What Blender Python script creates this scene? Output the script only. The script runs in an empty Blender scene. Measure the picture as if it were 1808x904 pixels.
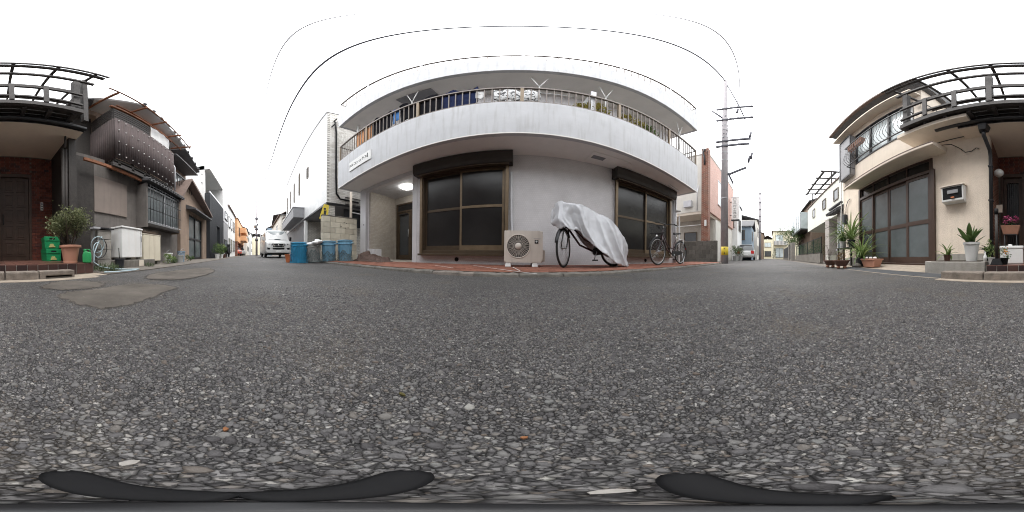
import bpy, bmesh, math, random
import numpy as np
from mathutils import Matrix, Vector
random.seed(7)
RNG = np.random.default_rng(11)
R = math.radians
scene = bpy.context.scene
COL = scene.collection

# ------------------------------------------------------------------ camera (full spherical panorama, 25 cm above the road)
CAM_Z = 0.25
ROLL = R(0.65)
cd = bpy.data.cameras.new("camera")
cd.type = 'PANO'
try:
    cd.panorama_type = 'EQUIRECTANGULAR'
except Exception:
    cd.cycles.panorama_type = 'EQUIRECTANGULAR'
cd.clip_start = 0.005
cd.clip_end = 2000
cam = bpy.data.objects.new("camera", cd)
COL.objects.link(cam)
cam.matrix_world = Matrix(((math.cos(ROLL), -math.sin(ROLL), 0, 0),
                           (0, 0, -1, 0),
                           (math.sin(ROLL), math.cos(ROLL), 0, CAM_Z),
                           (0, 0, 0, 1)))
scene.camera = cam

# ------------------------------------------------------------------ overcast daylight
SUN_EL, SUN_AZ = 60, 20
world = bpy.data.worlds.new("World")
scene.world = world
world.use_nodes = True
nt = world.node_tree
nt.nodes.clear()
sky = nt.nodes.new("ShaderNodeTexSky")
sky.sky_type = 'NISHITA'
sky.sun_disc = False
sky.sun_elevation = R(SUN_EL)
sky.sun_rotation = R(SUN_AZ)
sky.dust_density = 3.0
hsv = nt.nodes.new("ShaderNodeHueSaturation")
hsv.inputs['Saturation'].default_value = 0.10
cloud = nt.nodes.new("ShaderNodeMixRGB")          # a closed, even cloud layer over the clear sky
cloud.inputs[0].default_value = 0.72
cloud.inputs[2].default_value = (7.6, 7.75, 7.9, 1)
bg = nt.nodes.new("ShaderNodeBackground")
bg.inputs['Strength'].default_value = 0.15
wo = nt.nodes.new("ShaderNodeOutputWorld")
nt.links.new(sky.outputs[0], hsv.inputs['Color'])
nt.links.new(hsv.outputs[0], cloud.inputs[1])
nt.links.new(cloud.outputs[0], bg.inputs['Color'])
nt.links.new(bg.outputs[0], wo.inputs['Surface'])
sd = bpy.data.lights.new("sun", 'SUN')
sd.energy = 1.2
sd.angle = R(40)
sd.color = (1.0, 0.97, 0.93)
sun = bpy.data.objects.new("sun", sd)
COL.objects.link(sun)
sun.rotation_euler = (R(90 - SUN_EL), 0, R(180 - SUN_AZ))
vs = scene.view_settings
vs.view_transform = 'Standard'
vs.look = 'None'
vs.exposure = 1.75
vs.gamma = 1.0
vs.use_curve_mapping = False
scene.render.engine = 'CYCLES'
scene.cycles.use_denoising = True
scene.cycles.filter_width = 1.05
scene.cycles.max_bounces = 10
scene.cycles.diffuse_bounces = 6
scene.cycles.transparent_max_bounces = 16

# ------------------------------------------------------------------ helpers
FR = {}            # world matrix of every thing (parts sit at identity under it)

def ray(px, py):
    a = R((px - 904) * 0.199115); e = R((452 - py) * 0.199115)
    x, y, z = math.sin(a) * math.cos(e), math.cos(a) * math.cos(e), math.sin(e)
    c, s = math.cos(ROLL), math.sin(ROLL)
    return Vector((x * c - z * s, y, x * s + z * c))

def at(px, py, X=None, Y=None, Z=None):
    d = ray(px, py)
    if X is not None: t = X / d.x
    elif Y is not None: t = Y / d.y
    else: t = (Z - CAM_Z) / d.z
    return Vector((d.x * t, d.y * t, CAM_Z + d.z * t))

def tag(o, label=None, cat=None, group=None, kind=None):
    if label: o['label'] = label
    if cat: o['category'] = cat
    if group: o['group'] = group
    if kind: o['kind'] = kind
    return o

def thing(name, label, cat, loc=(0, 0, 0), rz=0.0, group=None):
    o = bpy.data.objects.new(name, None)
    o.empty_display_size = 0.1
    COL.objects.link(o)
    o.location = loc
    o.rotation_euler = (0, 0, rz)
    FR[o] = Matrix.Translation(Vector(loc)) @ Matrix.Rotation(rz, 4, 'Z')
    return tag(o, label, cat, group)

class MB:
    def __init__(s):
        s.v = []; s.f = []
    def add(s, vs_, fs):
        b = len(s.v)
        s.v += [tuple(p) for p in vs_]
        s.f += [tuple(i + b for i in f) for f in fs]
        return s
    def box(s, x0, x1, y0, y1, z0, z1):
        if x0 > x1: x0, x1 = x1, x0
        if y0 > y1: y0, y1 = y1, y0
        if z0 > z1: z0, z1 = z1, z0
        return s.add([(x0, y0, z0), (x1, y0, z0), (x1, y1, z0), (x0, y1, z0), (x0, y0, z1), (x1, y0, z1), (x1, y1, z1), (x0, y1, z1)],
                     [(0, 3, 2, 1), (4, 5, 6, 7), (0, 1, 5, 4), (1, 2, 6, 5), (2, 3, 7, 6), (3, 0, 4, 7)])
    def obox(s, c, size, M=None):
        c = Vector(c); hx, hy, hz = [k / 2 for k in size]
        M = M or Matrix.Identity(3)
        p = [c + M @ Vector((sx * hx, sy * hy, sz * hz)) for sz in (-1, 1) for sx, sy in ((-1, -1), (1, -1), (1, 1), (-1, 1))]
        return s.add(p, [(0, 3, 2, 1), (4, 5, 6, 7), (0, 1, 5, 4), (1, 2, 6, 5), (2, 3, 7, 6), (3, 0, 4, 7)])
    def beam(s, a, b, w, h, up=(0, 0, 1)):
        a, b = Vector(a), Vector(b); d = (b - a)
        L = d.length; d.normalize(); up = Vector(up)
        if abs(d.dot(up)) > 0.98: up = Vector((1, 0, 0))
        sd_ = d.cross(up).normalized(); u2 = sd_.cross(d).normalized()
        M = Matrix((sd_, d, u2)).transposed()
        return s.obox((a + b) / 2, (w, L, h), M)
    def tube(s, path, r, n=8, cap=True):
        P = [Vector(p) for p in path]; m = len(P)
        rr = r if isinstance(r, (list, tuple)) else [r] * m
        prev = None; rings = []
        for i in range(m):
            d = (P[min(i + 1, m - 1)] - P[max(i - 1, 0)]).normalized()
            if prev is None:
                a = Vector((0, 0, 1)) if abs(d.z) < 0.9 else Vector((1, 0, 0))
                x = d.cross(a).normalized()
            else:
                x = (prev - d * prev.dot(d)).normalized()
            prev = x; y = d.cross(x)
            rings.append([P[i] + (x * math.cos(2 * math.pi * k / n) + y * math.sin(2 * math.pi * k / n)) * rr[i] for k in range(n)])
        vs_ = [p for g in rings for p in g]; fs = []
        for i in range(m - 1):
            for k in range(n):
                fs.append((i * n + k, i * n + (k + 1) % n, (i + 1) * n + (k + 1) % n, (i + 1) * n + k))
        if cap:
            fs.append(tuple(range(n - 1, -1, -1))); fs.append(tuple((m - 1) * n + k for k in range(n)))
        return s.add(vs_, fs)
    def lathe(s, prof, c=(0, 0, 0), n=20, M=None):
        c = Vector(c); M = M or Matrix.Identity(3); vs_ = []; fs = []
        for (r, z) in prof:
            for k in range(n):
                a = 2 * math.pi * k / n
                vs_.append(c + M @ Vector((r * math.cos(a), r * math.sin(a), z)))
        for i in range(len(prof) - 1):
            for k in range(n):
                fs.append((i * n + k, i * n + (k + 1) % n, (i + 1) * n + (k + 1) % n, (i + 1) * n + k))
        if prof[0][0] > 1e-5: fs.append(tuple(range(n - 1, -1, -1)))
        if prof[-1][0] > 1e-5: fs.append(tuple((len(prof) - 1) * n + k for k in range(n)))
        return s.add(vs_, fs)
    def torus(s, c, Rr, r, M=None, n=32, m=8):
        c = Vector(c); M = M or Matrix.Identity(3); vs_ = []; fs = []
        for i in range(n):
            a = 2 * math.pi * i / n
            for j in range(m):
                b = 2 * math.pi * j / m
                q = Rr + r * math.cos(b)
                vs_.append(c + M @ Vector((q * math.cos(a), q * math.sin(a), r * math.sin(b))))
        for i in range(n):
            for j in range(m):
                fs.append((i * m + j, ((i + 1) % n) * m + j, ((i + 1) % n) * m + (j + 1) % m, i * m + (j + 1) % m))
        return s.add(vs_, fs)
    def prism(s, poly, axis, a, b):
        n = len(poly)
        def q(p, t):
            return (t, p[0], p[1]) if axis == 'x' else (p[0], t, p[1]) if axis == 'y' else (p[0], p[1], t)
        return s.add([q(p, a) for p in poly] + [q(p, b) for p in poly],
                     [tuple(range(n)), tuple(range(2 * n - 1, n - 1, -1))] + [(i, (i + 1) % n, n + (i + 1) % n, n + i) for i in range(n)])
    def grid(s, fn, nu, nv, thick=0.0):
        P = [[Vector(fn(i / nu, j / nv)) for j in range(nv + 1)] for i in range(nu + 1)]
        w = nv + 1
        vs_ = [p for r_ in P for p in r_]
        fs = [(i * w + j, (i + 1) * w + j, (i + 1) * w + j + 1, i * w + j + 1) for i in range(nu) for j in range(nv)]
        return s.add(vs_, fs)
    def wall(s, u0, u1, z0, z1, v0, v1, holes=(), axis='x'):
        """a wall slab u0..u1 x z0..z1, thickness v0..v1, with rectangular openings, as one connected shell"""
        us = sorted({u0, u1, *[h[0] for h in holes], *[h[1] for h in holes]}); us = [u for u in us if u0 <= u <= u1]
        zs = sorted({z0, z1, *[h[2] for h in holes], *[h[3] for h in holes]}); zs = [z for z in zs if z0 <= z <= z1]
        def solid(i, j):
            if not (0 <= i < len(us) - 1 and 0 <= j < len(zs) - 1): return False
            cu, cz = (us[i] + us[i + 1]) / 2, (zs[j] + zs[j + 1]) / 2
            return not any(h[0] < cu < h[1] and h[2] < cz < h[3] for h in holes)
        idx = {}
        def V(i, j, k):
            if (i, j, k) not in idx:
                u, z, v = us[i], zs[j], (v0, v1)[k]
                idx[(i, j, k)] = len(s.v)
                s.v.append((u, v, z) if axis == 'x' else (v, u, z))
            return idx[(i, j, k)]
        for i in range(len(us) - 1):
            for j in range(len(zs) - 1):
                if not solid(i, j): continue
                for k in (0, 1):
                    s.f.append((V(i, j, k), V(i + 1, j, k), V(i + 1, j + 1, k), V(i, j + 1, k)))
                for (di, dj, a, b) in ((-1, 0, (i, j), (i, j + 1)), (1, 0, (i + 1, j), (i + 1, j + 1)), (0, -1, (i, j), (i + 1, j)), (0, 1, (i, j + 1), (i + 1, j + 1))):
                    if not solid(i + di, j + dj):
                        s.f.append((V(*a, 0), V(*b, 0), V(*b, 1), V(*a, 1)))
        return s
    def mesh(s, name, mat, smooth=False, bevel=0.0, M=None):
        me = bpy.data.meshes.new(name)
        vs_ = s.v if M is None else [tuple(M @ Vector(p)) for p in s.v]
        me.from_pydata(vs_, [], s.f)
        if bevel or True:
            bm = bmesh.new(); bm.from_mesh(me)
            bmesh.ops.recalc_face_normals(bm, faces=bm.faces)
            if bevel:
                bmesh.ops.bevel(bm, geom=[e for e in bm.edges if e.is_manifold and e.calc_face_angle(0) > 0.6], offset=bevel, segments=2, affect='EDGES', profile=0.6)
            bm.to_mesh(me); bm.free()
        if smooth:
            me.polygons.foreach_set('use_smooth', [True] * len(me.polygons))
        me.materials.append(mat)
        return me
    def build(s, name, mat, parent=None, smooth=False, bevel=0.0, wc=False, label=None, kind=None):
        """link as ONE mesh object; wc = the coordinates given are world coordinates"""
        M = None
        if wc and parent is not None: M = FR[parent].inverted()
        o = bpy.data.objects.new(name, s.mesh(name, mat, smooth, bevel, M))
        COL.objects.link(o)
        if parent is not None:
            o.parent = parent; FR[o] = FR[parent]
        else:
            FR[o] = Matrix.Identity(4)
        if label: o['label'] = label
        if kind: o['kind'] = kind
        if smooth == 'auto':
            pass
        return o

def piece(name, me, parent, loc, rot=None, scale=None, kind=None):
    o = bpy.data.objects.new(name, me)
    COL.objects.link(o); o.parent = parent
    o.location = loc
    if rot is not None: o.rotation_euler = rot
    if scale is not None: o.scale = scale
    FR[o] = FR[parent]
    if kind: o['kind'] = kind
    return o

def struct(name, mb, mat, smooth=False, bevel=0):
    o = mb.build(name, mat, None, smooth, bevel)
    o['kind'] = 'structure'
    return o

def copy_tree(o, parent=None, M=None):
    c = o.copy(); COL.objects.link(c); c.parent = parent
    FR[c] = M if M is not None else FR.get(o, Matrix.Identity(4))
    for ch in [x for x in bpy.data.objects if x.parent == o and x != c]:
        copy_tree(ch, c, FR[c])
    return c

# ------------------------------------------------------------------ materials
def nodes_of(m):
    m.use_nodes = True
    return m.node_tree, m.node_tree.nodes['Principled BSDF']

def mat(name, col, rough=0.7, var=0.14, scale=6.0, bump=0.0, bscale=60.0, metal=0.0, streak=0.0, grime=None, spec=0.4, coat=0.0, sheen=0.0):
    m = bpy.data.materials.new(name)
    t, b = nodes_of(m); N = t.nodes.new; L = t.links.new
    tc = N("ShaderNodeTexCoord")
    n1 = N("ShaderNodeTexNoise"); n1.inputs['Scale'].default_value = scale; n1.inputs['Detail'].default_value = 6; n1.inputs['Roughness'].default_value = 0.65
    L(tc.outputs['Object'], n1.inputs['Vector'])
    r1 = N("ShaderNodeValToRGB")
    r1.color_ramp.elements[0].position = 0.3; r1.color_ramp.elements[1].position = 0.7
    r1.color_ramp.elements[0].color = tuple(max(0, c * (1 - var)) for c in col) + (1,)
    r1.color_ramp.elements[1].color = tuple(min(1, c * (1 + var)) for c in col) + (1,)
    L(n1.outputs['Fac'], r1.inputs['Fac'])
    out = r1.outputs[0]
    if streak:
        mp = N("ShaderNodeMapping"); mp.inputs['Scale'].default_value = (9, 9, 0.7)
        L(tc.outputs['Object'], mp.inputs['Vector'])
        n2 = N("ShaderNodeTexNoise"); n2.inputs['Scale'].default_value = 1.3; n2.inputs['Detail'].default_value = 5
        L(mp.outputs[0], n2.inputs['Vector'])
        r2 = N("ShaderNodeValToRGB"); r2.color_ramp.elements[0].position = 0.5; r2.color_ramp.elements[1].position = 0.78
        r2.color_ramp.elements[0].color = (0, 0, 0, 1); r2.color_ramp.elements[1].color = (streak, streak, streak, 1)
        L(n2.outputs['Fac'], r2.inputs['Fac'])
        mx = N("ShaderNodeMixRGB"); L(r2.outputs[0], mx.inputs[0]); L(out, mx.inputs[1])
        mx.inputs[2].default_value = (grime or tuple(c * 0.35 for c in col)) + (1,)
        out = mx.outputs[0]
    L(out, b.inputs['Base Color'])
    b.inputs['Roughness'].default_value = rough
    b.inputs['Metallic'].default_value = metal
    b.inputs['Specular IOR Level'].default_value = spec
    if coat: b.inputs['Coat Weight'].default_value = coat; b.inputs['Coat Roughness'].default_value = 0.08
    rv = N("ShaderNodeMapRange"); rv.inputs[3].default_value = max(0.02, rough - 0.12); rv.inputs[4].default_value = min(1, rough + 0.12)
    L(n1.outputs['Fac'], rv.inputs[0]); L(rv.outputs[0], b.inputs['Roughness'])
    if bump:
        n3 = N("ShaderNodeTexNoise"); n3.inputs['Scale'].default_value = bscale; n3.inputs['Detail'].default_value = 3
        L(tc.outputs['Object'], n3.inputs['Vector'])
        bp = N("ShaderNodeBump"); bp.inputs['Strength'].default_value = bump; bp.inputs['Distance'].default_value = 0.01
        L(n3.outputs['Fac'], bp.inputs['Height']); L(bp.outputs[0], b.inputs['Normal'])
    return m

def brickmat(name, cols, mortar, w, h, rough=0.6, bump=0.5, jitter=0.0, msize=0.03):
    """small bricks or mosaic tiles too fine to pick apart"""
    m = bpy.data.materials.new(name); t, b = nodes_of(m); N = t.nodes.new; L = t.links.new
    tc = N("ShaderNodeTexCoord"); sp = N("ShaderNodeSeparateXYZ"); L(tc.outputs['Object'], sp.inputs[0])
    ad = N("ShaderNodeMath"); ad.operation = 'ADD'; L(sp.outputs[0], ad.inputs[0]); L(sp.outputs[1], ad.inputs[1])
    cb = N("ShaderNodeCombineXYZ"); L(ad.outputs[0], cb.inputs[0]); L(sp.outputs[2], cb.inputs[1])
    br = N("ShaderNodeTexBrick"); L(cb.outputs[0], br.inputs['Vector'])
    br.inputs['Scale'].default_value = 1.0
    br.inputs['Brick Width'].default_value = w; br.inputs['Row Height'].default_value = h
    br.inputs['Mortar Size'].default_value = h * msize * 2; br.inputs['Mortar Smooth'].default_value = 0.2
    br.inputs['Color1'].default_value = cols[0] + (1,); br.inputs['Color2'].default_value = cols[1] + (1,); br.inputs['Mortar'].default_value = mortar + (1,)
    n1 = N("ShaderNodeTexNoise"); n1.inputs['Scale'].default_value = 3; n1.inputs['Detail'].default_value = 6; L(tc.outputs['Object'], n1.inputs['Vector'])
    mr = N("ShaderNodeMapRange"); mr.inputs[3].default_value = 0.8; mr.inputs[4].default_value = 1.15; L(n1.outputs['Fac'], mr.inputs[0])
    mx = N("ShaderNodeMixRGB"); mx.blend_type = 'MULTIPLY'; mx.inputs[0].default_value = 1
    L(br.outputs['Color'], mx.inputs[1]); L(mr.outputs[0], mx.inputs[2]); L(mx.outputs[0], b.inputs['Base Color'])
    b.inputs['Roughness'].default_value = rough
    bp = N("ShaderNodeBump"); bp.inputs['Strength'].default_value = bump; bp.inputs['Distance'].default_value = 0.004; bp.invert = True
    L(br.outputs['Fac'], bp.inputs['Height']); L(bp.outputs[0], b.inputs['Normal'])
    return m

def islandmat(name, stops, rough=0.65, noise=0.25, nscale=150, bump=0.4, bscale=250, spec=0.35):
    """each loose piece takes its own colour from the ramp"""
    m = bpy.data.materials.new(name); t, b = nodes_of(m); N = t.nodes.new; L = t.links.new
    g = N("ShaderNodeNewGeometry"); rp = N("ShaderNodeValToRGB"); e = rp.color_ramp.elements
    while len(e) < len(stops): e.new(0.5)
    for k, (p, c) in enumerate(stops): e[k].position = p; e[k].color = c + (1,)
    L(g.outputs['Random Per Island'], rp.inputs['Fac'])
    tc = N("ShaderNodeTexCoord"); n1 = N("ShaderNodeTexNoise"); n1.inputs['Scale'].default_value = nscale; n1.inputs['Detail'].default_value = 4
    L(tc.outputs['Object'], n1.inputs['Vector'])
    mr = N("ShaderNodeMapRange"); mr.inputs[3].default_value = 1 - noise; mr.inputs[4].default_value = 1 + noise; L(n1.outputs['Fac'], mr.inputs[0])
    mx = N("ShaderNodeMixRGB"); mx.blend_type = 'MULTIPLY'; mx.inputs[0].default_value = 1
    L(rp.outputs[0], mx.inputs[1]); L(mr.outputs[0], mx.inputs[2]); L(mx.outputs[0], b.inputs['Base Color'])
    b.inputs['Roughness'].default_value = rough; b.inputs['Specular IOR Level'].default_value = spec
    if bump:
        n3 = N("ShaderNodeTexNoise"); n3.inputs['Scale'].default_value = bscale; L(tc.outputs['Object'], n3.inputs['Vector'])
        bp = N("ShaderNodeBump"); bp.inputs['Strength'].default_value = bump; bp.inputs['Distance'].default_value = 0.002
        L(n3.outputs['Fac'], bp.inputs['Height']); L(bp.outputs[0], b.inputs['Normal'])
    return m

def objmat(name, stops, rough=0.65, noise=0.2, nscale=20, bump=0.3, bscale=120):
    """like islandmat, for pieces that are objects of their own (random per object)"""
    m = islandmat(name, stops, rough, noise, nscale, bump, bscale)
    t = m.node_tree; oi = t.nodes.new("ShaderNodeObjectInfo")
    rp = [n for n in t.nodes if n.type == 'VALTORGB'][0]
    t.links.new(oi.outputs['Random'], rp.inputs['Fac'])
    return m

def leafmat(name, c0, c1, trans=0.25):
    m = islandmat(name, [(0, c0), (1, c1)], 0.5, 0.2, 30, 0)
    t = m.node_tree; b = t.nodes['Principled BSDF']
    b.inputs['Transmission Weight'].default_value = 0
    tr = t.nodes.new("ShaderNodeBsdfTranslucent"); mx = t.nodes.new("ShaderNodeMixShader"); mx.inputs[0].default_value = trans
    src = b.inputs['Base Color'].links[0].from_socket
    t.links.new(src, tr.inputs['Color']); t.links.new(b.outputs[0], mx.inputs[1]); t.links.new(tr.outputs[0], mx.inputs[2])
    out = [n for n in t.nodes if n.type == 'OUTPUT_MATERIAL'][0]; t.links.new(mx.outputs[0], out.inputs['Surface'])
    return m

def clearmat(name, tint=(0.9, 0.93, 0.95), op=0.2):
    m = bpy.data.materials.new(name); t, b = nodes_of(m)
    b.inputs['Base Color'].default_value = tint + (1,); b.inputs['Roughness'].default_value = 0.15; b.inputs['Alpha'].default_value = op
    return m

def glassmat(name, col, rough, scale=120, bump=0.15, spec=0.6, var=0.2):
    return mat(name, col, rough, var, 1.5, bump, scale, spec=spec)

M = {}
M['conc_white'] = mat('painted_parapet', (0.53, 0.535, 0.555), 0.75, 0.07, 2.5, 0.12, 90, streak=0.5, grime=(0.30, 0.29, 0.275))
M['soffit'] = mat('soffit_paint', (0.76, 0.735, 0.71), 0.85, 0.06, 2, 0.05, 60)
M['mosaic'] = brickmat('grey_mosaic_tile', [(0.58, 0.565, 0.58), (0.55, 0.535, 0.55)], (0.49, 0.475, 0.485), 0.048, 0.048, 0.45, 0.35)
M['beige_tile'] = brickmat('beige_mosaic_tile', [(0.42, 0.385, 0.34), (0.37, 0.335, 0.29)], (0.2, 0.18, 0.16), 0.05, 0.05, 0.4, 0.4)
M['pillar_paint'] = mat('pillar_paint', (0.52, 0.515, 0.53), 0.75, 0.06, 3, 0.1, 120, streak=0.2)
M['bronze'] = mat('bronze_aluminium', (0.085, 0.062, 0.042), 0.36, 0.12, 8, metal=0.45)
M['bronze_light'] = mat('worn_bronze', (0.17, 0.125, 0.08), 0.38, 0.15, 8, metal=0.4)
M['shutter'] = mat('shutter_box', (0.030, 0.025, 0.022), 0.5, 0.2, 4)
M['glass_dark'] = glassmat('patterned_glass', (0.018, 0.017, 0.017), 0.16, 260, 0.10, 0.4)
M['glass_grey'] = glassmat('frosted_glass', (0.085, 0.10, 0.105), 0.22, 200, 0.12)
M['glass_clear'] = glassmat('window_glass', (0.05, 0.055, 0.06), 0.06, 4, 0.02)
M['glass_blue'] = glassmat('pale_glass', (0.42, 0.47, 0.48), 0.15, 5, 0.02)
M['white_metal'] = mat('white_metal', (0.62, 0.62, 0.61), 0.45, 0.06, 6)
M['pale_metal'] = mat('pale_metal', (0.5, 0.5, 0.52), 0.4, 0.08, 6, metal=0.3)
M['rail'] = mat('bronze_rail', (0.15, 0.125, 0.11), 0.42, 0.12, 12, metal=0.3)
M['rail_dark'] = mat('dark_rail', (0.10, 0.085, 0.08), 0.42, 0.12, 12, metal=0.3)
M['dark_metal'] = mat('dark_metal', (0.025, 0.025, 0.027), 0.42, 0.2, 10, metal=0.3)
M['black'] = mat('black_plastic', (0.010, 0.010, 0.011), 0.7, 0.25, 12, spec=0.15)
M['rubber'] = mat('tyre_rubber', (0.018, 0.018, 0.018), 0.75, 0.2, 30, 0.2, 200)
M['chrome'] = mat('chrome', (0.62, 0.62, 0.62), 0.2, 0.05, 10, metal=1.0)
M['steel'] = mat('dull_steel', (0.36, 0.37, 0.38), 0.4, 0.1, 10, metal=0.8)
M['concrete'] = mat('concrete', (0.29, 0.275, 0.25), 0.9, 0.18, 7, 0.5, 70, streak=0.35)
M['concrete_dark'] = mat('weathered_concrete', (0.15, 0.138, 0.122), 0.92, 0.3, 5, 0.6, 50, streak=0.7, grime=(0.05, 0.045, 0.04))
M['concrete_pole'] = mat('pole_concrete', (0.32, 0.30, 0.31), 0.85, 0.12, 5, 0.25, 90, streak=0.25)
M['sand'] = mat('sandy_concrete', (0.30, 0.255, 0.205), 0.95, 0.22, 9, 0.5, 150)
M['cream'] = mat('cream_stucco', (0.67, 0.58, 0.485), 0.9, 0.08, 4, 0.9, 55, streak=0.15)
M['cream_smooth'] = mat('cream_render', (0.66, 0.585, 0.50), 0.85, 0.06, 3, 0.1, 80, streak=0.12)
M['beige_soffit'] = mat('beige_soffit', (0.74, 0.63, 0.52), 0.85, 0.06, 3, 0.08, 80)
M['wood_dark'] = mat('dark_stained_wood', (0.033, 0.028, 0.025), 0.65, 0.35, 14, 0.3, 40)
M['timber'] = mat('weathered_timber', (0.045, 0.040, 0.039), 0.75, 0.4, 16, 0.5, 40)
M['door_wood'] = mat('door_wood', (0.070, 0.045, 0.034), 0.42, 0.25, 10, 0.1, 40)
M['brown_alu'] = mat('brown_door_frame', (0.062, 0.038, 0.029), 0.4, 0.12, 8, metal=0.15)
M['white_brick_m'] = mat('brick_mortar', (0.33, 0.32, 0.30), 0.9, 0.1, 8, 0.3, 80)
M['white_tile'] = brickmat('white_facing_tile', [(0.70, 0.70, 0.70), (0.66, 0.66, 0.66)], (0.55, 0.55, 0.55), 0.23, 0.075, 0.45, 0.3)
M['white_render'] = mat('white_render', (0.66, 0.66, 0.65), 0.8, 0.05, 2, 0.1, 60, streak=0.15)
M['grey_panel'] = mat('grey_panel', (0.22, 0.22, 0.23), 0.6, 0.08, 4)
M['char'] = mat('charcoal_cladding', (0.020, 0.022, 0.027), 0.6, 0.12, 4)
M['roof_grey'] = mat('grey_roof', (0.085, 0.085, 0.09), 0.75, 0.25, 6, 0.3, 30)
M['roof_brown'] = mat('brown_roof', (0.14, 0.10, 0.085), 0.8, 0.2, 6, 0.3, 30)
M['brown_render'] = mat('brown_render', (0.235, 0.175, 0.135), 0.9, 0.12, 5, 0.4, 60, streak=0.3)
M['corr'] = mat('corrugated_sheet', (0.088, 0.072, 0.072), 0.85, 0.2, 3, 0.1, 30, streak=0.5, grime=(0.058, 0.036, 0.030), spec=0.12)
M['rust'] = mat('rusty_steel', (0.22, 0.09, 0.045), 0.8, 0.4, 18, 0.4, 60)
M['white_plastic'] = mat('white_plastic', (0.66, 0.66, 0.65), 0.4, 0.05, 6, streak=0.12)
M['appliance'] = mat('aged_white_enamel', (0.76, 0.76, 0.75), 0.35, 0.05, 4, streak=0.2, grime=(0.5, 0.42, 0.33))
M['cream_box'] = mat('stained_cream_enamel', (0.62, 0.57, 0.46), 0.5, 0.08, 4, streak=0.4, grime=(0.25, 0.16, 0.09))
M['terracotta'] = mat('terracotta_plastic', (0.48, 0.245, 0.17), 0.6, 0.07, 8, 0.05, 90)
M['clay'] = mat('clay_pot', (0.26, 0.125, 0.08), 0.75, 0.15, 8, 0.2, 60)
M['clay_dark'] = mat('brown_glazed_pot', (0.12, 0.062, 0.045), 0.5, 0.2, 8, 0.1, 60)
M['soil'] = mat('potting_soil', (0.04, 0.03, 0.022), 0.95, 0.4, 30, 0.8, 60)
M['green_crate'] = mat('green_crate', (0.010, 0.20, 0.075), 0.42, 0.12, 8)
M['green_can'] = mat('green_can', (0.03, 0.30, 0.10), 0.4, 0.1, 8)
M['yellow'] = mat('yellow_plate', (0.62, 0.47, 0.04), 0.5, 0.1, 8, streak=0.2)
M['blue_bin'] = mat('blue_bin', (0.16, 0.34, 0.48), 0.45, 0.1, 5, streak=0.3, grime=(0.06, 0.14, 0.2))
M['blue_bright'] = mat('bright_blue_plastic', (0.035, 0.27, 0.47), 0.45, 0.12, 6, streak=0.25)
M['grey_bin'] = mat('grey_bin', (0.30, 0.30, 0.29), 0.55, 0.12, 6, streak=0.4)
M['net'] = mat('net_cord', (0.12, 0.16, 0.165), 0.8, 0.3, 20)
M['net_blue'] = mat('blue_net_cord', (0.04, 0.22, 0.36), 0.7, 0.3, 20)
M['orange'] = mat('orange_plastic', (0.55, 0.17, 0.07), 0.5, 0.12, 8)
M['cloth_brown'] = mat('brown_cloth', (0.085, 0.056, 0.046), 0.95, 0.2, 12, 0.3, 120)
M['cloth_orange'] = mat('orange_cloth', (0.62, 0.30, 0.14), 0.9, 0.15, 8)
M['cloth_navy'] = mat('navy_sheet', (0.020, 0.028, 0.075), 0.9, 0.3, 6, spec=0.08)
M['cloth_black'] = mat('black_sheet', (0.009, 0.009, 0.012), 0.9, 0.3, 6, spec=0.08)
M['cloth_blue'] = mat('blue_sheet', (0.07, 0.20, 0.48), 0.8, 0.2, 6, spec=0.1)
M['cloth_white'] = mat('white_sheet', (0.7, 0.7, 0.7), 0.6, 0.08, 6)
M['silver'] = mat('silver_sheet', (0.46, 0.465, 0.49), 0.36, 0.03, 5, 0.0, 25, metal=0.10)
M['clear_sheet'] = clearmat('clear_sheet', (0.75, 0.75, 0.75), 0.55)
M['poly'] = clearmat('clear_roof_panel', (0.85, 0.87, 0.9), 0.10)
M['pink_brick'] = brickmat('pink_brick', [(0.50, 0.29, 0.235), (0.44, 0.245, 0.20)], (0.50, 0.42, 0.38), 0.22, 0.07, 0.75, 0.4, msize=0.06)
M['red_brick'] = brickmat('red_brick', [(0.20, 0.055, 0.028), (0.12, 0.036, 0.02)], (0.30, 0.22, 0.17), 0.21, 0.065, 0.75, 0.5, msize=0.07)
M['orange_tile'] = brickmat('orange_tile', [(0.62, 0.34, 0.17), (0.56, 0.30, 0.15)], (0.5, 0.35, 0.22), 0.25, 0.08, 0.7, 0.2)
M['pale_wall'] = mat('pale_wall', (0.58, 0.555, 0.51), 0.85, 0.06, 2, streak=0.15)
M['pale_yellow'] = mat('pale_yellow_wall', (0.60, 0.56, 0.42), 0.85, 0.06, 2, streak=0.12)
M['blue_wall'] = mat('blue_grey_wall', (0.20, 0.26, 0.32), 0.85, 0.06, 2, streak=0.12)
M['white_green'] = mat('white_house_wall', (0.60, 0.61, 0.55), 0.85, 0.05, 2, streak=0.12)
M['granite'] = mat('granite_block', (0.34, 0.31, 0.29), 0.8, 0.18, 25, 0.4, 80)
M['van_paint'] = mat('white_van_paint', (0.50, 0.50, 0.495), 0.3, 0.03, 3, coat=0.5)
M['red_paint'] = mat('red_car_paint', (0.45, 0.08, 0.05), 0.3, 0.05, 3, coat=0.5)
M['lamp_glass'] = mat('headlamp_glass', (0.5, 0.52, 0.55), 0.12, 0.2, 20, metal=0.5)
M['tail'] = mat('tail_lamp', (0.5, 0.02, 0.02), 0.2, 0.1, 20)
M['bike_frame'] = mat('dark_maroon_frame', (0.040, 0.014, 0.018), 0.28, 0.1, 8, coat=0.4)
M['plate_dark'] = mat('rubber_ramp', (0.060, 0.062, 0.066), 0.75, 0.15, 12, 0.35, 90)
M['emblem'] = mat('faded_yellow_print', (0.36, 0.34, 0.13), 0.6, 0.2, 60)
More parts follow.
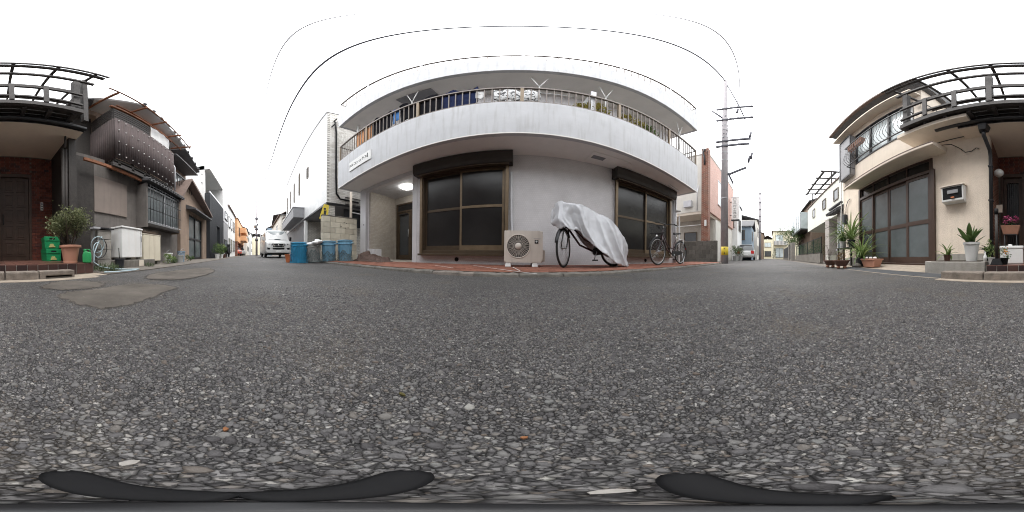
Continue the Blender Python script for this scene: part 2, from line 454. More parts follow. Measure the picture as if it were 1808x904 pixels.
M['wire'] = mat('cable_sheath', (0.06, 0.06, 0.075), 0.6, 0.1, 3)
M['wire_pale'] = mat('pale_cable', (0.45, 0.45, 0.48), 0.6, 0.1, 3)
M['bark'] = mat('bark', (0.085, 0.062, 0.048), 0.9, 0.3, 20, 0.6, 60)
M['hose'] = mat('pale_hose', (0.36, 0.46, 0.50), 0.4, 0.08, 6)
M['black_ink'] = mat('black_ink', (0.02, 0.02, 0.02), 0.6, 0.05, 6)
M['chalk'] = mat('chalk', (0.62, 0.60, 0.58), 0.95, 0.3, 40)
M['leaf_shrub'] = leafmat('shrub_leaf', (0.06, 0.08, 0.032), (0.32, 0.34, 0.19))
M['leaf_green'] = leafmat('green_leaf', (0.035, 0.075, 0.02), (0.10, 0.16, 0.05))
M['leaf_strap'] = leafmat('strap_leaf', (0.08, 0.14, 0.04), (0.26, 0.33, 0.12))
M['leaf_dark'] = leafmat('dark_leaf', (0.02, 0.04, 0.016), (0.06, 0.09, 0.04))
M['leaf_yellow'] = leafmat('yellowed_leaf', (0.25, 0.22, 0.05), (0.55, 0.48, 0.14))
M['leaf_tree'] = leafmat('tree_leaf', (0.05, 0.08, 0.03), (0.15, 0.19, 0.08))
M['petal_pink'] = leafmat('pink_petal', (0.35, 0.04, 0.14), (0.55, 0.14, 0.28))
M['petal_orange'] = leafmat('orange_petal', (0.6, 0.2, 0.02), (0.7, 0.35, 0.05))
M['grassm'] = leafmat('grass_blade', (0.03, 0.055, 0.02), (0.09, 0.12, 0.05))
em = bpy.data.materials.new('lit_lamp'); t_, b_ = nodes_of(em)
b_.inputs['Base Color'].default_value = (0.9, 0.9, 0.88, 1); b_.inputs['Emission Color'].default_value = (1, 0.98, 0.93, 1); b_.inputs['Emission Strength'].default_value = 9
M['lit'] = em

# ================================================================== GROUND
def asphalt_mat():
    m = bpy.data.materials.new('asphalt'); t, b = nodes_of(m); N = t.nodes.new; L = t.links.new
    tc = N("ShaderNodeTexCoord")
    v1 = N("ShaderNodeTexVoronoi"); v1.inputs['Scale'].default_value = 150; L(tc.outputs['Object'], v1.inputs['Vector'])
    v2 = N("ShaderNodeTexVoronoi"); v2.feature = 'DISTANCE_TO_EDGE'; v2.inputs['Scale'].default_value = 150; L(tc.outputs['Object'], v2.inputs['Vector'])
    sp = N("ShaderNodeSeparateColor"); L(v1.outputs['Color'], sp.inputs[0])
    rp = N("ShaderNodeValToRGB"); e = rp.color_ramp.elements
    for k in range(4): e.new(0.5)
    for k, (p, c) in enumerate([(0, (0.04, 0.038, 0.039)), (0.45, (0.108, 0.103, 0.103)), (0.75, (0.16, 0.154, 0.153)), (0.90, (0.155, 0.137, 0.122)), (0.985, (0.26, 0.25, 0.24)), (1, (0.28, 0.27, 0.25))]):
        e[k].position = p; e[k].color = c + (1,)
    L(sp.outputs[0], rp.inputs[0])
    ed = N("ShaderNodeMapRange"); ed.inputs[1].default_value = 0.0; ed.inputs[2].default_value = 0.22; ed.inputs[3].default_value = 0.14; ed.inputs[4].default_value = 1
    L(v2.outputs['Distance'], ed.inputs[0])
    mx = N("ShaderNodeMixRGB"); mx.blend_type = 'MULTIPLY'; mx.inputs[0].default_value = 1; L(rp.outputs[0], mx.inputs[1]); L(ed.outputs[0], mx.inputs[2])
    # worn and dusty areas
    n1 = N("ShaderNodeTexNoise"); n1.inputs['Scale'].default_value = 0.9; n1.inputs['Detail'].default_value = 7; n1.inputs['Roughness'].default_value = 0.62; L(tc.outputs['Object'], n1.inputs['Vector'])
    mr = N("ShaderNodeMapRange"); mr.inputs[1].default_value = 0.3; mr.inputs[2].default_value = 0.7; mr.inputs[3].default_value = 0.84; mr.inputs[4].default_value = 1.5; L(n1.outputs['Fac'], mr.inputs[0])
    m2 = N("ShaderNodeMixRGB"); m2.blend_type = 'MULTIPLY'; m2.inputs[0].default_value = 1; L(mx.outputs[0], m2.inputs[1]); L(mr.outputs[0], m2.inputs[2])
    n2 = N("ShaderNodeTexNoise"); n2.inputs['Scale'].default_value = 2.7; n2.inputs['Detail'].default_value = 8; L(tc.outputs['Object'], n2.inputs['Vector'])
    r2 = N("ShaderNodeValToRGB"); r2.color_ramp.elements[0].position = 0.56; r2.color_ramp.elements[1].position = 0.76
    r2.color_ramp.elements[1].color = (0.4, 0.4, 0.4, 1); L(n2.outputs['Fac'], r2.inputs[0])
    m3 = N("ShaderNodeMixRGB"); L(r2.outputs[0], m3.inputs[0]); L(m2.outputs[0], m3.inputs[1]); m3.inputs[2].default_value = (0.13, 0.10, 0.065, 1)
    L(m3.outputs[0], b.inputs['Base Color']); b.inputs['Roughness'].default_value = 0.72; b.inputs['Specular IOR Level'].default_value = 0.35
    hm = N("ShaderNodeMath"); hm.operation = 'MULTIPLY'; L(ed.outputs[0], hm.inputs[0]); L(sp.outputs[1], hm.inputs[1])
    bp = N("ShaderNodeBump"); bp.inputs['Strength'].default_value = 0.8; bp.inputs['Distance'].default_value = 0.006
    L(hm.outputs[0], bp.inputs['Height']); L(bp.outputs[0], b.inputs['Normal'])
    return m
M['asphalt'] = asphalt_mat()
M['earth'] = mat('bare_ground', (0.13, 0.115, 0.10), 0.95, 0.25, 3, 0.5, 40)
M['binder'] = mat('bitumen_binder', (0.020, 0.0185, 0.0185), 0.8, 0.35, 60, 0.8, 300)
M['stone'] = islandmat('aggregate_stone', [(0.0, (0.045, 0.042, 0.0435)), (0.30, (0.076, 0.072, 0.074)), (0.60, (0.113, 0.108, 0.109)), (0.80, (0.146, 0.141, 0.136)),
                                          (0.88, (0.106, 0.084, 0.069)), (0.965, (0.15, 0.15, 0.147)), (0.995, (0.20, 0.195, 0.185)), (1.0, (0.34, 0.33, 0.30))], 0.62, 0.22, 220, 0.5, 420)

struct('ground', MB().box(-250, 250, -250, 250, -0.5, -0.03), M['earth'])
struct('road', MB().add([(-120, -1.62, 0), (-120, 3.4, 0), (150, 3.4, 0), (150, -1.62, 0), (-120, -1.62, -0.02), (-120, 3.4, -0.02), (150, 3.4, -0.02), (150, -1.62, -0.02)],
                        [(0, 3, 2, 1), (4, 5, 6, 7), (0, 1, 5, 4), (1, 2, 6, 5), (2, 3, 7, 6), (3, 0, 4, 7)]), M['asphalt'])

# smooth sandy repair patches in the asphalt
def outline(pxs, n=12, jit=0.016):
    P = [at(x, y, Z=0.0) for x, y in pxs]; out = []
    m = len(P)
    for i in range(m):                           # Catmull-Rom through the corner points, slightly ragged
        p0, p1, p2, p3 = P[i - 1], P[i], P[(i + 1) % m], P[(i + 2) % m]
        for k in range(n):
            s = k / n
            q = 0.5 * ((2 * p1) + (p2 - p0) * s + (2 * p0 - 5 * p1 + 4 * p2 - p3) * s * s + (3 * p1 - p0 - 3 * p2 + p3) * s ** 3)
            out.append((q.x + random.uniform(-jit, jit), q.y + random.uniform(-jit, jit)))
    return out
def inside(poly, x, y):
    r = np.zeros(len(x), bool); n = len(poly)
    for i in range(n):
        x0, y0 = poly[i]; x1, y1 = poly[i - 1]
        c = ((y0 > y) != (y1 > y)) & (x < (x1 - x0) * (y - y0) / (y1 - y0 + 1e-12) + x0)
        r ^= c
    return r

M['patch'] = mat('worn_asphalt_patch', (0.112, 0.098, 0.085), 0.92, 0.40, 3.5, 0.7, 260)
def patch_alpha():
    t, b = M['patch'].node_tree, M['patch'].node_tree.nodes['Principled BSDF']; N = t.nodes.new; L = t.links.new
    a = N("ShaderNodeAttribute"); a.attribute_name = 'wear'; tc = N("ShaderNodeTexCoord")
    n1 = N("ShaderNodeTexNoise"); n1.inputs['Scale'].default_value = 16; n1.inputs['Detail'].default_value = 8; n1.inputs['Roughness'].default_value = 0.75; L(tc.outputs['Object'], n1.inputs['Vector'])
    m1 = N("ShaderNodeMath"); m1.operation = 'MULTIPLY_ADD'; m1.inputs[1].default_value = 1.1; L(a.outputs['Fac'], m1.inputs[0]); L(n1.outputs['Fac'], m1.inputs[2])
    mr = N("ShaderNodeMapRange"); mr.inputs[1].default_value = 0.90; mr.inputs[2].default_value = 1.25; mr.inputs[4].default_value = 0.92; L(m1.outputs[0], mr.inputs[0]); L(mr.outputs[0], b.inputs['Alpha'])
patch_alpha()
patches = []
for nm, pxs in (('asphalt_patch', [(104, 527), (150, 542), (190, 546), (240, 537), (285, 520), (312, 508), (268, 502), (220, 503), (165, 511), (118, 516)]),
                ('asphalt_patch', [(70, 508), (120, 513), (185, 505), (160, 497), (105, 497)]),
                ('asphalt_patch', [(255, 492), (300, 495), (345, 491), (380, 479), (362, 473), (320, 477), (275, 483)])):
    o2 = outline(pxs)
    patches.append(o2)
    zz = 0.0028 + 0.0012 * len(patches); st_ = 0.025
    P = np.array(o2); lo, hi = P.min(0) - 0.06, P.max(0) + 0.06
    nx_, ny_ = int((hi[0] - lo[0]) / st_) + 1, int((hi[1] - lo[1]) / st_) + 1
    gx, gy = np.meshgrid(lo[0] + np.arange(nx_ + 1) * st_, lo[1] + np.arange(ny_ + 1) * st_, indexing='ij')
    fx, fy = gx.ravel(), gy.ravel()
    Q = np.roll(P, -1, 0); dd = np.full(len(fx), 9.0)
    for (x0, y0), (x1, y1) in zip(P, Q):
        ex, ey = x1 - x0, y1 - y0; t_ = np.clip(((fx - x0) * ex + (fy - y0) * ey) / (ex * ex + ey * ey + 1e-12), 0, 1)
        dd = np.minimum(dd, np.hypot(fx - x0 - t_ * ex, fy - y0 - t_ * ey))
    sd_ = np.where(inside(o2, fx, fy), dd, -dd)
    wear = np.clip(0.5 + sd_ / 0.10, 0, 1)
    W_ = ny_ + 1
    ff = [(i * W_ + j, (i + 1) * W_ + j, (i + 1) * W_ + j + 1, i * W_ + j + 1) for i in range(nx_) for j in range(ny_) if max(wear[i * W_ + j], wear[(i + 1) * W_ + j], wear[(i + 1) * W_ + j + 1], wear[i * W_ + j + 1]) > 0.02]
    used = sorted({k for f in ff for k in f}); idx = {k: i for i, k in enumerate(used)}
    po = struct(nm, MB().add([(fx[k], fy[k], zz) for k in used], [tuple(idx[k] for k in f) for f in ff]), M['patch'])
    at_ = po.data.attributes.new('wear', 'FLOAT', 'POINT')
    at_.data.foreach_set('value', np.array([wear[k] for k in used], dtype=np.float32))

def stones(rad0, rad1, cell, smin, smax, k, hmul, keep=1.0, tilt_=0.4, rings=3):
    """crushed stones standing a few millimetres proud of the binder; returns verts, faces arrays"""
    n = int(2 * rad1 / cell)
    gx, gy = np.meshgrid(np.arange(n), np.arange(n))
    x = (gx.ravel() + RNG.uniform(0, 1, n * n)) * cell - rad1
    y = (gy.ravel() + RNG.uniform(0, 1, n * n)) * cell - rad1
    d = np.hypot(x, y)
    ok = (d < rad1) & (d > rad0) & (y < 1.84) & (y > -1.46) & (RNG.uniform(0, 1, len(x)) < keep)
    ok &= RNG.uniform(0, 1, len(x)) < np.clip((rad1 - d) / (0.25 * rad1) + 0.05, 0, 1)
    for p in patches: ok &= ~(inside(p, x, y) & (RNG.uniform(0, 1, len(x)) > 0.10))
    x, y = x[ok], y[ok]; m = len(x)
    s = smin + (smax - smin) * RNG.power(0.55, m) ** 1.4
    el = RNG.uniform(0.6, 1.0, m); rot = RNG.uniform(0, math.pi, m); h = s * hmul * RNG.uniform(0.5, 1.0, m)
    ang = (np.arange(k) / k * 2 * math.pi)[None] + RNG.uniform(-0.3, 0.3, (m, k))
    rr = RNG.uniform(0.72, 1.08, (m, k))
    lx, ly = np.cos(ang) * rr * s[:, None], np.sin(ang) * rr * (s * el)[:, None]
    tx, ty = RNG.uniform(-tilt_, tilt_, m), RNG.uniform(-tilt_, tilt_, m)
    c, sn = np.cos(rot)[:, None], np.sin(rot)[:, None]
    def ring(f, z, tilt):
        X, Y = lx * f, ly * f
        Zz = z[:, None] + tilt * (tx[:, None] * X + ty[:, None] * Y)
        return np.stack([x[:, None] + X * c - Y * sn, y[:, None] + X * sn + Y * c, Zz], -1)
    rf = RNG.uniform(0.55, 0.82, (m, k))
    lay = [ring(1.0, np.full(m, -0.001), 0), ring(0.96, h * 0.55, 1), ring(rf, h, 1)] if rings == 3 else [ring(1.0, np.full(m, -0.001), 0), ring(rf, h, 1)]
    v = np.concatenate(lay, 1)                  # m, rings*k, 3
    base = (np.arange(m) * rings * k)[:, None]
    i = np.arange(k); j = (i + 1) % k
    q = np.concatenate([np.stack([i + a * k, j + a * k, j + (a + 1) * k, i + (a + 1) * k], -1) for a in range(rings - 1)])
    quads = (base[:, :, None] + q[None]).reshape(-1, 4)
    top = base + ((rings - 1) * k + i)[None]
    return v.reshape(-1, 3), quads, top

def stone_object(name, sets, material):
    V, loops, starts, totals = [], [], [], []
    off = 0; lp = 0
    for v, q, t in sets:
        V.append(v)
        for F in (q, t):
            w = F.shape[1]
            loops.append((F + off).ravel()); starts.append(lp + np.arange(len(F)) * w); totals.append(np.full(len(F), w)); lp += F.size
        off += len(v)
    V = np.concatenate(V); loops = np.concatenate(loops); starts = np.concatenate(starts); totals = np.concatenate(totals)
    me = bpy.data.meshes.new(name)
    me.vertices.add(len(V)); me.vertices.foreach_set('co', V.astype(np.float32).ravel())
    me.loops.add(len(loops)); me.loops.foreach_set('vertex_index', loops.astype(np.int32))
    me.polygons.add(len(starts)); me.polygons.foreach_set('loop_start', starts.astype(np.int32))
    me.update(calc_edges=True)
    me.validate()
    me.materials.append(material)
    o = bpy.data.objects.new(name, me); COL.objects.link(o)
    return o
gs = stone_object('road_gravel', [stones(0.0, 1.25, 0.0142, 0.0031, 0.0086, 7, 0.52, 0.85), stones(0.0, 1.02, 0.0075, 0.0019, 0.0041, 6, 0.8, 0.95, 0.6, 2), stones(0.0, 0.50, 0.0043, 0.0011, 0.0021, 5, 0.8, 0.95, 0.6, 2)], M['stone'])
tag(gs, 'grey crushed stones exposed in the worn asphalt road surface', 'gravel', kind='stuff')

M['chip'] = mat('pale_chip', (0.30, 0.28, 0.26), 0.8, 0.2, 60)
M['dry_leaf'] = mat('dead_leaf', (0.20, 0.085, 0.035), 0.8, 0.3, 90)
M['moss'] = mat('moss', (0.10, 0.085, 0.025), 0.9, 0.3, 90)
# fallen leaf scraps and white chips on the road close to the camera
for k, (px, py, s, mm, nm, lab) in enumerate((
        (225, 818, 0.0075, 'chip', 'stone_chip', 'large pale stone chip on the road, in front of the dark pad'),
        (398, 757, 0.0045, 'dry_leaf', 'leaf_scrap', 'small rust orange leaf scrap lying on the road stones'),
        (925, 772, 0.004, 'dry_leaf', 'leaf_scrap', 'tiny orange brown leaf scrap between road stones, straight below the fan unit'),
        (1085, 868, 0.006, 'chip', 'stone_chip', 'white stone chip on the road between two tripod feet'),
        (710, 695, 0.006, 'moss', 'leaf_scrap', 'small mossy yellow leaf scrap on the road stones'))):
    p = at(px, py, Z=0.006); mb = MB(); n = 7
    ring = [(p.x + math.cos(i / n * 6.283) * s * random.uniform(0.6, 1.1), p.y + math.sin(i / n * 6.283) * s * 0.6 * random.uniform(0.6, 1.1)) for i in range(n)]
    mb.prism(ring, 'z', 0.002, 0.0095 if mm == 'chip' else 0.0065)
    tag(mb.build(nm, M[mm]), lab, 'stone' if mm == 'chip' else 'leaf')

# ------------------------------------------------------------------ brick paved forecourt of the apartment block
PZ = 0.058
pv = MB().box(-4.62, 7.05, 1.985, 3.62, -0.02, PZ - 0.006)
pav = struct('pavement', pv, mat('paving_mortar', (0.12, 0.085, 0.07), 0.95, 0.25, 12, 0.4, 80))
M['paver'] = objmat('red_paver', [(0, (0.15, 0.058, 0.038)), (0.4, (0.21, 0.083, 0.054)), (0.75, (0.245, 0.10, 0.066)), (1, (0.185, 0.083, 0.06))], 0.75, 0.22, 18, 0.4, 90)
M['paver_i'] = islandmat('red_paver_far', [(0, (0.15, 0.058, 0.038)), (0.4, (0.21, 0.083, 0.054)), (0.75, (0.245, 0.10, 0.066)), (1, (0.185, 0.083, 0.06))], 0.75, 0.22, 18, 0.4, 90)
TW, TD, J = 0.222, 0.108, 0.009
me_t = MB().box(-TW / 2, TW / 2, -TD / 2, TD / 2, -0.03, 0.0).mesh('paver', M['paver'], bevel=0.004)
cand = []
row = 0; y = 1.99 + TD / 2
while y < 3.5:
    x = -4.6 + (row % 2) * (TW + J) / 2 + TW / 2
    while x < 7.0 - TW / 2:
        cand.append((math.hypot(x, y), x, y)); x += TW + J
    y += TD + J; row += 1
cand.sort()
for _, x, y in cand[:300]:
    piece('paver', me_t, pav, (x, y, PZ + random.uniform(-0.002, 0.0025)), (random.gauss(0, 0.008), random.gauss(0, 0.005), random.gauss(0, 0.006)))
mb = MB()
for _, x, y in cand[300:]:
    mb.obox((x, y, PZ - 0.014 + random.uniform(-0.002, 0.002)), (TW, TD, 0.03), Matrix.Rotation(random.gauss(0, 0.008), 3, 'X'))
o = mb.build('paver', M['paver_i'], pav, kind='stuff')

# worn concrete edging of the forecourt
M['kerb_mid'] = mat('worn_kerb', (0.19, 0.165, 0.145), 0.95, 0.35, 10, 0.7, 80)
x = -4.66
kerb = struct('kerb', MB().box(-4.66, 7.08, 1.90, 1.982, -0.02, 0.012), M['concrete_dark'])
while x < 7.05:
    w = random.uniform(0.52, 0.66); x1 = min(x + w, 7.08)
    mb = MB(); n = 8; vv = []
    for i in range(n + 1):
        xx = x + 0.004 + (x1 - x - 0.008) * i / n
        yo = 1.885 + random.uniform(-0.012, 0.012); zt = PZ - 0.012 + random.uniform(-0.010, 0.004)
        vv += [(xx, yo, -0.01), (xx, yo + 0.008, zt - 0.014), (xx, yo + 0.026, zt), (xx, 1.980, zt + 0.004), (xx, 1.980, -0.01)]
    ff = [(i * 5 + a, i * 5 + a + 1, (i + 1) * 5 + a + 1, (i + 1) * 5 + a) for i in range(n) for a in range(4)] + [tuple(range(5)), tuple(n * 5 + k for k in range(4, -1, -1))]
    mb.add(vv, ff).build('kerb_stone', M['concrete_dark'] if random.random() < 0.75 else M['kerb_mid'], kerb)
    x = x1
# chalk lines on the pavers
for k, (a, b) in enumerate((((768, 468.3), (800, 473)), ((836, 468.5), (948, 483.5)), ((905, 471.5), (918, 478)))):
    p, q = at(*a, Z=PZ + 0.006), at(*b, Z=PZ + 0.006)
    o = MB().beam(p, q, 0.012, 0.002).build('chalk_line', M['chalk'], pav)

# ------------------------------------------------------------------ kerb, gutter and ramp plates on the other side
gut = struct('gutter', MB().box(-1.05, 0.92, -1.62, -1.50, -0.02, 0.004), M['sand'])
apron = struct('apron', MB().add([(0.55, -1.97, 0.004), (4.6, -1.97, 0.004), (4.6, -2.72, 0.085), (0.55, -2.72, 0.085), (0.55, -1.97, -0.02), (4.6, -1.97, -0.02), (4.6, -2.72, -0.02), (0.55, -2.72, -0.02)],
                                 [(0, 1, 2, 3), (4, 7, 6, 5), (0, 4, 5, 1), (1, 5, 6, 2), (2, 6, 7, 3), (3, 7, 4, 0)]), M['sand'])
struct('footing', MB().box(-14, 4.6, -1.97, -1.62, -0.02, 0.0025), M['sand'])
struct('verge', MB().box(-16, -1.25, -2.75, -1.62, -0.02, 0.012), M['earth'])
rp_ = struct('ramp', MB().box(0.9, 3.45, -1.95, -1.66, -0.02, 0.004), M['plate_dark'])
x = 0.93
while x < 3.4:
    mb = MB().prism([(-1.655, 0.004), (-1.70, 0.016), (-1.95, 0.026), (-1.95, 0.004)], 'x', x, x + 0.41)
    mb.build('ramp_plate', M['plate_dark'], rp_, bevel=0.003); x += 0.418
kb = struct('roadside_kerb', MB().box(-0.78, 0.92, -1.76, -1.64, -0.02, 0.02), M['concrete_dark'])
M['kerb_c'] = mat('kerb_concrete', (0.20, 0.17, 0.145), 0.95, 0.35, 14, 0.9, 110, streak=0.3)
xs = [0.92, 0.42, -0.05, -0.40]
for a, b in zip(xs[:-1], xs[1:]):
    MB().box(a - 0.006, b + 0.006, -1.775, -1.625, -0.02, 0.085).build('kerb_stone', M['kerb_c'], kb, bevel=0.014)
# kerb stone with the drain slot
MB().wall(-0.80, -0.406, -0.02, 0.085, -1.775, -1.625, holes=[(-0.77, -0.47, 0.004, 0.035)]).build('kerb_stone', M['kerb_c'], kb, bevel=0.010)
MB().box(-0.78, -0.44, -1.77, -1.70, 0.0, 0.04).build('drain_slot', M['black'], kb)

# ================================================================== APARTMENT BLOCK (its own frame: u along the front, v into the building)
AP = thing('apartment_building', 'grey three storey apartment block with curved-looking white balcony parapets and shuttered ground floor windows', 'building', (0, 2.66, 0), R(-1.8))
API = FR[AP].inverted()
def ap(px, py, v):
    """point of the apartment front seen at this pixel, on the plane v of its own frame"""
    o = API @ Vector((0, 0, CAM_Z)); d = (API.to_3x3() @ ray(px, py)); t = (v - o.y) / d.y
    return o + d * t
U0, U1, FV = -5.15, 5.36, 0.85
W1 = (-2.24, -0.13); W2 = (2.46, 4.80); EN = (-4.62, -2.55); SZ0, SZ1 = 0.27, 2.42; CE = 2.76
MB().wall(-4.95, 5.20, 0.0, CE, FV, FV + 0.16, holes=[(EN[0], EN[1], -0.01, 2.62), (W1[0], W1[1], SZ0, SZ1), (W2[0], W2[1], SZ0, SZ1)]).build('wall', M['mosaic'], AP)
w = MB(); w.box(-4.95, -4.80, FV + 0.162, 8, 0, CE); w.build('side_wall', M['pillar_paint'], AP)
w = MB(); w.box(5.05, 5.20, FV + 0.162, 8, 0, CE); w.build('side_wall', M['mosaic'], AP)
MB().box(-4.953, -4.62, FV - 0.012, FV + 0.10, 0.0, CE - 0.003).build('corner_pillar', M['pillar_paint'], AP, bevel=0.006)
MB().box(-2.55, -2.40, FV - 0.010, FV + 0.30, 0.0, CE - 0.003).build('entrance_pillar', M['pillar_paint'], AP, bevel=0.006)
# slab and parapet of the first floor balcony
def balcony(z0, zs, z1):
    mb = MB()
    mb.box(U0, U1, 0.0, 1.1, z0, zs)
    mb.build('balcony_slab', M['soffit'], AP)
    p = MB()
    # U-shaped parapet in one shell, standing 3 mm proud of the slab edge
    t = 0.12; a, b = U0 - 0.004, U1 + 0.004; f = -0.004
    plan = [(a, 1.2), (a, f), (b, f), (b, 1.2), (b - t, 1.2), (b - t, f + t), (a + t, f + t), (a + t, 1.2)]
    p.prism(plan, 'z', z0 - 0.004, z1)
    MB().box(U0 + 0.01, U1 - 0.01, 0.004, 0.10, z1 + 0.001, z1 + 0.022).build('coping', M['rail_dark'], AP)
    return p.build('parapet', M['conc_white'], AP, bevel=0.012)
balcony(CE, 2.95, 3.95)
balcony(6.06, 6.25, 7.19)
MB().box(U0 + 0.02, U1 - 0.02, -0.012, -0.003, CE - 0.02, CE + 0.012).build('drip_edge', M['soffit'], AP)
# upper storeys
for z0, z1 in ((2.95, 6.06), (6.25, 9.0)):
    hs = [(-4.3, -2.5, z0 + 0.12, z0 + 2.1), (-1.9, -0.2, z0 + 0.12, z0 + 2.1), (0.5, 2.2, z0 + 0.12, z0 + 2.1), (2.9, 4.6, z0 + 0.12, z0 + 2.1)]
    MB().wall(-4.9, 5.15, z0, z1, 1.1, 1.26, holes=hs).build('upper_wall', M['mosaic'], AP)
    for h in hs:
        fr = MB(); fr.wall(h[0], h[1], h[2], h[3], 1.13, 1.19, holes=[(h[0] + 0.05, (h[0] + h[1]) / 2 - 0.025, h[2] + 0.06, h[3] - 0.05), ((h[0] + h[1]) / 2 + 0.025, h[1] - 0.05, h[2] + 0.06, h[3] - 0.05)])
        fo = fr.build('window', M['bronze'], AP)
        MB().box(h[0] + 0.03, h[1] - 0.03, 1.15, 1.16, h[2] + 0.03, h[3] - 0.03).build('pane', M['glass_clear'], fo)
    MB().box(-4.9, -4.75, 1.262, 8, z0, z1).build('side_wall', M['mosaic'], AP)
    MB().box(5.0, 5.15, 1.262, 8, z0, z1).build('side_wall', M['mosaic'], AP)
MB().box(-5.0, 5.25, 0.9, 8.1, 9.0, 9.2).build('roof', M['conc_white'], AP)
MB().box(-4.95, 5.2, 7.9, 8.06, 0, 8.998).build('rear_wall', M['mosaic'], AP)
# railings
def railing(z0, z1, pitch, name_mats, posts, dark):
    v = 0.055; rm, pm = name_mats
    top = MB().box(U0 + 0.03, U1 - 0.03, v - 0.03, v + 0.03, z1 - 0.03, z1 + 0.03); r1 = top.build('top_rail', rm, AP, bevel=0.006)
    MB().box(U0 + 0.03, U1 - 0.03, v - 0.02, v + 0.02, z0 + 0.06, z0 + 0.085).build('bottom_rail', rm, AP)
    for u in (U0 + 0.05, U1 - 0.05):
        MB().box(u - 0.02, u + 0.02, v + 0.03, 1.1, z1 - 0.03, z1).build('top_rail', rm, AP)
        n = 6
        for k in range(n): MB().box(u - 0.008, u + 0.008, 0.2 + k * 0.14, 0.216 + k * 0.14, z0, z1 - 0.031).build('baluster', rm, AP)
    bme = MB().box(-0.009, 0.009, -0.012, 0.012, z0 + 0.086, z1 - 0.031).mesh('baluster', rm)
    pme = MB().box(-0.03, 0.03, -0.025, 0.025, z0 + 0.001, z1 - 0.031).mesh('post', pm)
    us = [U0 + 0.05 + k * pitch for k in range(1, int((U1 - U0 - 0.1) / pitch) + 1)]
    for u in us:
        if min(abs(u - p) for p in posts) < 0.05 or u > U1 - 0.08: continue
        piece('baluster', bme, AP, (u, v, 0))
    for p in posts: piece('post', pme, AP, (p, v, 0))
railing(3.95, 4.77, 0.131, (M['rail'], M['bronze_light']), [U0 + 0.06, -3.55, -1.85, 0.12, 2.0, 3.7, U1 - 0.06], False)
railing(7.19, 7.88, 0.20, (M['rail'], M['pale_metal']), [U0 + 0.06, -3.5, -1.8, 0.1, 2.0, 3.7, U1 - 0.06], False)  # upper posts paler: overexposure put into their colour
# white pipes at both balcony ends
for u in (-4.72, 4.95):
    MB().tube([(u, 0.55, 2.95), (u, 0.55, 6.06)], 0.05, 12).build('downpipe', M['white_metal'], AP, smooth=True)
# Y shaped laundry brackets under the upper slab
for px, py in ((728, 170), (953, 140), (1070, 160), (1200, 225)):
    p = ap(px, py, 0.32); mb = MB(); u = p.x
    z = 6.06
    mb.tube([(u, 0.32, 4.55), (u, 0.32, 5.35)], 0.016, 8)
    mb.tube([(u, 0.32, 5.35), (u - 0.17, 0.32, 6.06)], 0.014, 8)
    mb.tube([(u, 0.32, 5.35), (u + 0.17, 0.32, 6.06)], 0.014, 8)
    mb.build('laundry_bracket', M['white_metal'], AP, smooth=True)
p0, p1 = ap(953, 146, 0.32), ap(1014, 150, 0.32)
MB().tube([(p0.x, 0.32, 4.95), (p1.x, 0.32, 4.93)], 0.013, 8).build('drying_pole', M['pale_metal'], AP, smooth=True)
# partition between the two flats, hatch panels in the slabs
MB().box(1.42, 1.45, 0.12, 1.098, 2.95, 5.15).build('partition', M['white_metal'], AP)
MB().box(1.38, 1.49, 0.10, 0.135, 2.95, 5.18).build('partition_frame', M['pale_metal'], AP)
a, b = ap(1045, 283, 0.4), ap(1112, 283, 0.4)
hp = MB().box(1.55, 2.55, 0.30, 0.80, CE - 0.022, CE - 0.001).build('ceiling_hatch', M['soffit'], AP, bevel=0.004)
MB().box(1.62, 1.92, 0.42, 0.56, CE - 0.03, CE - 0.023).build('vent', M['grey_panel'], hp)
MB().box(-2.75, -1.75, 0.35, 0.95, 6.015, 6.058).build('ceiling_hatch', M['grey_panel'], AP, bevel=0.004)
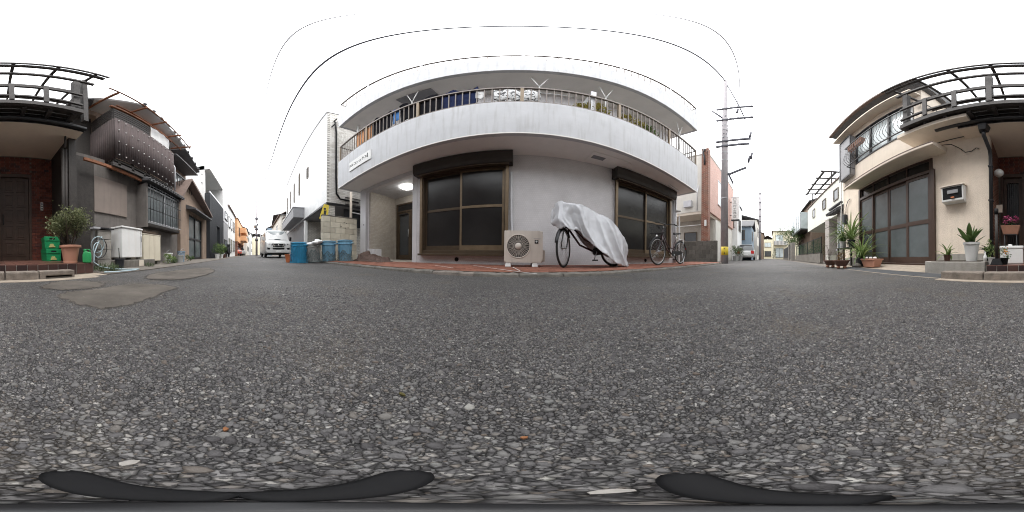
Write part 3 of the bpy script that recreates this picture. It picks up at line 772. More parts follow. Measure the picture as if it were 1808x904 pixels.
# ---------------- ground floor windows
def big_window(u0, u1, nm, box_l, box_r):
    fr = MB(); z0, z1 = SZ0, SZ1
    fr.wall(u0, u1, z0, z1, FV - 0.055, FV + 0.1, holes=[(u0 + 0.075, u1 - 0.075, z0 + 0.10, z1 - 0.06)])
    f = fr.build('window', M['bronze'], AP, bevel=0.004)
    mid = (u0 + u1) / 2
    for s0, s1, v, lt in ((u0 + 0.078, mid + 0.03, FV + 0.062, False), (mid - 0.03, u1 - 0.078, FV + 0.02, True)):
        s = MB(); zm = z0 + 0.10 + (z1 - z0) * 0.47
        s.wall(s0, s1, z0 + 0.10, z1 - 0.063, v - 0.018, v + 0.018, holes=[(s0 + 0.045, s1 - 0.045, z0 + 0.21, zm - 0.03), (s0 + 0.045, s1 - 0.045, zm + 0.03, z1 - 0.10)])
        s.build('sash', M['bronze_light'] if lt else M['bronze'], f)
        for zz in ((z0 + 0.2, zm - 0.02), (zm + 0.02, z1 - 0.09)):
            MB().box(s0 + 0.03, s1 - 0.03, v - 0.004, v + 0.004, *zz).build('pane', M['glass_dark'], f)
    MB().box(u0 - 0.02, u0 + 0.05, FV - 0.09, FV - 0.056, z0, z1).build('shutter_guide', M['bronze_light'], f, bevel=0.004)
    MB().box(u1 - 0.05, u1 + 0.02, FV - 0.09, FV - 0.056, z0, z1).build('shutter_guide', M['bronze_light'], f, bevel=0.004)
    MB().box(u0 - 0.04, u1 + 0.04, FV - 0.14, FV - 0.004, z0 - 0.03, z0 + 0.02).build('sill', M['bronze'], f, bevel=0.004)
    bx = MB(); bx.prism([(FV - 0.002, CE - 0.006), (FV - 0.24, CE - 0.006), (FV - 0.27, CE - 0.05), (FV - 0.27, z1 + 0.06), (FV - 0.23, z1 - 0.02), (FV - 0.002, z1 - 0.02)], 'x', u0 - box_l, u1 + box_r)
    bx.build('shutter_box', M['shutter'], AP, bevel=0.01)
    MB().box(u0 - 0.02, u1 + 0.02, FV - 0.20, FV - 0.10, z1 - 0.05, z1 - 0.022).build('shutter_slat', M['bronze'], AP)
big_window(*W1, 'window', 0.12, 0.10)
big_window(*W2, 'window', 0.10, 0.10)
# air vents low in the wall
for u in (-1.28, 3.6):
    MB().lathe([(0.0, 0), (0.045, 0), (0.05, 0.012), (0.035, 0.016), (0.0, 0.006)], (u, FV - 0.001, 0.16), 16, Matrix.Rotation(R(90), 3, 'X')).build('wall_vent', M['black'], AP, smooth=True)
# conduit beside the air conditioner
c0 = ap(896, 302, FV - 0.03); c1 = ap(896, 405, FV - 0.03)
MB().tube([(-0.06, FV - 0.03, 2.2), (-0.05, FV - 0.03, 1.2), (-0.03, FV - 0.04, 0.7), (0.05, FV - 0.10, 0.45)], 0.026, 10).build('pipe_cover', M['conc_white'], AP, smooth=True)
# right end: rain pipe, lamp tube, camera
MB().tube([(5.12, FV - 0.06, 0.05), (5.12, FV - 0.06, CE)], 0.042, 12).build('rain_pipe', M['pale_metal'], AP, smooth=True)
MB().tube([(5.02, FV - 0.05, 0.05), (5.02, FV - 0.05, CE)], 0.022, 10).build('rain_pipe', M['pale_metal'], AP, smooth=True)
MB().tube([(4.25, 0.45, CE - 0.045), (4.85, 0.5, CE - 0.045)], 0.028, 10).build('lamp_tube', M['white_metal'], AP, smooth=True)
MB().tube([(5.12, FV - 0.10, 2.02), (5.16, FV - 0.26, 2.02)], 0.045, 10).build('security_camera', M['white_metal'], AP, smooth=True)  # the camera of the right end, not a lamp
# ---------------- entrance recess
RV = 2.3
MB().box(EN[0] - 0.005, EN[0] + 0.06, FV + 0.162, RV, 0.0, CE).build('recess_wall', M['beige_tile'], AP)
MB().box(EN[1] - 0.06, EN[1] + 0.06, FV + 0.302, RV, 0.0, CE).build('recess_wall', M['beige_tile'], AP)
MB().wall(EN[0], EN[1], 0.0, CE, RV, RV + 0.12, holes=[(-4.45, -3.17, -0.01, 2.36)]).build('recess_back_wall', M['beige_tile'], AP)
MB().box(EN[0] - 0.2, EN[1] + 0.2, FV + 0.01, 5.2, CE - 0.10, CE - 0.004).build('recess_ceiling', M['conc_white'], AP)
MB().box(EN[0] - 0.2, EN[1] + 0.2, FV - 0.1, 5.2, -0.02, PZ - 0.003).build('recess_floor', M['beige_tile'], AP)
MB().box(-4.5, -3.05, 5.0, 5.1, 0, CE).build('hall_wall', M['cream_smooth'], AP)
fr = MB().wall(-4.45, -3.17, PZ, 2.36, RV - 0.02, RV + 0.06, holes=[(-4.38, -3.72, PZ - 0.01, 1.98), (-3.66, -3.23, PZ - 0.01, 1.98), (-4.38, -3.23, 2.04, 2.30)]).build('door_frame', M['bronze'], AP)
MB().box(-4.38, -3.23, RV + 0.01, RV + 0.02, 2.04, 2.30).build('transom', M['glass_dark'], fr)
MB().box(-3.66, -3.23, RV + 0.01, RV + 0.02, 0.5, 1.98).build('side_light', M['glass_clear'], fr)
dl = MB().wall(-4.38, -3.72, PZ + 0.01, 1.97, RV + 0.0, RV + 0.04, holes=[(-4.28, -3.82, 0.25, 1.87)]).build('door', M['bronze'], AP)
MB().box(-4.29, -3.81, RV + 0.015, RV + 0.022, 0.24, 1.88).build('pane', M['glass_clear'], dl)
MB().tube([(-3.79, RV - 0.06, 0.95), (-3.79, RV - 0.06, 1.25)], 0.014, 8).build('handle', M['steel'], dl, smooth=True)
MB().box(-4.27, -3.85, RV - 0.05, RV - 0.005, 1.86, 1.91).build('door_closer', M['dark_metal'], dl)
MB().box(-3.60, -3.40, RV - 0.012, RV - 0.002, 1.1, 1.38).build('notice', M['cream_smooth'], AP)
lm = MB().lathe([(0.0, -0.075), (0.12, -0.07), (0.19, -0.05), (0.215, -0.02), (0.215, 0.0)], (-3.32, 1.55, CE - 0.102), 28).build('ceiling_lamp', M['lit'], AP, smooth=True)
MB().box(-4.55, -4.12, FV + 0.02, FV + 0.32, PZ, 0.44).build('low_plinth', M['pillar_paint'], AP, bevel=0.008)
MB().box(-4.76, -4.70, FV - 0.022, FV - 0.013, 1.32, 1.37).build('number_plate', M['grey_panel'], AP)

# ---------------- name plate on the parapet
def text_mesh(body, size, mat_, ext=0.002):
    cu = bpy.data.curves.new('lettering', 'FONT'); cu.body = body; cu.size = size; cu.extrude = ext; cu.align_x = 'CENTER'; cu.align_y = 'CENTER'
    o = bpy.data.objects.new('lettering', cu); COL.objects.link(o)
    dg = bpy.context.evaluated_depsgraph_get(); dg.update()
    me = bpy.data.meshes.new_from_object(o.evaluated_get(dg))
    bpy.data.objects.remove(o); bpy.data.curves.remove(cu)
    me.materials.clear(); me.materials.append(mat_)
    return me
a, b = ap(617, 290, -0.03), ap(654.5, 272, -0.03)
pl = MB().box(a.x, b.x, -0.035, -0.005, 3.10, 3.46).build('name_plate', M['white_plastic'], AP, bevel=0.004)
wpl = b.x - a.x
def plate_text(body, u, z, size):
    me = text_mesh(body, size, M['black_ink'])
    o = piece('lettering', me, pl, (u, -0.038, z), (R(90), 0, 0))
plate_text('フルコンックス', a.x + wpl * 0.42, 3.28, 0.135)
plate_text('1', a.x + wpl * 0.88, 3.29, 0.24)

# ================================================================== things on and below the balcony
def hung(name, label, cat, mat_, px0, px1, zt, zb, seed, drop_back=0.25, wav=0.05, grp=None, top_var=0.06):
    """a cloth laid over the top rail of the first floor balcony"""
    rnd = random.Random(seed)
    u0, u1 = ap(px0, 440, 0.05).x, ap(px1, 440, 0.05).x
    ph = [rnd.uniform(0, 6.28) for _ in range(6)]
    def fn(s, t):
        u = u0 + (u1 - u0) * s
        k = sum(math.sin(s * (5 + 7 * i) * abs(u1 - u0) + ph[i]) / (i + 1) for i in range(4))
        L = (zt - zb) + drop_back; d = t * L
        tv = top_var * max(0, math.sin(s * 9 + ph[4])) + 0.02 * k
        if d < drop_back: v = 0.12 + 0.02 * k; z = zt + tv - (drop_back - d)
        else:
            z = zt + tv - (d - drop_back) * (1 + 0.10 * math.sin(s * 6 + ph[5])); v = 0.10 - 0.0 + wav * 0.4 * k * min(1, (d - drop_back) * 3)
        v = max(v, 0.088)
        if abs(d - drop_back) < 0.03: v = 0.055; z = max(z, 4.78)
        return (u, v, z)
    mb = MB().grid(fn, max(6, int(abs(u1 - u0) / 0.05)), 14)
    vv = [FR[AP] @ Vector(p) for p in mb.v]; mb.v = [tuple(p) for p in vv]
    o = mb.build(name, mat_, smooth=True)
    sm = o.modifiers.new('thickness', 'SOLIDIFY'); sm.thickness = 0.008
    return tag(o, label, cat, grp)
hung('hanging_cloth', 'orange cloth hung over the balcony rail near the white pipe', 'cloth', M['cloth_orange'], 626, 652, 4.80, 4.05, 1)
hung('hanging_sheet', 'black crumpled sheet hung on the balcony rail beside the orange cloth', 'sheet', M['cloth_black'], 653, 687, 4.84, 4.0, 2, top_var=0.10)
hung('hanging_sheet', 'bright blue sheet hung on the balcony rail among the dark sheets', 'sheet', M['cloth_blue'], 688, 700, 4.84, 4.25, 3)
hung('hanging_sheet', 'black and navy crumpled sheet on the balcony rail below the first bracket', 'sheet', M['cloth_black'], 701, 772, 4.86, 4.0, 4, top_var=0.16)
hung('hanging_sheet', 'long navy plastic sheet draped over the balcony rail', 'sheet', M['cloth_navy'], 773, 838, 4.87, 4.0, 5, top_var=0.16)
hung('hanging_sheet', 'small white cloth bunched beside the navy sheet on the balcony', 'sheet', M['cloth_white'], 834, 850, 4.83, 4.35, 6)
pat = bpy.data.materials.new('black_white_print'); t_, b_ = nodes_of(pat)
tc_ = t_.nodes.new("ShaderNodeTexCoord"); nz = t_.nodes.new("ShaderNodeTexNoise"); nz.inputs['Scale'].default_value = 7; nz.inputs['Distortion'].default_value = 1.5
cr = t_.nodes.new("ShaderNodeValToRGB"); cr.color_ramp.interpolation = 'CONSTANT'; cr.color_ramp.elements[0].color = (0.65, 0.65, 0.65, 1); cr.color_ramp.elements[1].position = 0.52; cr.color_ramp.elements[1].color = (0.02, 0.02, 0.025, 1)
t_.links.new(tc_.outputs['Object'], nz.inputs['Vector']); t_.links.new(nz.outputs['Fac'], cr.inputs['Fac']); t_.links.new(cr.outputs[0], b_.inputs['Base Color'])
def stand_sheet():
    u0, u1 = ap(872, 150, 0.3).x, ap(956, 150, 0.3).x
    def fn(s, t):
        u = u0 + (u1 - u0) * s
        return (u, 0.30 + 0.03 * math.sin(s * 14) + 0.16 * abs(t - 0.42), 5.12 - 0.10 * s - (abs(t - 0.42)) * 1.3 + 0.02 * math.sin(s * 25 + t * 4))
    mb = MB().grid(fn, 22, 14); mb.v = [tuple(FR[AP] @ Vector(p)) for p in mb.v]
    o = mb.build('patterned_sheet', pat, smooth=True); o.modifiers.new('t', 'SOLIDIFY').thickness = 0.006
    tag(o, 'black and white patterned sheet drying on the balcony behind the rail', 'sheet')
stand_sheet()

# ================================================================== plants, pots (helpers)
def leaf_mesh(mb, p, d, L, W, rnd, bend=0.0):
    """one pointed leaf from p along d"""
    d = Vector(d).normalized(); up = Vector((0, 0, 1)); s = d.cross(up)
    s = s.normalized() if s.length > 0.05 else Vector((1, 0, 0))
    n = s.cross(d).normalized()
    a = p; b = p + d * L * 0.45 + s * W / 2 + n * bend * L * 0.1; c = p + d * L - n * bend * L * 0.3; e = p + d * L * 0.45 - s * W / 2 + n * bend * L * 0.1
    mb.add([a, b, c, e], [(0, 1, 2), (0, 2, 3)])

def foliage(mb, c, rad, n, L, W, seed, shell=0.55, up=0.2):
    rnd = random.Random(seed); c = Vector(c)
    lobes = [(Vector((rnd.gauss(0, 0.45), rnd.gauss(0, 0.45), rnd.gauss(0, 0.4))), rnd.uniform(0.35, 0.6)) for _ in range(9)]
    for i in range(n):
        lc, lr = lobes[rnd.randrange(len(lobes))]
        q = Vector((rnd.gauss(0, 1), rnd.gauss(0, 1), rnd.gauss(0, 1))).normalized() * lr * (shell + (1 - shell) * rnd.random()) + lc
        if q.length > 1.15: q = q / q.length * rnd.uniform(0.8, 1.1)
        p = c + Vector((q.x * rad[0], q.y * rad[1], q.z * rad[2]))
        d = q.normalized() * 0.6 + Vector((rnd.gauss(0, 0.6), rnd.gauss(0, 0.6), rnd.gauss(up, 0.5)))
        leaf_mesh(mb, p, d, L * rnd.uniform(0.6, 1.2), W * rnd.uniform(0.7, 1.2), rnd, rnd.uniform(0, 1))

def strap(mb, p, az, L, W, lean, droop, segs=8):
    """one arching strap-shaped leaf, folded along its midrib"""
    h = Vector((math.cos(az), math.sin(az), 0)); s = Vector((-math.sin(az), math.cos(az), 0)); vs_ = []; pos = Vector(p); ang = lean
    for i in range(segs + 1):
        t = i / segs; w = W * (0.55 + 0.9 * t) * (1 - t ** 3) + 0.001
        n = Vector((-math.sin(ang) * h.x, -math.sin(ang) * h.y, math.cos(ang)))
        vs_ += [pos + s * w / 2 + n * w * 0.12, pos, pos - s * w / 2 + n * w * 0.12]
        pos = pos + (h * math.cos(ang) + Vector((0, 0, 1)) * math.sin(ang)) * (L / segs)
        ang -= droop / segs
    mb.add(vs_, [f for i in range(segs) for f in ((i * 3, i * 3 + 1, i * 3 + 4, i * 3 + 3), (i * 3 + 1, i * 3 + 2, i * 3 + 5, i * 3 + 4))])

def pot(parent, name, prof, material, c=(0, 0, 0), soil=None, n=24):
    o = MB().lathe(prof, c, n).build(name, material, parent, smooth=True)
    m_ = o.modifiers.new('edges', 'EDGE_SPLIT'); m_.split_angle = R(35)
    if soil: MB().lathe([(0.0, soil[1] + 0.01), (soil[0] * 0.6, soil[1] + 0.006), (soil[0], soil[1] - 0.004)], c, 16).build('soil', M['soil'], parent, smooth=True)
    return o

def cuppot(r0, r1, h, t=0.008):
    return [(0.0, 0.0), (r0, 0.0), (r1, h * 0.88), (r1 * 1.10, h * 0.885), (r1 * 1.10, h), (r1 - t, h), (r1 - t * 2, h * 0.84), (0.0, h * 0.82)]

def strap_plant(T, c, n, L, W, seed, mat_, lean=(0.7, 1.5), droop=(0.8, 2.4)):
    rnd = random.Random(seed); mb = MB()
    for i in range(n):
        a = rnd.uniform(0, 6.283)
        strap(mb, Vector(c) + Vector((rnd.uniform(-0.03, 0.03), rnd.uniform(-0.03, 0.03), 0)), a, L * rnd.uniform(0.6, 1.1), W * rnd.uniform(0.7, 1.1), rnd.uniform(*lean), rnd.uniform(*droop))
    return mb.build('leaves', mat_, T)

# ================================================================== AIR CONDITIONER
def air_conditioner():
    T = thing('air_conditioner', 'beige outdoor air conditioner unit with round fan grille on the brick pavement', 'air conditioner', (0.205, 2.88, PZ + 0.003))
    w, d, z0, z1 = 0.345, 0.28, 0.075, 0.645
    cx, cz, r = -0.095, 0.365, 0.205
    # cabinet with a round opening in front
    mb = MB(); mb.box(-w, w, 0.012, d, z0, z1); mb.build('cabinet', M['ac'], T, bevel=0.012)
    fp = MB(); n = 40; sq = []
    for i in range(n):
        a = 2 * math.pi * i / n; c, s = math.cos(a), math.sin(a)
        kx = min((w + cx) if c < 0 else (w - cx), 9) / max(abs(c), 1e-6); kz = ((cz - z0) if s < 0 else (z1 - cz)) / max(abs(s), 1e-6); k = min(kx, kz)
        sq.append((cx + c * k, cz + s * k))
    vs_ = []
    for y in (0.0, 0.012):
        vs_ += [(cx + math.cos(2 * math.pi * i / n) * r, y, cz + math.sin(2 * math.pi * i / n) * r) for i in range(n)] + [(q[0], y, q[1]) for q in sq]
    ff = []
    for i in range(n):
        j = (i + 1) % n
        ff += [(i, j, n + j, n + i), (2 * n + i, 3 * n + i, 3 * n + j, 2 * n + j), (i, 2 * n + i, 2 * n + j, j), (n + i, n + j, 3 * n + j, 3 * n + i)]
    for q in ((-w, z1), (w, z1), (-w, z0), (w, z0)): pass
    fp.add(vs_, ff).build('front_panel', M['ac'], T)
    RX = Matrix.Rotation(R(90), 3, 'X')
    MB().lathe([(0.0, 0.0), (r - 0.002, 0.0), (r - 0.002, 0.004)], (cx, 0.0115, cz), 40, RX).build('fan_well', M['black'], T)
    g = MB()
    for k in range(4, 10): g.torus((cx, -0.010 + 0.001 * k, cz), 0.022 * k, 0.0022, RX, 36, 5)
    g.torus((cx, -0.002, cz), r + 0.002, 0.008, RX, 40, 8)
    for k in range(32):
        a = 2 * math.pi * k / 32
        g.beam((cx + math.cos(a) * 0.055, -0.006, cz + math.sin(a) * 0.055), (cx + math.cos(a) * r, -0.003, cz + math.sin(a) * r), 0.0042, 0.004, (0, 1, 0))
    g.build('fan_grille', M['ac'], T, kind='stuff')
    MB().lathe([(0.0, 0.016), (0.05, 0.014), (0.058, 0.004), (0.058, 0.0)], (cx, -0.004, cz), 24, RX).build('grille_hub', M['ac'], T, smooth=True)
    fb = MB()
    for k in range(3):
        a0 = 2 * math.pi * k / 3
        fb.grid(lambda s, t: (cx + math.cos(a0 + s * 1.5) * (0.05 + 0.14 * t), 0.0085 - 0.006 * s, cz + math.sin(a0 + s * 1.5) * (0.05 + 0.14 * t)), 8, 3)
    fb.build('fan', M['dark_metal'], T)
    lp = MB().box(0.195, 0.262, -0.004, -0.0005, 0.415, 0.478).build('logo_plate', M['black'], T)
    e = MB(); e.lathe([(0, 0), (0.017, 0), (0.017, 0.002), (0, 0.002)], (0.228, -0.0045, 0.452), 12, RX); e.build('emblem', M['white_metal'], lp)
    MB().prism([(0.218, 0.447), (0.238, 0.447), (0.228, 0.424)], 'y', -0.0065, -0.0042).build('emblem', M['white_metal'], lp)
    MB().box(0.175, 0.30, -0.003, -0.0004, 0.500, 0.506).build('panel_seam', M['grey_panel'], T)
    MB().box(w, w + 0.055, 0.06, 0.22, 0.09, 0.30).build('valve_cover', M['ac'], T, bevel=0.012)
    for x in (-0.275, 0.205):
        MB().add([(x - 0.055, -0.01, 0), (x + 0.055, -0.01, 0), (x + 0.055, 0.30, 0), (x - 0.055, 0.30, 0), (x - 0.038, 0.01, 0.075), (x + 0.038, 0.01, 0.075), (x + 0.038, 0.28, 0.075), (x - 0.038, 0.28, 0.075)],
                 [(0, 3, 2, 1), (4, 5, 6, 7), (0, 1, 5, 4), (1, 2, 6, 5), (2, 3, 7, 6), (3, 0, 4, 7)]).build('foot', M['white_plastic'], T, bevel=0.006)
M['ac'] = mat('ac_enamel', (0.55, 0.50, 0.45), 0.5, 0.05, 6, streak=0.18)
air_conditioner()

# ================================================================== BICYCLES
def bicycle(name, label, loc, rz, steer, cover_only=False, basket=True):
    """front wheel at x=0, rear wheel at x=1.08; steer turns the front end about the head tube"""
    T = thing(name, label, 'bicycle', loc, rz)
    Rw = 0.335; BX = 1.08
    RX = Matrix.Rotation(R(90), 3, 'X'); S = Matrix.Rotation(steer, 3, 'Z')
    def st(p): return S @ Vector(p)
    def wheel(cx, Mx, f):
        w = MB(); w.torus(f((cx, 0, Rw)), Rw - 0.018, 0.018, Mx, 44, 8); o = w.build('wheel', M['rubber'], T, smooth=True)
        MB().torus(f((cx, 0, Rw)), Rw - 0.043, 0.011, Mx, 44, 6).build('rim', M['steel'], o, smooth=True)
        sp = MB()
        for k in range(32):
            a = 2 * math.pi * k / 32; b = a + (0.9 if k % 2 else -0.9); y = 0.028 if k % 4 < 2 else -0.028
            sp.tube([f((cx + math.cos(b) * 0.022, y, Rw + math.sin(b) * 0.022)), f((cx + math.cos(a) * (Rw - 0.05), 0, Rw + math.sin(a) * (Rw - 0.05)))], 0.0016, 4, False)
        sp.build('spokes', M['steel'], o, kind='stuff')
        MB().tube([f((cx, -0.05, Rw)), f((cx, 0.05, Rw))], 0.02, 10).build('hub', M['steel'], o, smooth=True)
        return o
    wheel(0.0, S @ RX, st); wheel(BX, RX, Vector)
    fk = MB()
    for sy in (-0.05, 0.05):
        fk.tube([st((0, sy, Rw)), st((0.10, sy, 0.62)), st((0.16, sy * 0.4, 0.73))], [0.010, 0.012, 0.013], 8)
    fk.tube([st((0.155, 0, 0.70)), st((0.21, 0, 0.92))], 0.018, 10)
    fk.build('fork', M['bike_frame'] if not cover_only else M['dark_metal'], T, smooth=True)
    fr = MB(); bb = Vector((0.62, 0, 0.28)); hd = st((0.17, 0, 0.72)); sc = Vector((0.80, 0, 0.66))
    fr.tube([hd, hd * 0.5 + bb * 0.5 - Vector((0.03, 0, 0.10)), bb], 0.019, 10)
    fr.tube([st((0.185, 0, 0.80)), Vector((0.42, 0, 0.48)), Vector((0.70, 0, 0.42))], 0.014, 8)
    fr.tube([bb, sc], 0.016, 10)
    for sy in (-0.05, 0.05):
        fr.tube([bb + Vector((0, sy * 0.6, 0)), (BX, sy, Rw)], 0.010, 8); fr.tube([sc - Vector((0, 0, 0.06)), (BX, sy, Rw)], 0.008, 8)
    fr.build('frame', M['bike_frame'], T, smooth=True)
    def fender(cx, f, a0, a1, m_):
        g = MB()
        def fn(s, t):
            a = a0 + (a1 - a0) * s; q = (t - 0.5) * 2
            rr = Rw + 0.018 - 0.012 * q * q
            return f((cx + math.cos(a) * rr, 0.028 * q, Rw + math.sin(a) * rr))
        o = g.grid(fn, 20, 4).build('mudguard', m_, T, smooth=True); o.modifiers.new('t', 'SOLIDIFY').thickness = 0.002
    fender(0.0, st, R(35), R(170), M['dark_metal']); fender(BX, Vector, R(-20), R(160), M['dark_metal'])
    MB().tube([st((0.21, 0, 0.92)), st((0.225, 0, 0.98))], 0.012, 8).build('stem', M['chrome'], T, smooth=True)
    if not cover_only: hb = MB().tube([st(p) for p in ((0.44, -0.27, 1.00), (0.32, -0.25, 1.03), (0.22, -0.12, 1.02), (0.20, 0, 0.99), (0.22, 0.12, 1.02), (0.32, 0.25, 1.03), (0.44, 0.27, 1.00))], 0.011, 8).build('handlebar', M['dark_metal'], T, smooth=True)
    for sy in (() if cover_only else (-1, 1)):
        MB().tube([st((0.34, sy * 0.252, 1.027)), st((0.46, sy * 0.272, 0.998))], 0.016, 8).build('grip', M['black'], hb, smooth=True)
    MB().tube([sc, sc + Vector((0.06, 0, 0.16))], 0.012, 8).build('seat_post', M['chrome'], T, smooth=True)
    sd_ = MB()
    def seat(s, t):
        a = (t - 0.5) * math.pi * 1.15; wv = 0.022 + 0.085 * (s ** 1.6)
        return (0.70 + 0.25 * s, math.sin(a) * wv, 0.835 + 0.012 * s + 0.02 * s * s + math.cos(a) * 0.035)
    sd_.grid(seat, 10, 10); o = sd_.build('saddle', M['black'], T, smooth=True); o.modifiers.new('t', 'SOLIDIFY').thickness = 0.01
    rk = MB()
    for sy in (-0.06, 0.06):
        rk.tube([(0.86, sy, 0.70), (1.22, sy, 0.71)], 0.006, 6); rk.tube([(1.15, sy, 0.71), (BX, sy, Rw)], 0.005, 6)
    for k in range(5): rk.tube([(0.90 + k * 0.08, -0.06, 0.705), (0.90 + k * 0.08, 0.06, 0.705)], 0.005, 6)
    rk.build('carrier', M['chrome'], T, smooth=True, kind='stuff')
    cg = MB(); cg.prism([(0.55, 0.33), (0.62, 0.365), (1.0, 0.375), (1.12, 0.35), (1.10, 0.29), (0.62, 0.215), (0.55, 0.24)], 'y', -0.06, -0.045)
    cg.build('chain_guard', M['dark_metal'], T, bevel=0.004)
    cr_ = MB(); cr_.tube([(0.55, -0.085, 0.13), (0.615, -0.08, 0.27), (0.62, -0.07, 0.28), (0.62, 0.07, 0.28), (0.625, 0.08, 0.29), (0.69, 0.085, 0.43)], 0.009, 8)
    cr_.build('crank', M['steel'], T, smooth=True)
    for p in ((0.55, -0.125, 0.13), (0.69, 0.125, 0.43)): MB().obox(p, (0.085, 0.07, 0.022)).build('pedal', M['black'], T, bevel=0.004)
    MB().tube([(BX - 0.02, -0.07, Rw - 0.02), (BX + 0.02, -0.11, 0.02), (BX - 0.02, -0.13, 0.005)], 0.009, 8).build('kickstand', M['steel'], T, smooth=True)
    MB().obox((BX + 0.32, 0, Rw + 0.12), (0.02, 0.045, 0.06)).build('reflector', M['tail'], T, bevel=0.004)
    ll = st((-0.02, -0.045, 0.66))
    if basket:
        bk = MB(); x0, x1, y0, z0, z1 = -0.17, 0.13, 0.16, 0.76, 1.00
        def bp(x, y, z):
            k = 0.82 + 0.18 * (z - z0) / (z1 - z0)
            return st((-0.02 + (x + 0.02) * k, y * k, z))
        for k in range(6):
            z = z0 + (z1 - z0) * k / 5; r_ = 0.006 if k == 5 else 0.0028
            bk.tube([bp(x0, -y0, z), bp(x1, -y0, z), bp(x1, y0, z), bp(x0, y0, z), bp(x0, -y0, z)], r_, 5)
        for k in range(9):
            x = x0 + (x1 - x0) * k / 8
            for y in (-y0, y0): bk.tube([bp(x, y, z0), bp(x, y, z1)], 0.0028, 5)
            bk.tube([bp(x, -y0, z0), bp(x, y0, z0)], 0.0028, 5)
        for k in range(1, 9):
            y = -y0 + 2 * y0 * k / 9
            for x in (x0, x1): bk.tube([bp(x, y, z0), bp(x, y, z1)], 0.0028, 5)
        bk.build('basket', M['dark_metal'], T, kind='stuff')
    if not cover_only: MB().lathe([(0, -0.03), (0.03, -0.02), (0.038, 0.02), (0.03, 0.028), (0, 0.03)], st((-0.06, 0, 0.70)), 12, Matrix.Rotation(R(-90), 3, 'Y')).build('front_lamp', M['chrome'], T, smooth=True)
    return T
b1 = bicycle('bicycle', 'dark city bicycle with front basket parked in front of the shuttered window', (3.06, 2.45, PZ + 0.003), R(1), R(2))
b2 = bicycle('covered_bicycle', 'bicycle mostly hidden under a silver cover, its turned front wheel showing', (0.86, 2.62, PZ + 0.003), R(4), R(48), cover_only=True, basket=False)

# silver cover thrown over the second bicycle
def bike_cover():
    # stations along the bicycle: x, ridge z, half width at ridge, near hem z, near hem y, far hem z
    st = [(-0.20, 0.86, 0.0, 0.70, -0.015, 0.70), (-0.185, 0.98, 0.03, 0.66, -0.10, 0.70), (-0.15, 1.10, 0.09, 0.64, -0.21, 0.70), (-0.10, 1.135, 0.14, 0.63, -0.24, 0.68), (-0.02, 1.10, 0.17, 0.63, -0.25, 0.66), (0.08, 1.095, 0.18, 0.615, -0.25, 0.64), (0.17, 1.10, 0.20, 0.60, -0.26, 0.60),
          (0.24, 1.095, 0.20, 0.50, -0.26, 0.55), (0.36, 1.08, 0.17, 0.37, -0.30, 0.5), (0.52, 1.045, 0.12, 0.28, -0.33, 0.42), (0.66, 1.01, 0.10, 0.20, -0.34, 0.34), (0.80, 0.985, 0.10, 0.13, -0.34, 0.28), (0.94, 0.935, 0.10, 0.05, -0.33, 0.2),
          (1.06, 0.86, 0.09, 0.012, -0.31, 0.12), (1.18, 0.76, 0.08, 0.006, -0.27, 0.1), (1.30, 0.64, 0.06, 0.006, -0.18, 0.1), (1.39, 0.52, 0.04, 0.02, -0.13, 0.1), (1.44, 0.44, 0.02, 0.05, -0.05, 0.1)]
    st = [(x, zr, hw, zh, yh, zf if x < -0.17 else (min(zr - 0.12, 0.42 + (zh - 0.25) * 1.5) if zh > 0.10 else zh + 0.2)) for x, zr, hw, zh, yh, zf in st]
    rnd = random.Random(5); ph = [rnd.uniform(0, 6.3) for _ in range(12)]
    def lerp(u):
        f = u * (len(st) - 1); i = min(int(f), len(st) - 2); s = f - i; s = s * s * (3 - 2 * s) * 0.5 + s * 0.5
        return [a + (b - a) * s for a, b in zip(st[i], st[i + 1])]
    def fn(u, t):
        x, zr, hw, zh, yh, zf = lerp(u)
        q = (t - 0.5) * 2          # -1 near hem .. 0 ridge .. 1 far hem
        a = abs(q); sy = -1 if q < 0 else 1
        z_end = zh if q < 0 else zf; y_end = abs(yh)
        k = min(1, a / 0.25)
        if a < 0.25: y = hw * k; z = zr - 0.02 * k * k
        else:
            g = (a - 0.25) / 0.75
            y = hw + (y_end - hw) * (g ** 0.8); z = zr - 0.02 - (zr - 0.02 - z_end) * g
        def rg(v, p=1.0):            # sharp-crested fold
            return (1 - abs(math.sin(v))) ** (1.6 * p) - 0.35
        env = min(1, a * 1.6)
        fold = (rg(u * 10 + q * 2.6 + ph[0]) * 0.055 + rg(u * 23 + q * 4.2 + ph[1]) * 0.018 + rg(u * 15 - q * 2.0 + ph[2]) * 0.012) * env * min(1, 0.25 + u * 2.2)
        fold += 0.004 * rg(u * 27 - a * 5 + ph[5])
        sag = 0.010 * rg(u * 11 + ph[4]) * (1 - a)
        return (x + 0.03 * math.sin(a * 9 + ph[4]) * a, sy * max(0.0, y + fold), max(0.004, z + fold * 0.35 + sag + (0.018 * math.sin(u * 45 + ph[6]) if a > 0.93 else 0)))
    mb = MB().grid(fn, 120, 64)
    M0 = FR[b2]
    mb.v = [tuple(M0 @ Vector(p)) for p in mb.v]
    o = mb.build('bicycle_cover', M['silver'], smooth=True)
    o.modifiers.new('t', 'SOLIDIFY').thickness = 0.004
    dn = o.modifiers.new('creases', 'DISPLACE'); tx = bpy.data.textures.new('crease', 'CLOUDS'); tx.noise_type = 'HARD_NOISE'; tx.noise_scale = 0.13; tx.noise_depth = 0; dn.texture = tx; dn.strength = 0.009; dn.mid_level = 0.35; dn.texture_coords = 'LOCAL'
    tag(o, 'crumpled silver grey cover thrown over the bicycle beside the air conditioner', 'cover')
bike_cover()

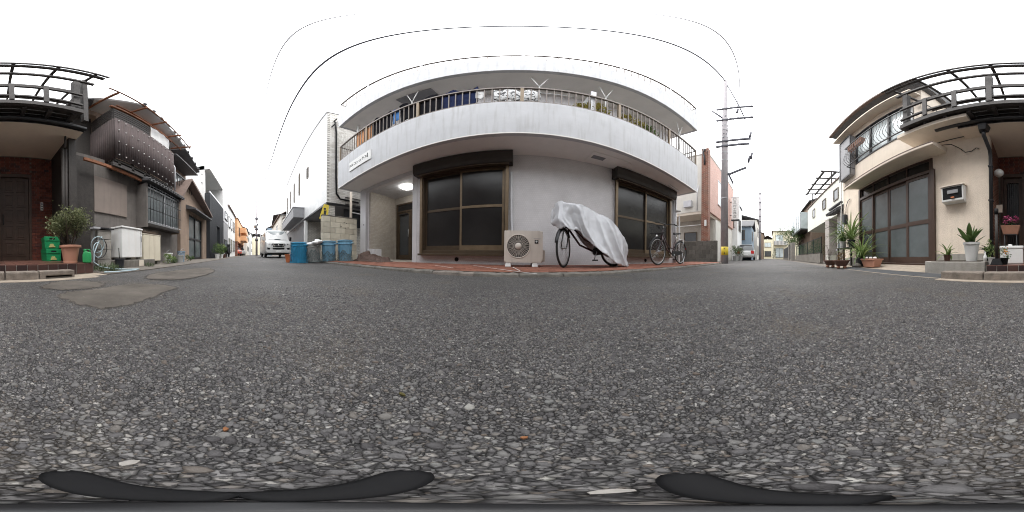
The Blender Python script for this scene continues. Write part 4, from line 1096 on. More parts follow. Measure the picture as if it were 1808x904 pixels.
# ================================================================== BINS by the cream block wall
def bin_(name, label, loc, mat_, h=0.60, r0=0.165, r1=0.21, tilt=(0, 0), grp='rubbish bins beside the block wall', cat='bin', lid=True, net=None):
    T = thing(name, label, cat, loc, random.uniform(0, 1), grp)
    T.rotation_euler = (tilt[0], tilt[1], 0)
    prof = [(0.0, 0.0), (r0, 0.0), (r0 + 0.008, 0.015), (r0 + (r1 - r0) * 0.75, h * 0.80), (r0 + (r1 - r0) * 0.78, h * 0.80 + 0.004), (r1 + 0.012, h * 0.83), (r1 + 0.012, h * 0.86), (r1, h * 0.87), (r1 + 0.004, h), (r1 - 0.01, h), (r1 - 0.03, h * 0.6), (0, h * 0.58)]
    o = MB().lathe(prof, (0, 0, 0), 28).build('body', mat_, T, smooth=True); o.modifiers.new('e', 'EDGE_SPLIT').split_angle = R(40)
    rb = MB()
    for k in range(14):
        a = 2 * math.pi * k / 14
        rb.beam((math.cos(a) * (r0 + 0.006), math.sin(a) * (r0 + 0.006), 0.03), (math.cos(a) * (r0 + (r1 - r0) * 0.75 + 0.004), math.sin(a) * (r0 + (r1 - r0) * 0.75 + 0.004), h * 0.78), 0.012, 0.010)
    rb.build('ribs', mat_, T, kind='stuff')
    for a in (0.6, 0.6 + math.pi):
        c = Vector((math.cos(a), math.sin(a), 0)); s = Vector((-math.sin(a), math.cos(a), 0))
        MB().tube([c * (r1 - 0.005) - s * 0.07 + Vector((0, 0, h * 0.90)), c * (r1 + 0.045) - s * 0.055 + Vector((0, 0, h * 0.89)), c * (r1 + 0.045) + s * 0.055 + Vector((0, 0, h * 0.89)), c * (r1 - 0.005) + s * 0.07 + Vector((0, 0, h * 0.90))], 0.014, 8).build('handle', mat_, T, smooth=True)
    if lid:
        l = MB().lathe([(r1 + 0.018, h - 0.015), (r1 + 0.02, h + 0.012), (r1 - 0.02, h + 0.022), (r1 - 0.05, h + 0.012), (0.0, h + 0.018)], (0, 0, 0), 28).build('lid', mat_, T, smooth=True)
    if net:
        g = MB(); rnd = random.Random(net[1]); hh = h * net[2]
        nn = 26; pts = {}
        for i in range(nn):
            for j in range(6):
                z = 0.006 + hh * j / 5 * (1 + 0.25 * math.sin(i * 1.3 + net[1]))
                rr = r0 + (r1 - r0) * z / h + 0.02 + (0.06 * (1 - j / 5) ** 2) * rnd.uniform(0.2, 1.3)
                a = 2 * math.pi * (i + 0.5 * (j % 2)) / nn + rnd.uniform(-0.05, 0.05)
                pts[i, j] = (math.cos(a) * rr, math.sin(a) * rr, z)
        for i in range(nn):
            for j in range(5):
                g.tube([pts[i, j], pts[i, j + 1]], 0.0035, 4, False); g.tube([pts[(i + (1 if j % 2 else -1)) % nn, j], pts[i, j + 1]], 0.0035, 4, False)
            g.tube([pts[i, 5], pts[(i + 1) % nn, 5]], 0.007, 5, False); g.tube([pts[i, 0], pts[(i + 1) % nn, 0]], 0.007, 5, False)
        g.build('net', net[0], T, kind='stuff')
    return T
bin_('plastic_bin', 'bright blue plastic bin wrapped in blue netting at the road end', (-4.60, 1.24, 0.002), M['blue_bright'], 0.57, 0.20, 0.225, net=(M['net_blue'], 1, 0.75))
g2 = bin_('plastic_bin', 'grey plastic bin leaning over with a pale bag on top', (-4.50, 1.66, 0.012), M['grey_bin'], 0.52, 0.155, 0.20, tilt=(0.10, -0.10), lid=False, net=(M['net'], 2, 0.55))
bin_('plastic_bin', 'blue lidded bin in netting next to the leaning grey bin', (-4.36, 2.08, 0.02), M['blue_bin'], 0.60, net=(M['net'], 3, 0.42))
bin_('plastic_bin', 'blue ribbed bin in netting next to the brown blanket', (-4.10, 2.49, PZ + 0.003), M['blue_bin'], 0.585, net=(M['net'], 4, 0.42))
bag = MB()
rnd = random.Random(3)
def bagf(u, t):
    a = u * 6.283; b = (t - 0.5) * math.pi
    r_ = 1 + 0.18 * math.sin(a * 3 + 1) * math.cos(b) + 0.10 * math.sin(a * 7 + t * 9)
    return (-4.46 + math.cos(a) * math.cos(b) * 0.25 * r_, 1.68 + math.sin(a) * math.cos(b) * 0.25 * r_, 0.57 + math.sin(b) * 0.07 * r_ + 0.05 * math.cos(a - 1.0))
bag.grid(bagf, 30, 12)
tag(bag.build('plastic_bag', M['cloth_white'], smooth=True), 'flat white plastic bag lying on top of the leaning grey bin', 'bag')
T = thing('orange_tub', 'small orange plastic tub behind the bright blue bin', 'tub', (-4.88, 1.02, 0.002))
pot(T, 'body', cuppot(0.11, 0.14, 0.24), M['orange'])

# brown blanket heap at the corner pillar
def blanket():
    rnd = random.Random(9)
    def fn(s, t):
        x = -4.15 + 1.25 * s; y = 2.72 + 0.62 * t
        ridge = 0.22 * math.exp(-((s - 0.12) / 0.20) ** 2) * math.exp(-((t - 0.62) / 0.5) ** 2) + 0.09 * math.exp(-((s - 0.55) / 0.22) ** 2) * math.exp(-((t - 0.5) / 0.35) ** 2)
        f = 0.075 * (1 - abs(math.sin(10 * s + 5 * t + 1.5 * math.sin(4 * t)))) ** 2 + 0.045 * (1 - abs(math.sin(17 * s - 6 * t + 1))) ** 2 + 0.02 * math.sin(29 * s + 11 * t)
        ed = max(0, min(1, min(s, 1 - s, t, 1 - t) * 7))
        return (x + 0.04 * math.sin(t * 11), y + 0.05 * math.sin(s * 9 + 1), PZ + 0.006 + (ridge + 0.03 + max(f, -0.015)) * (0.15 + 0.85 * ed) * ed ** 0.3)
    o = MB().grid(fn, 70, 36).build('blanket', M['cloth_brown'], smooth=True)
    o.modifiers.new('t', 'SOLIDIFY').thickness = 0.008
    tag(o, 'brown blanket heaped on the pavement against the entrance pillar', 'blanket')
blanket()

# ================================================================== HOUSE BEHIND THE CAMERA (cream town house with porch)
HF = -2.70
H = thing('town_house', 'cream stucco two storey house with brown sliding doors, tiled porch and dark timber balcony', 'house', (1.0, HF, 0))
def hb_(mb, name, mat_, parent=None, **k): return mb.build(name, mat_, parent or H, wc=True, **k)
SD = (1.67, 4.30)
hb_(MB().wall(0.55, 5.37, 0.0, 2.85, HF - 0.15, HF, holes=[(SD[0], SD[1], 0.085, 2.46)]), 'wall', M['cream'])
hb_(MB().box(0.56, 1.60, HF + 0.001, HF + 0.012, 0.0, 0.30), 'foundation', M['concrete'])
hb_(MB().box(4.38, 5.375, HF + 0.001, HF + 0.012, 0.0, 0.24), 'foundation', M['concrete'])
hb_(MB().box(5.22, 5.37, -9, HF - 0.152, 0, 5.6), 'side_wall', M['cream_smooth'])
hb_(MB().box(0.55, 0.70, -3.75, HF - 0.152, 0, 2.78), 'porch_side_wall', M['red_brick'])
hb_(MB().box(-1.35, -1.20, -9, -2.62, 0, 2.78), 'side_wall', M['wood_dark'])
# porch
hb_(MB().box(-1.19, 0.44, -3.6, -1.865, -0.02, 0.130), 'porch_base', M['concrete_dark'])
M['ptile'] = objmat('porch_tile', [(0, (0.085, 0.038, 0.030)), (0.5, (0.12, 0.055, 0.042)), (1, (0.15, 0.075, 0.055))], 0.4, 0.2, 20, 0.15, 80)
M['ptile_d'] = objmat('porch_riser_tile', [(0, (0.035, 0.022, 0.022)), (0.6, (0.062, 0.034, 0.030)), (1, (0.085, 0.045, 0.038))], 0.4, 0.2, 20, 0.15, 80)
porch = bpy.data.objects.new('porch_floor', MB().box(-1.19, 0.44, -3.6, -1.87, 0.128, 0.138).mesh('porch_floor', M['concrete'], M=FR[H].inverted())); COL.objects.link(porch); porch.parent = H; FR[porch] = FR[H]
tl = 0.118
me1 = MB().box(-tl / 2 + 0.003, tl / 2 - 0.003, -tl / 2 + 0.003, tl / 2 - 0.003, -0.008, 0.0).mesh('tile', M['ptile'], bevel=0.0015)
nx = int(1.63 / tl)
HI = FR[H].inverted()
for i in range(nx):
    for j in range(14):
        p = HI @ Vector((-1.19 + (i + 0.5) * 1.63 / nx, -1.862 - (j + 0.5) * 0.1238, 0.1455 + random.uniform(-0.0006, 0.0006)))
        piece('tile', me1, porch, p, scale=(1.63 / nx / tl, 0.1238 / tl, 1))
rs = hb_(MB().box(-1.195, 0.445, -1.88, -1.858, 0.0, 0.136), 'porch_riser', M['concrete'])
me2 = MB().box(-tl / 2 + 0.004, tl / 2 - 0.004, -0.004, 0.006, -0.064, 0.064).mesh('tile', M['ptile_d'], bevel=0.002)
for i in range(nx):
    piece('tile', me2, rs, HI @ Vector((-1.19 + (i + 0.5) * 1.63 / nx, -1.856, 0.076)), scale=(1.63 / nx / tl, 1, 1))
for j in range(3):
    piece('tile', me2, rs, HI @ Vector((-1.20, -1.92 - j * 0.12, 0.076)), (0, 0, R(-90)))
# back of the porch: brick-tiled wall, double door
bw = hb_(MB().wall(-1.27, 0.60, 0.0, 2.78, -3.76, -3.61, holes=[(-0.72, 0.50, 0.13, 2.22)]), 'porch_wall', M['concrete_dark'])
M['rbrick'] = objmat('red_brick_piece', [(0, (0.085, 0.026, 0.020)), (0.5, (0.15, 0.045, 0.030)), (0.85, (0.19, 0.06, 0.04)), (1, (0.05, 0.03, 0.03))], 0.6, 0.25, 25, 0.3, 90)
me3 = MB().box(-0.052, 0.052, -0.01, 0.01, -0.028, 0.028).mesh('brick', M['rbrick'], bevel=0.002)
for r_ in range(41):
    z = 0.17 + r_ * 0.0635
    for c in range(5):
        x = -1.215 + c * 0.112 + (0.028 if r_ % 2 else -0.014)
        if x > -0.76 + 0.03 and z < 2.25: continue
        piece('brick', me3, bw, HI @ Vector((x, -3.604, z)))
for r_ in range(8):
    z = 2.27 + r_ * 0.0635
    for c in range(12): piece('brick', me3, bw, HI @ Vector((-0.66 + c * 0.112 + (0.028 if r_ % 2 else 0), -3.604, z)))
df = hb_(MB().wall(-0.72, 0.50, 0.132, 2.22, -3.70, -3.58, holes=[(-0.66, -0.03, 0.14, 2.14), (0.03, 0.44, 0.14, 2.14)]), 'door_frame', M['door_wood'], bevel=0.004)
dr = hb_(MB().box(-0.655, -0.035, -3.68, -3.635, 0.145, 2.135), 'door', M['door_wood'], label='brown panelled leaf of the front door')
for i in range(2):
    for j in range(5):
        x = -0.345 + (i - 0.5) * 0.27; z = 0.40 + j * 0.375
        mb = MB(); mb.wall(x - 0.11, x + 0.11, z - 0.155, z + 0.155, -3.636, -3.622, holes=[(x - 0.088, x + 0.088, z - 0.133, z + 0.133)]); mb.build('panel', M['door_wood'], dr, wc=True)
        MB().box(x - 0.07, x + 0.07, -3.636, -3.626, z - 0.115, z + 0.115).build('panel', M['door_wood'], dr, wc=True, bevel=0.006)
MB().tube([(-0.08, -3.60, 0.95), (-0.08, -3.58, 1.0), (-0.08, -3.58, 1.15), (-0.08, -3.60, 1.2)], 0.011, 8).build('handle', M['dark_metal'], dr, wc=True, smooth=True)
d2 = hb_(MB().wall(0.035, 0.435, 0.145, 2.135, -3.68, -3.645, holes=[(0.10, 0.37, 0.25, 2.0)]), 'door', M['door_wood'], label='narrow front door leaf with black iron grille')
MB().box(0.09, 0.38, -3.675, -3.668, 0.24, 2.01).build('pane', M['glass_dark'], d2, wc=True)
for k in range(6):
    x = 0.115 + k * 0.048
    MB().tube([(x, -3.64, 0.25), (x, -3.64, 2.0)], 0.006, 6).build('bar', M['dark_metal'], d2, wc=True, smooth=True)
ic = hb_(MB().box(-0.985, -0.925, -3.594, -3.575, 1.30, 1.50), 'intercom', M['white_plastic'], bevel=0.004)
for k in range(3): MB().box(-0.97, -0.94, -3.576, -3.572, 1.325 + k * 0.058, 1.36 + k * 0.058).build('button', M['black'], ic, wc=True)
mb = MB().lathe([(0, 0.085), (0.05, 0.075), (0.085, 0.03), (0.09, 0), (0.085, -0.04), (0.05, -0.075), (0, -0.085)], (0.44, -2.95, 1.92), 20); hb_(mb, 'porch_lamp', M['white_plastic'], smooth=True)
hb_(MB().box(0.42, 0.548, -3.25, -3.235, 1.15, 1.32), 'notice_plate', M['cream_smooth'])
hb_(MB().box(-1.34, 0.69, -4.2, -3.95, 0.0, 2.78), 'hall_wall', M['wood_dark'])  # unseen dark backing, added to block light leaking through the door gaps
# soffit over porch and ground floor hood
hb_(MB().box(-1.35, 0.98, -3.76, -2.36, 2.78, 2.87), 'porch_soffit', M['beige_soffit'])
hb_(MB().box(-1.36, 0.98, -2.358, -2.335, 2.80, 2.90), 'fascia', M['dark_metal'])
gt = MB().tube([(-1.36, -2.29, 2.84), (1.35, -2.29, 2.86)], 0.045, 10); hb_(gt, 'gutter_pipe', M['dark_metal'], smooth=True)
hb_(MB().add([(0.47, -2.42, 2.73), (0.67, -2.42, 2.73), (0.64, -2.25, 2.73), (0.50, -2.25, 2.73), (0.50, -2.40, 2.58), (0.64, -2.40, 2.58), (0.62, -2.28, 2.58), (0.52, -2.28, 2.58)],
             [(0, 1, 2, 3), (7, 6, 5, 4), (0, 4, 5, 1), (1, 5, 6, 2), (2, 6, 7, 3), (3, 7, 4, 0)]), 'rain_hopper', M['dark_metal'], bevel=0.006)
hb_(MB().tube([(0.57, -2.34, 2.60), (0.57, -2.36, 2.48), (0.535, -2.60, 2.28), (0.53, -2.645, 2.15), (0.53, -2.645, 0.14)], 0.034, 12), 'downpipe', M['dark_metal'], smooth=True)
for z in (0.5, 1.2, 1.9): hb_(MB().box(0.49, 0.57, -2.70, -2.60, z, z + 0.02), 'pipe_clip', M['dark_metal'])
# black pipes and pole at the other porch corner
for x in (-1.16, -1.10): hb_(MB().tube([(x, -2.66, 0.14), (x, -2.66, 2.45)], 0.032, 12), 'downpipe', M['wood_dark'], smooth=True)
hb_(MB().tube([(-1.13, -2.62, 2.45), (-1.13, -2.60, 2.78)], 0.02, 10), 'downpipe', M['wood_dark'], smooth=True)
# hood above the sliding doors
hb_(MB().prism([(HF - 0.001, 2.50), (-2.22, 2.40), (-2.20, 2.41), (-2.20, 2.475), (-2.22, 2.485), (HF - 0.001, 2.66)], 'x', 1.36, 4.30), 'door_hood', M['cream_smooth'], bevel=0.004)
hb_(MB().box(1.355, 4.305, -2.215, -2.194, 2.462, 2.482), 'hood_trim', M['roof_brown'])
hb_(MB().tube([(1.37, -2.50, 2.58), (1.22, -2.60, 2.62), (1.08, -2.66, 2.50), (0.98, -2.66, 2.36), (0.86, -2.66, 2.36), (0.78, -2.66, 2.43), (0.74, -2.68, 2.42)], 0.009, 8), 'stray_cable', M['black'], smooth=True)
# sliding doors: frame, four leaves, transom panes
z0, z1, zt = 0.085, 2.07, 2.455
fr = hb_(MB().wall(SD[0], SD[1], z0, zt, HF - 0.10, HF + 0.02, holes=[(SD[0] + 0.08, SD[1] - 0.08, z0 + 0.03, z1), (SD[0] + 0.08, SD[1] - 0.08, z1 + 0.075, zt - 0.03)]), 'sliding_door', M['brown_alu'], bevel=0.004)
lw = (SD[1] - SD[0] - 0.16) / 4
for k in range(4):
    x0 = SD[0] + 0.08 + k * lw; x1 = x0 + lw; y = HF - (0.03 if k in (0, 3) else 0.065)
    zm = 0.98
    lf = MB().wall(x0 - 0.012, x1 + 0.012, z0 + 0.034, z1 - 0.003, y - 0.017, y + 0.017, holes=[(x0 + 0.05, x1 - 0.05, z0 + 0.17, zm - 0.045), (x0 + 0.05, x1 - 0.05, zm + 0.045, z1 - 0.07)]).build('leaf_frame', M['brown_alu'], fr, wc=True)
    for a, b in ((z0 + 0.16, zm - 0.04), (zm + 0.04, z1 - 0.06)): MB().box(x0 + 0.04, x1 - 0.04, y - 0.004, y + 0.004, a, b).build('pane', M['glass_grey'], fr, wc=True)
    MB().box(x0 + 0.008, x1 - 0.008, HF - 0.06, HF - 0.052, z1 + 0.08, zt - 0.035).build('pane', M['glass_dark'], fr, wc=True)
    if k: MB().box(x0 - 0.014, x0 + 0.014, HF - 0.075, HF - 0.025, z1 + 0.076, zt - 0.031).build('mullion', M['brown_alu'], fr, wc=True)
hb_(MB().box(SD[0] - 0.06, SD[0] - 0.002, HF + 0.002, HF + 0.06, 0.085, 2.12), 'door_jamb', M['brown_alu'], bevel=0.004)
# letter box
lb = hb_(MB().prism([(HF + 0.002, 1.24), (HF + 0.14, 1.26), (HF + 0.16, 1.545), (HF + 0.002, 1.575)], 'x', 0.985, 1.40), 'letter_box', M['white_plastic'], bevel=0.008)
MB().prism([(HF - 0.0, 1.577), (HF + 0.185, 1.548), (HF + 0.185, 1.570), (HF - 0.0, 1.600)], 'x', 0.965, 1.42).build('lid', M['cream_smooth'], lb, wc=True, bevel=0.004)
MB().add([(1.01, HF + 0.1455, 1.30), (1.375, HF + 0.1455, 1.30), (1.375, HF + 0.161, 1.53), (1.01, HF + 0.161, 1.53), (1.01, HF + 0.10, 1.30), (1.375, HF + 0.10, 1.30), (1.375, HF + 0.10, 1.53), (1.01, HF + 0.10, 1.53)],
         [(0, 1, 2, 3), (7, 6, 5, 4), (0, 4, 5, 1), (1, 5, 6, 2), (2, 6, 7, 3), (3, 7, 4, 0)]).build('front', M['black'], lb, wc=True)
MB().box(1.08, 1.28, HF + 0.15, HF + 0.166, 1.40, 1.47).build('slot_window', M['grey_panel'], lb, wc=True)
MB().box(1.15, 1.21, HF + 0.14, HF + 0.17, 1.31, 1.33).build('catch', M['petal_pink'] if False else M['orange'], lb, wc=True)
# upper storey over the sliding doors
UW = (2.10, 4.42)
hb_(MB().wall(1.90, 5.37, 2.852, 5.75, HF - 0.15, HF + 0.03, holes=[(UW[0], UW[1], 3.55, 5.0)]), 'upper_wall', M['cream_smooth'])
hb_(MB().box(-1.35, 1.90, -4.0, -3.85, 2.872, 5.6), 'upper_wall', M['cream_smooth'])
hb_(MB().box(1.90, 2.05, -4.0, HF - 0.152, 2.852, 5.75), 'side_wall', M['cream_smooth'])
ul = hb_(MB().wall(UW[0], UW[1], 3.55, 5.0, HF - 0.08, HF + 0.05, holes=[(UW[0] + 0.05, 2.86, 3.60, 4.95), (2.91, 3.62, 3.60, 4.95), (3.67, UW[1] - 0.05, 3.60, 4.95)]), 'window', M['dark_metal'])
MB().box(UW[0] + 0.03, UW[1] - 0.03, HF - 0.03, HF - 0.02, 3.57, 4.98).build('pane', M['glass_blue'], ul, wc=True)
hb_(MB().box(4.48, 5.25, HF + 0.032, HF + 0.20, 3.15, 5.05), 'shutter_case', M['grey_panel'], bevel=0.006)
hb_(MB().wall(4.46, 5.27, 3.13, 5.07, HF + 0.201, HF + 0.22, holes=[(4.52, 5.21, 3.19, 5.01)]), 'shutter_case_frame', M['dark_metal'])
# two-stepped eave
hb_(MB().prism([(HF + 0.03, 5.30), (-2.32, 5.22), (-2.32, 5.28), (HF + 0.03, 5.38)], 'x', 1.92, 5.45), 'lower_eave', M['cream_smooth'])
hb_(MB().prism([(-9.0, 7.5), (-2.30, 5.80), (-2.30, 5.70), (HF - 0.2, 5.70), (-9.0, 5.70)], 'x', 1.75, 5.60), 'roof', M['roof_grey'])
hb_(MB().box(1.74, 5.61, -2.31, -2.22, 5.69, 5.79), 'eave_gutter', M['roof_brown'], bevel=0.01)
# bellied window guard with two planters
gd = hb_(MB().box(2.02, 4.50, -2.335, -2.305, 4.20, 4.225), 'window_guard', M['dark_metal'])
MB().box(2.02, 4.50, -2.40, -2.37, 3.40, 3.425).build('rail', M['dark_metal'], gd, wc=True)
for k in range(23):
    x = 2.05 + k * 0.109
    MB().tube([(x, -2.32, 4.20), (x, -2.33, 4.0), (x, -2.24, 3.68), (x, -2.22, 3.52), (x, -2.30, 3.42), (x, -2.385, 3.415)], 0.007, 6).build('bar', M['dark_metal'], gd, wc=True, smooth=True)
for x in (2.03, 4.49): MB().box(x - 0.012, x + 0.012, HF + 0.03, -2.31, 4.20, 4.225).build('rail', M['dark_metal'], gd, wc=True); MB().box(x - 0.012, x + 0.012, HF + 0.03, -2.37, 3.40, 3.425).build('rail', M['dark_metal'], gd, wc=True)
for x, lab in ((4.25, 'brown plastic trough hooked on the upper window guard, nearer the shutter case'), (3.85, 'brown plastic trough on the upper window guard, nearer the balcony')):
    T = thing('window_trough', lab, 'planter', (x, -2.44, 4.05), 0, 'troughs on the window guard')
    MB().add([(-0.17, -0.06, 0), (0.17, -0.06, 0), (0.17, 0.06, 0), (-0.17, 0.06, 0), (-0.20, -0.08, 0.16), (0.20, -0.08, 0.16), (0.20, 0.08, 0.16), (-0.20, 0.08, 0.16)],
             [(0, 3, 2, 1), (4, 5, 6, 7), (0, 1, 5, 4), (1, 2, 6, 5), (2, 3, 7, 6), (3, 0, 4, 7)]).build('trough', M['clay'], T, bevel=0.008)
    MB().box(-0.205, 0.205, -0.085, 0.085, 0.161, 0.185).build('rim', M['clay'], T, bevel=0.006)
# timber balcony over the porch
BF = -2.06; BX0, BX1 = -1.16, 1.88
hb_(MB().box(BX0, BX1, BF - 0.02, BF + 0.06, 3.0, 3.12), 'balcony_beam', M['timber'])
hb_(MB().box(BX0, BX1, -2.42, -2.36, 2.92, 3.05), 'balcony_beam', M['timber'])
for k in range(9):
    x = BX0 + 0.1 + k * (BX1 - BX0 - 0.2) / 8
    hb_(MB().box(x - 0.03, x + 0.03, -2.9, BF - 0.022, 2.955, 3.05), 'joist', M['timber'])
for k in range(8):
    y = BF - 0.03 - k * 0.115
    hb_(MB().box(BX0, BX1, y - 0.105, y, 3.052, 3.08), 'deck_board', M['wood_dark'])
for z in (3.30, 3.72):
    hb_(MB().box(BX0, BX1, BF + 0.0, BF + 0.045, z, z + 0.05), 'rail', M['timber'])
for x in (-0.62, -0.18, 0.40, 0.88, 1.36):
    hb_(MB().box(x - 0.035, x + 0.035, BF + 0.046, BF + 0.075, 3.125, 3.80), 'rail_post', M['timber'])
for x in (BX0 + 0.05, 0.42, BX1 - 0.05):
    hb_(MB().box(x - 0.05, x + 0.05, BF - 0.125, BF - 0.025, 3.0, 4.52), 'post', M['timber'])
hb_(MB().box(0.75, 2.04, HF + 0.031, -2.10, 2.853, 2.951), 'balcony_soffit', M['cream_smooth'])
# pergola
for y, z in ((-1.84, 4.53), (-2.10, 4.56), (-2.55, 4.66), (-3.1, 4.80)):
    hb_(MB().box(BX0 - 0.25, BX1 + 0.15, y - 0.03, y + 0.03, z, z + 0.075), 'pergola_beam', M['timber'])
for k in range(7):
    x = BX0 - 0.1 + k * 0.53
    hb_(MB().beam((x, -1.80, 4.64), (x, -3.82, 5.12), 0.045, 0.06), 'rafter', M['timber'])
    if k < 6: hb_(MB().add([(x + 0.03, -1.79, 4.685), (x + 0.50, -1.79, 4.685), (x + 0.50, -3.83, 5.17), (x + 0.03, -3.83, 5.17)], [(0, 1, 2, 3)]), 'roof_pane', M['poly'])
hb_(MB().box(-1.30, -1.22, -2.2, -2.10, 2.9, 4.75), 'corner_post', M['timber'])
hb_(MB().box(BX0 - 0.3, BX1 + 0.2, -1.80, -1.765, 4.60, 4.66), 'pergola_edge', M['timber'])
# glazed upper sliding door at the back of the balcony
hw = hb_(MB().wall(-0.9, 1.3, 3.1, 5.1, -3.86, -3.80, holes=[(-0.85, 0.17, 3.15, 5.05), (0.23, 1.25, 3.15, 5.05)]), 'window', M['bronze'])
MB().box(-0.88, 1.28, -3.84, -3.83, 3.12, 5.08).build('pane', M['glass_blue'], hw, wc=True)

# raised concrete planter by the wall
pts = []
for k in range(9):
    a = R(180 - 90 * k / 8 + 180) if False else R(90 + 90 * k / 8)
    pts.append((1.20 - 0.18 * math.cos(a) , -2.10 + 0.18 * math.sin(a)))
plan = [(0.47, HF + 0.02), (0.47, -1.90)] + [(1.22 + 0.2 * math.sin(R(t)), -2.10 + 0.2 * math.cos(R(t))) for t in range(0, 91, 15)] + [(1.46, HF + 0.02)]
T = thing('raised_planter', 'low curved concrete planter bed between the sliding doors and the porch', 'planter', (0.9, -2.2, 0))
MB().prism(plan, 'z', 0.0, 0.185).build('kerb_wall', M['concrete'], T, wc=True, bevel=0.010)
cx, cy = 0.93, -2.3
MB().prism([(cx + (p[0] - cx) * 0.84, cy + (p[1] - cy) * 0.80) for p in plan], 'z', 0.18, 0.1895).build('soil', M['soil'], T, wc=True)

# ------------------------------------------------------------------ things on the porch and planter
def bladed(name, label, cat, loc, potprof, potmat, n, L, W, seed, mat_, soil, lean=(0.7, 1.5), droop=(0.2, 1.0), grp=None):
    T = thing(name, label, cat, loc, 0, grp)
    pot(T, 'pot', potprof, potmat, soil=soil)
    strap_plant(T, (0, 0, soil[1]), n, L, W, seed, mat_, lean, droop); return T
bladed('potted_plant', 'broad leaved plant in a tall white plastic pot on the concrete planter', 'plant', (0.70, -2.10, 0.19), cuppot(0.075, 0.105, 0.25), M['white_plastic'], 15, 0.34, 0.085, 4, M['leaf_green'], (0.09, 0.21), (0.6, 1.5), (0.0, 0.8))
bladed('potted_plant', 'low leafy plant in a small pot at the rounded end of the planter', 'plant', (1.13, -2.22, 0.19), cuppot(0.045, 0.055, 0.09), M['clay_dark'], 16, 0.22, 0.05, 5, M['leaf_strap'], (0.05, 0.075), (0.2, 1.4), (0.3, 1.4))
bladed('potted_plant', 'dark drooping leafy plant in a black pot beside the downpipe', 'plant', (0.50, -2.28, 0.19), cuppot(0.05, 0.065, 0.13), M['black'], 18, 0.24, 0.06, 6, M['leaf_dark'], (0.055, 0.11), (0.5, 1.4), (0.6, 1.8))
T = thing('flower_pot', 'small pot of orange flowers beside the black post on the porch', 'plant', (0.24, -1.99, 0.147)); pot(T, 'pot', cuppot(0.035, 0.05, 0.085), M['black'], soil=(0.04, 0.07))
mb = MB(); foliage(mb, (0, 0, 0.15), (0.09, 0.09, 0.08), 90, 0.035, 0.018, 3); mb.build('leaves', M['leaf_green'], T)
mb = MB(); foliage(mb, (-0.02, 0.04, 0.17), (0.05, 0.05, 0.04), 40, 0.022, 0.018, 4); mb.build('flowers', M['petal_orange'], T)
T = thing('flower_pot', 'pale green bushy plant in a white pot between planter and black post', 'plant', (0.40, -2.02, 0.147)); pot(T, 'pot', cuppot(0.04, 0.055, 0.09), M['white_plastic'], soil=(0.045, 0.075))
mb = MB(); foliage(mb, (0, 0, 0.19), (0.09, 0.09, 0.11), 160, 0.035, 0.015, 8); mb.build('leaves', M['leaf_strap'], T)
T = thing('bottle', 'small white squeeze bottle standing at the planter end', 'bottle', (0.475, -1.955, 0.1895)); MB().lathe([(0, 0), (0.022, 0), (0.024, 0.06), (0.010, 0.085), (0.006, 0.12), (0.0, 0.122)], (0, 0, 0), 14).build('body', M['white_plastic'], T, smooth=True)
T = thing('black_post', 'slim black post on a square foot at the edge of the porch', 'post', (0.325, -1.93, 0.147))
MB().add([(-0.075, -0.06, 0), (0.075, -0.06, 0), (0.075, 0.06, 0), (-0.075, 0.06, 0), (-0.045, -0.035, 0.075), (0.045, -0.035, 0.075), (0.045, 0.035, 0.075), (-0.045, 0.035, 0.075)], [(0, 3, 2, 1), (4, 5, 6, 7), (0, 1, 5, 4), (1, 2, 6, 5), (2, 3, 7, 6), (3, 0, 4, 7)]).build('foot', M['black'], T, bevel=0.006)
MB().tube([(0, 0, 0.07), (0, 0, 0.64)], 0.020, 12).build('pole', M['wood_dark'], T, smooth=True); MB().tube([(0, 0, 0.62), (0, 0, 0.69)], 0.026, 12).build('cap', M['black'], T, smooth=True)
T = thing('storage_box', 'white foam box with lid standing on the tiled porch', 'box', (0.17, -2.35, 0.147))
MB().box(-0.16, 0.16, -0.13, 0.13, 0, 0.20).build('body', M['white_plastic'], T, bevel=0.012); MB().box(-0.165, 0.165, -0.135, 0.135, 0.202, 0.245).build('lid', M['white_plastic'], T, bevel=0.012)
MB().lathe([(0, 0.03), (0.03, 0.025), (0.035, 0.0)], (0.03, 0, 0.246), 12).build('knob', M['white_metal'], T, smooth=True)
T = thing('plant_stand', 'black wire plant stand behind the foam box on the porch', 'stand', (0.22, -2.75, 0.147))
for x in (-0.11, 0.11):
    for y in (-0.08, 0.08): MB().tube([(x, y, 0), (x * 0.9, y * 0.9, 0.46)], 0.007, 6).build('leg', M['dark_metal'], T, smooth=True)
MB().tube([(-0.1, -0.072, 0.46), (0.1, -0.072, 0.46), (0.1, 0.072, 0.46), (-0.1, 0.072, 0.46), (-0.1, -0.072, 0.46)], 0.007, 6).build('ring', M['dark_metal'], T, smooth=True)
T = thing('flower_trough', 'terracotta trough of dark pink flowers on the wire plant stand', 'planter', (0.22, -2.75, 0.147 + 0.468))
MB().add([(-0.12, -0.06, 0), (0.12, -0.06, 0), (0.12, 0.06, 0), (-0.12, 0.06, 0), (-0.165, -0.09, 0.15), (0.165, -0.09, 0.15), (0.165, 0.09, 0.15), (-0.165, 0.09, 0.15)], [(0, 3, 2, 1), (4, 5, 6, 7), (0, 1, 5, 4), (1, 2, 6, 5), (2, 3, 7, 6), (3, 0, 4, 7)]).build('trough', M['clay'], T, bevel=0.008)
mb = MB(); foliage(mb, (0, 0, 0.20), (0.13, 0.08, 0.07), 130, 0.045, 0.03, 13); mb.build('leaves', M['leaf_dark'], T)
mb = MB(); foliage(mb, (0, 0.02, 0.25), (0.13, 0.08, 0.07), 150, 0.034, 0.026, 14); mb.build('flowers', M['petal_pink'], T, kind='stuff')

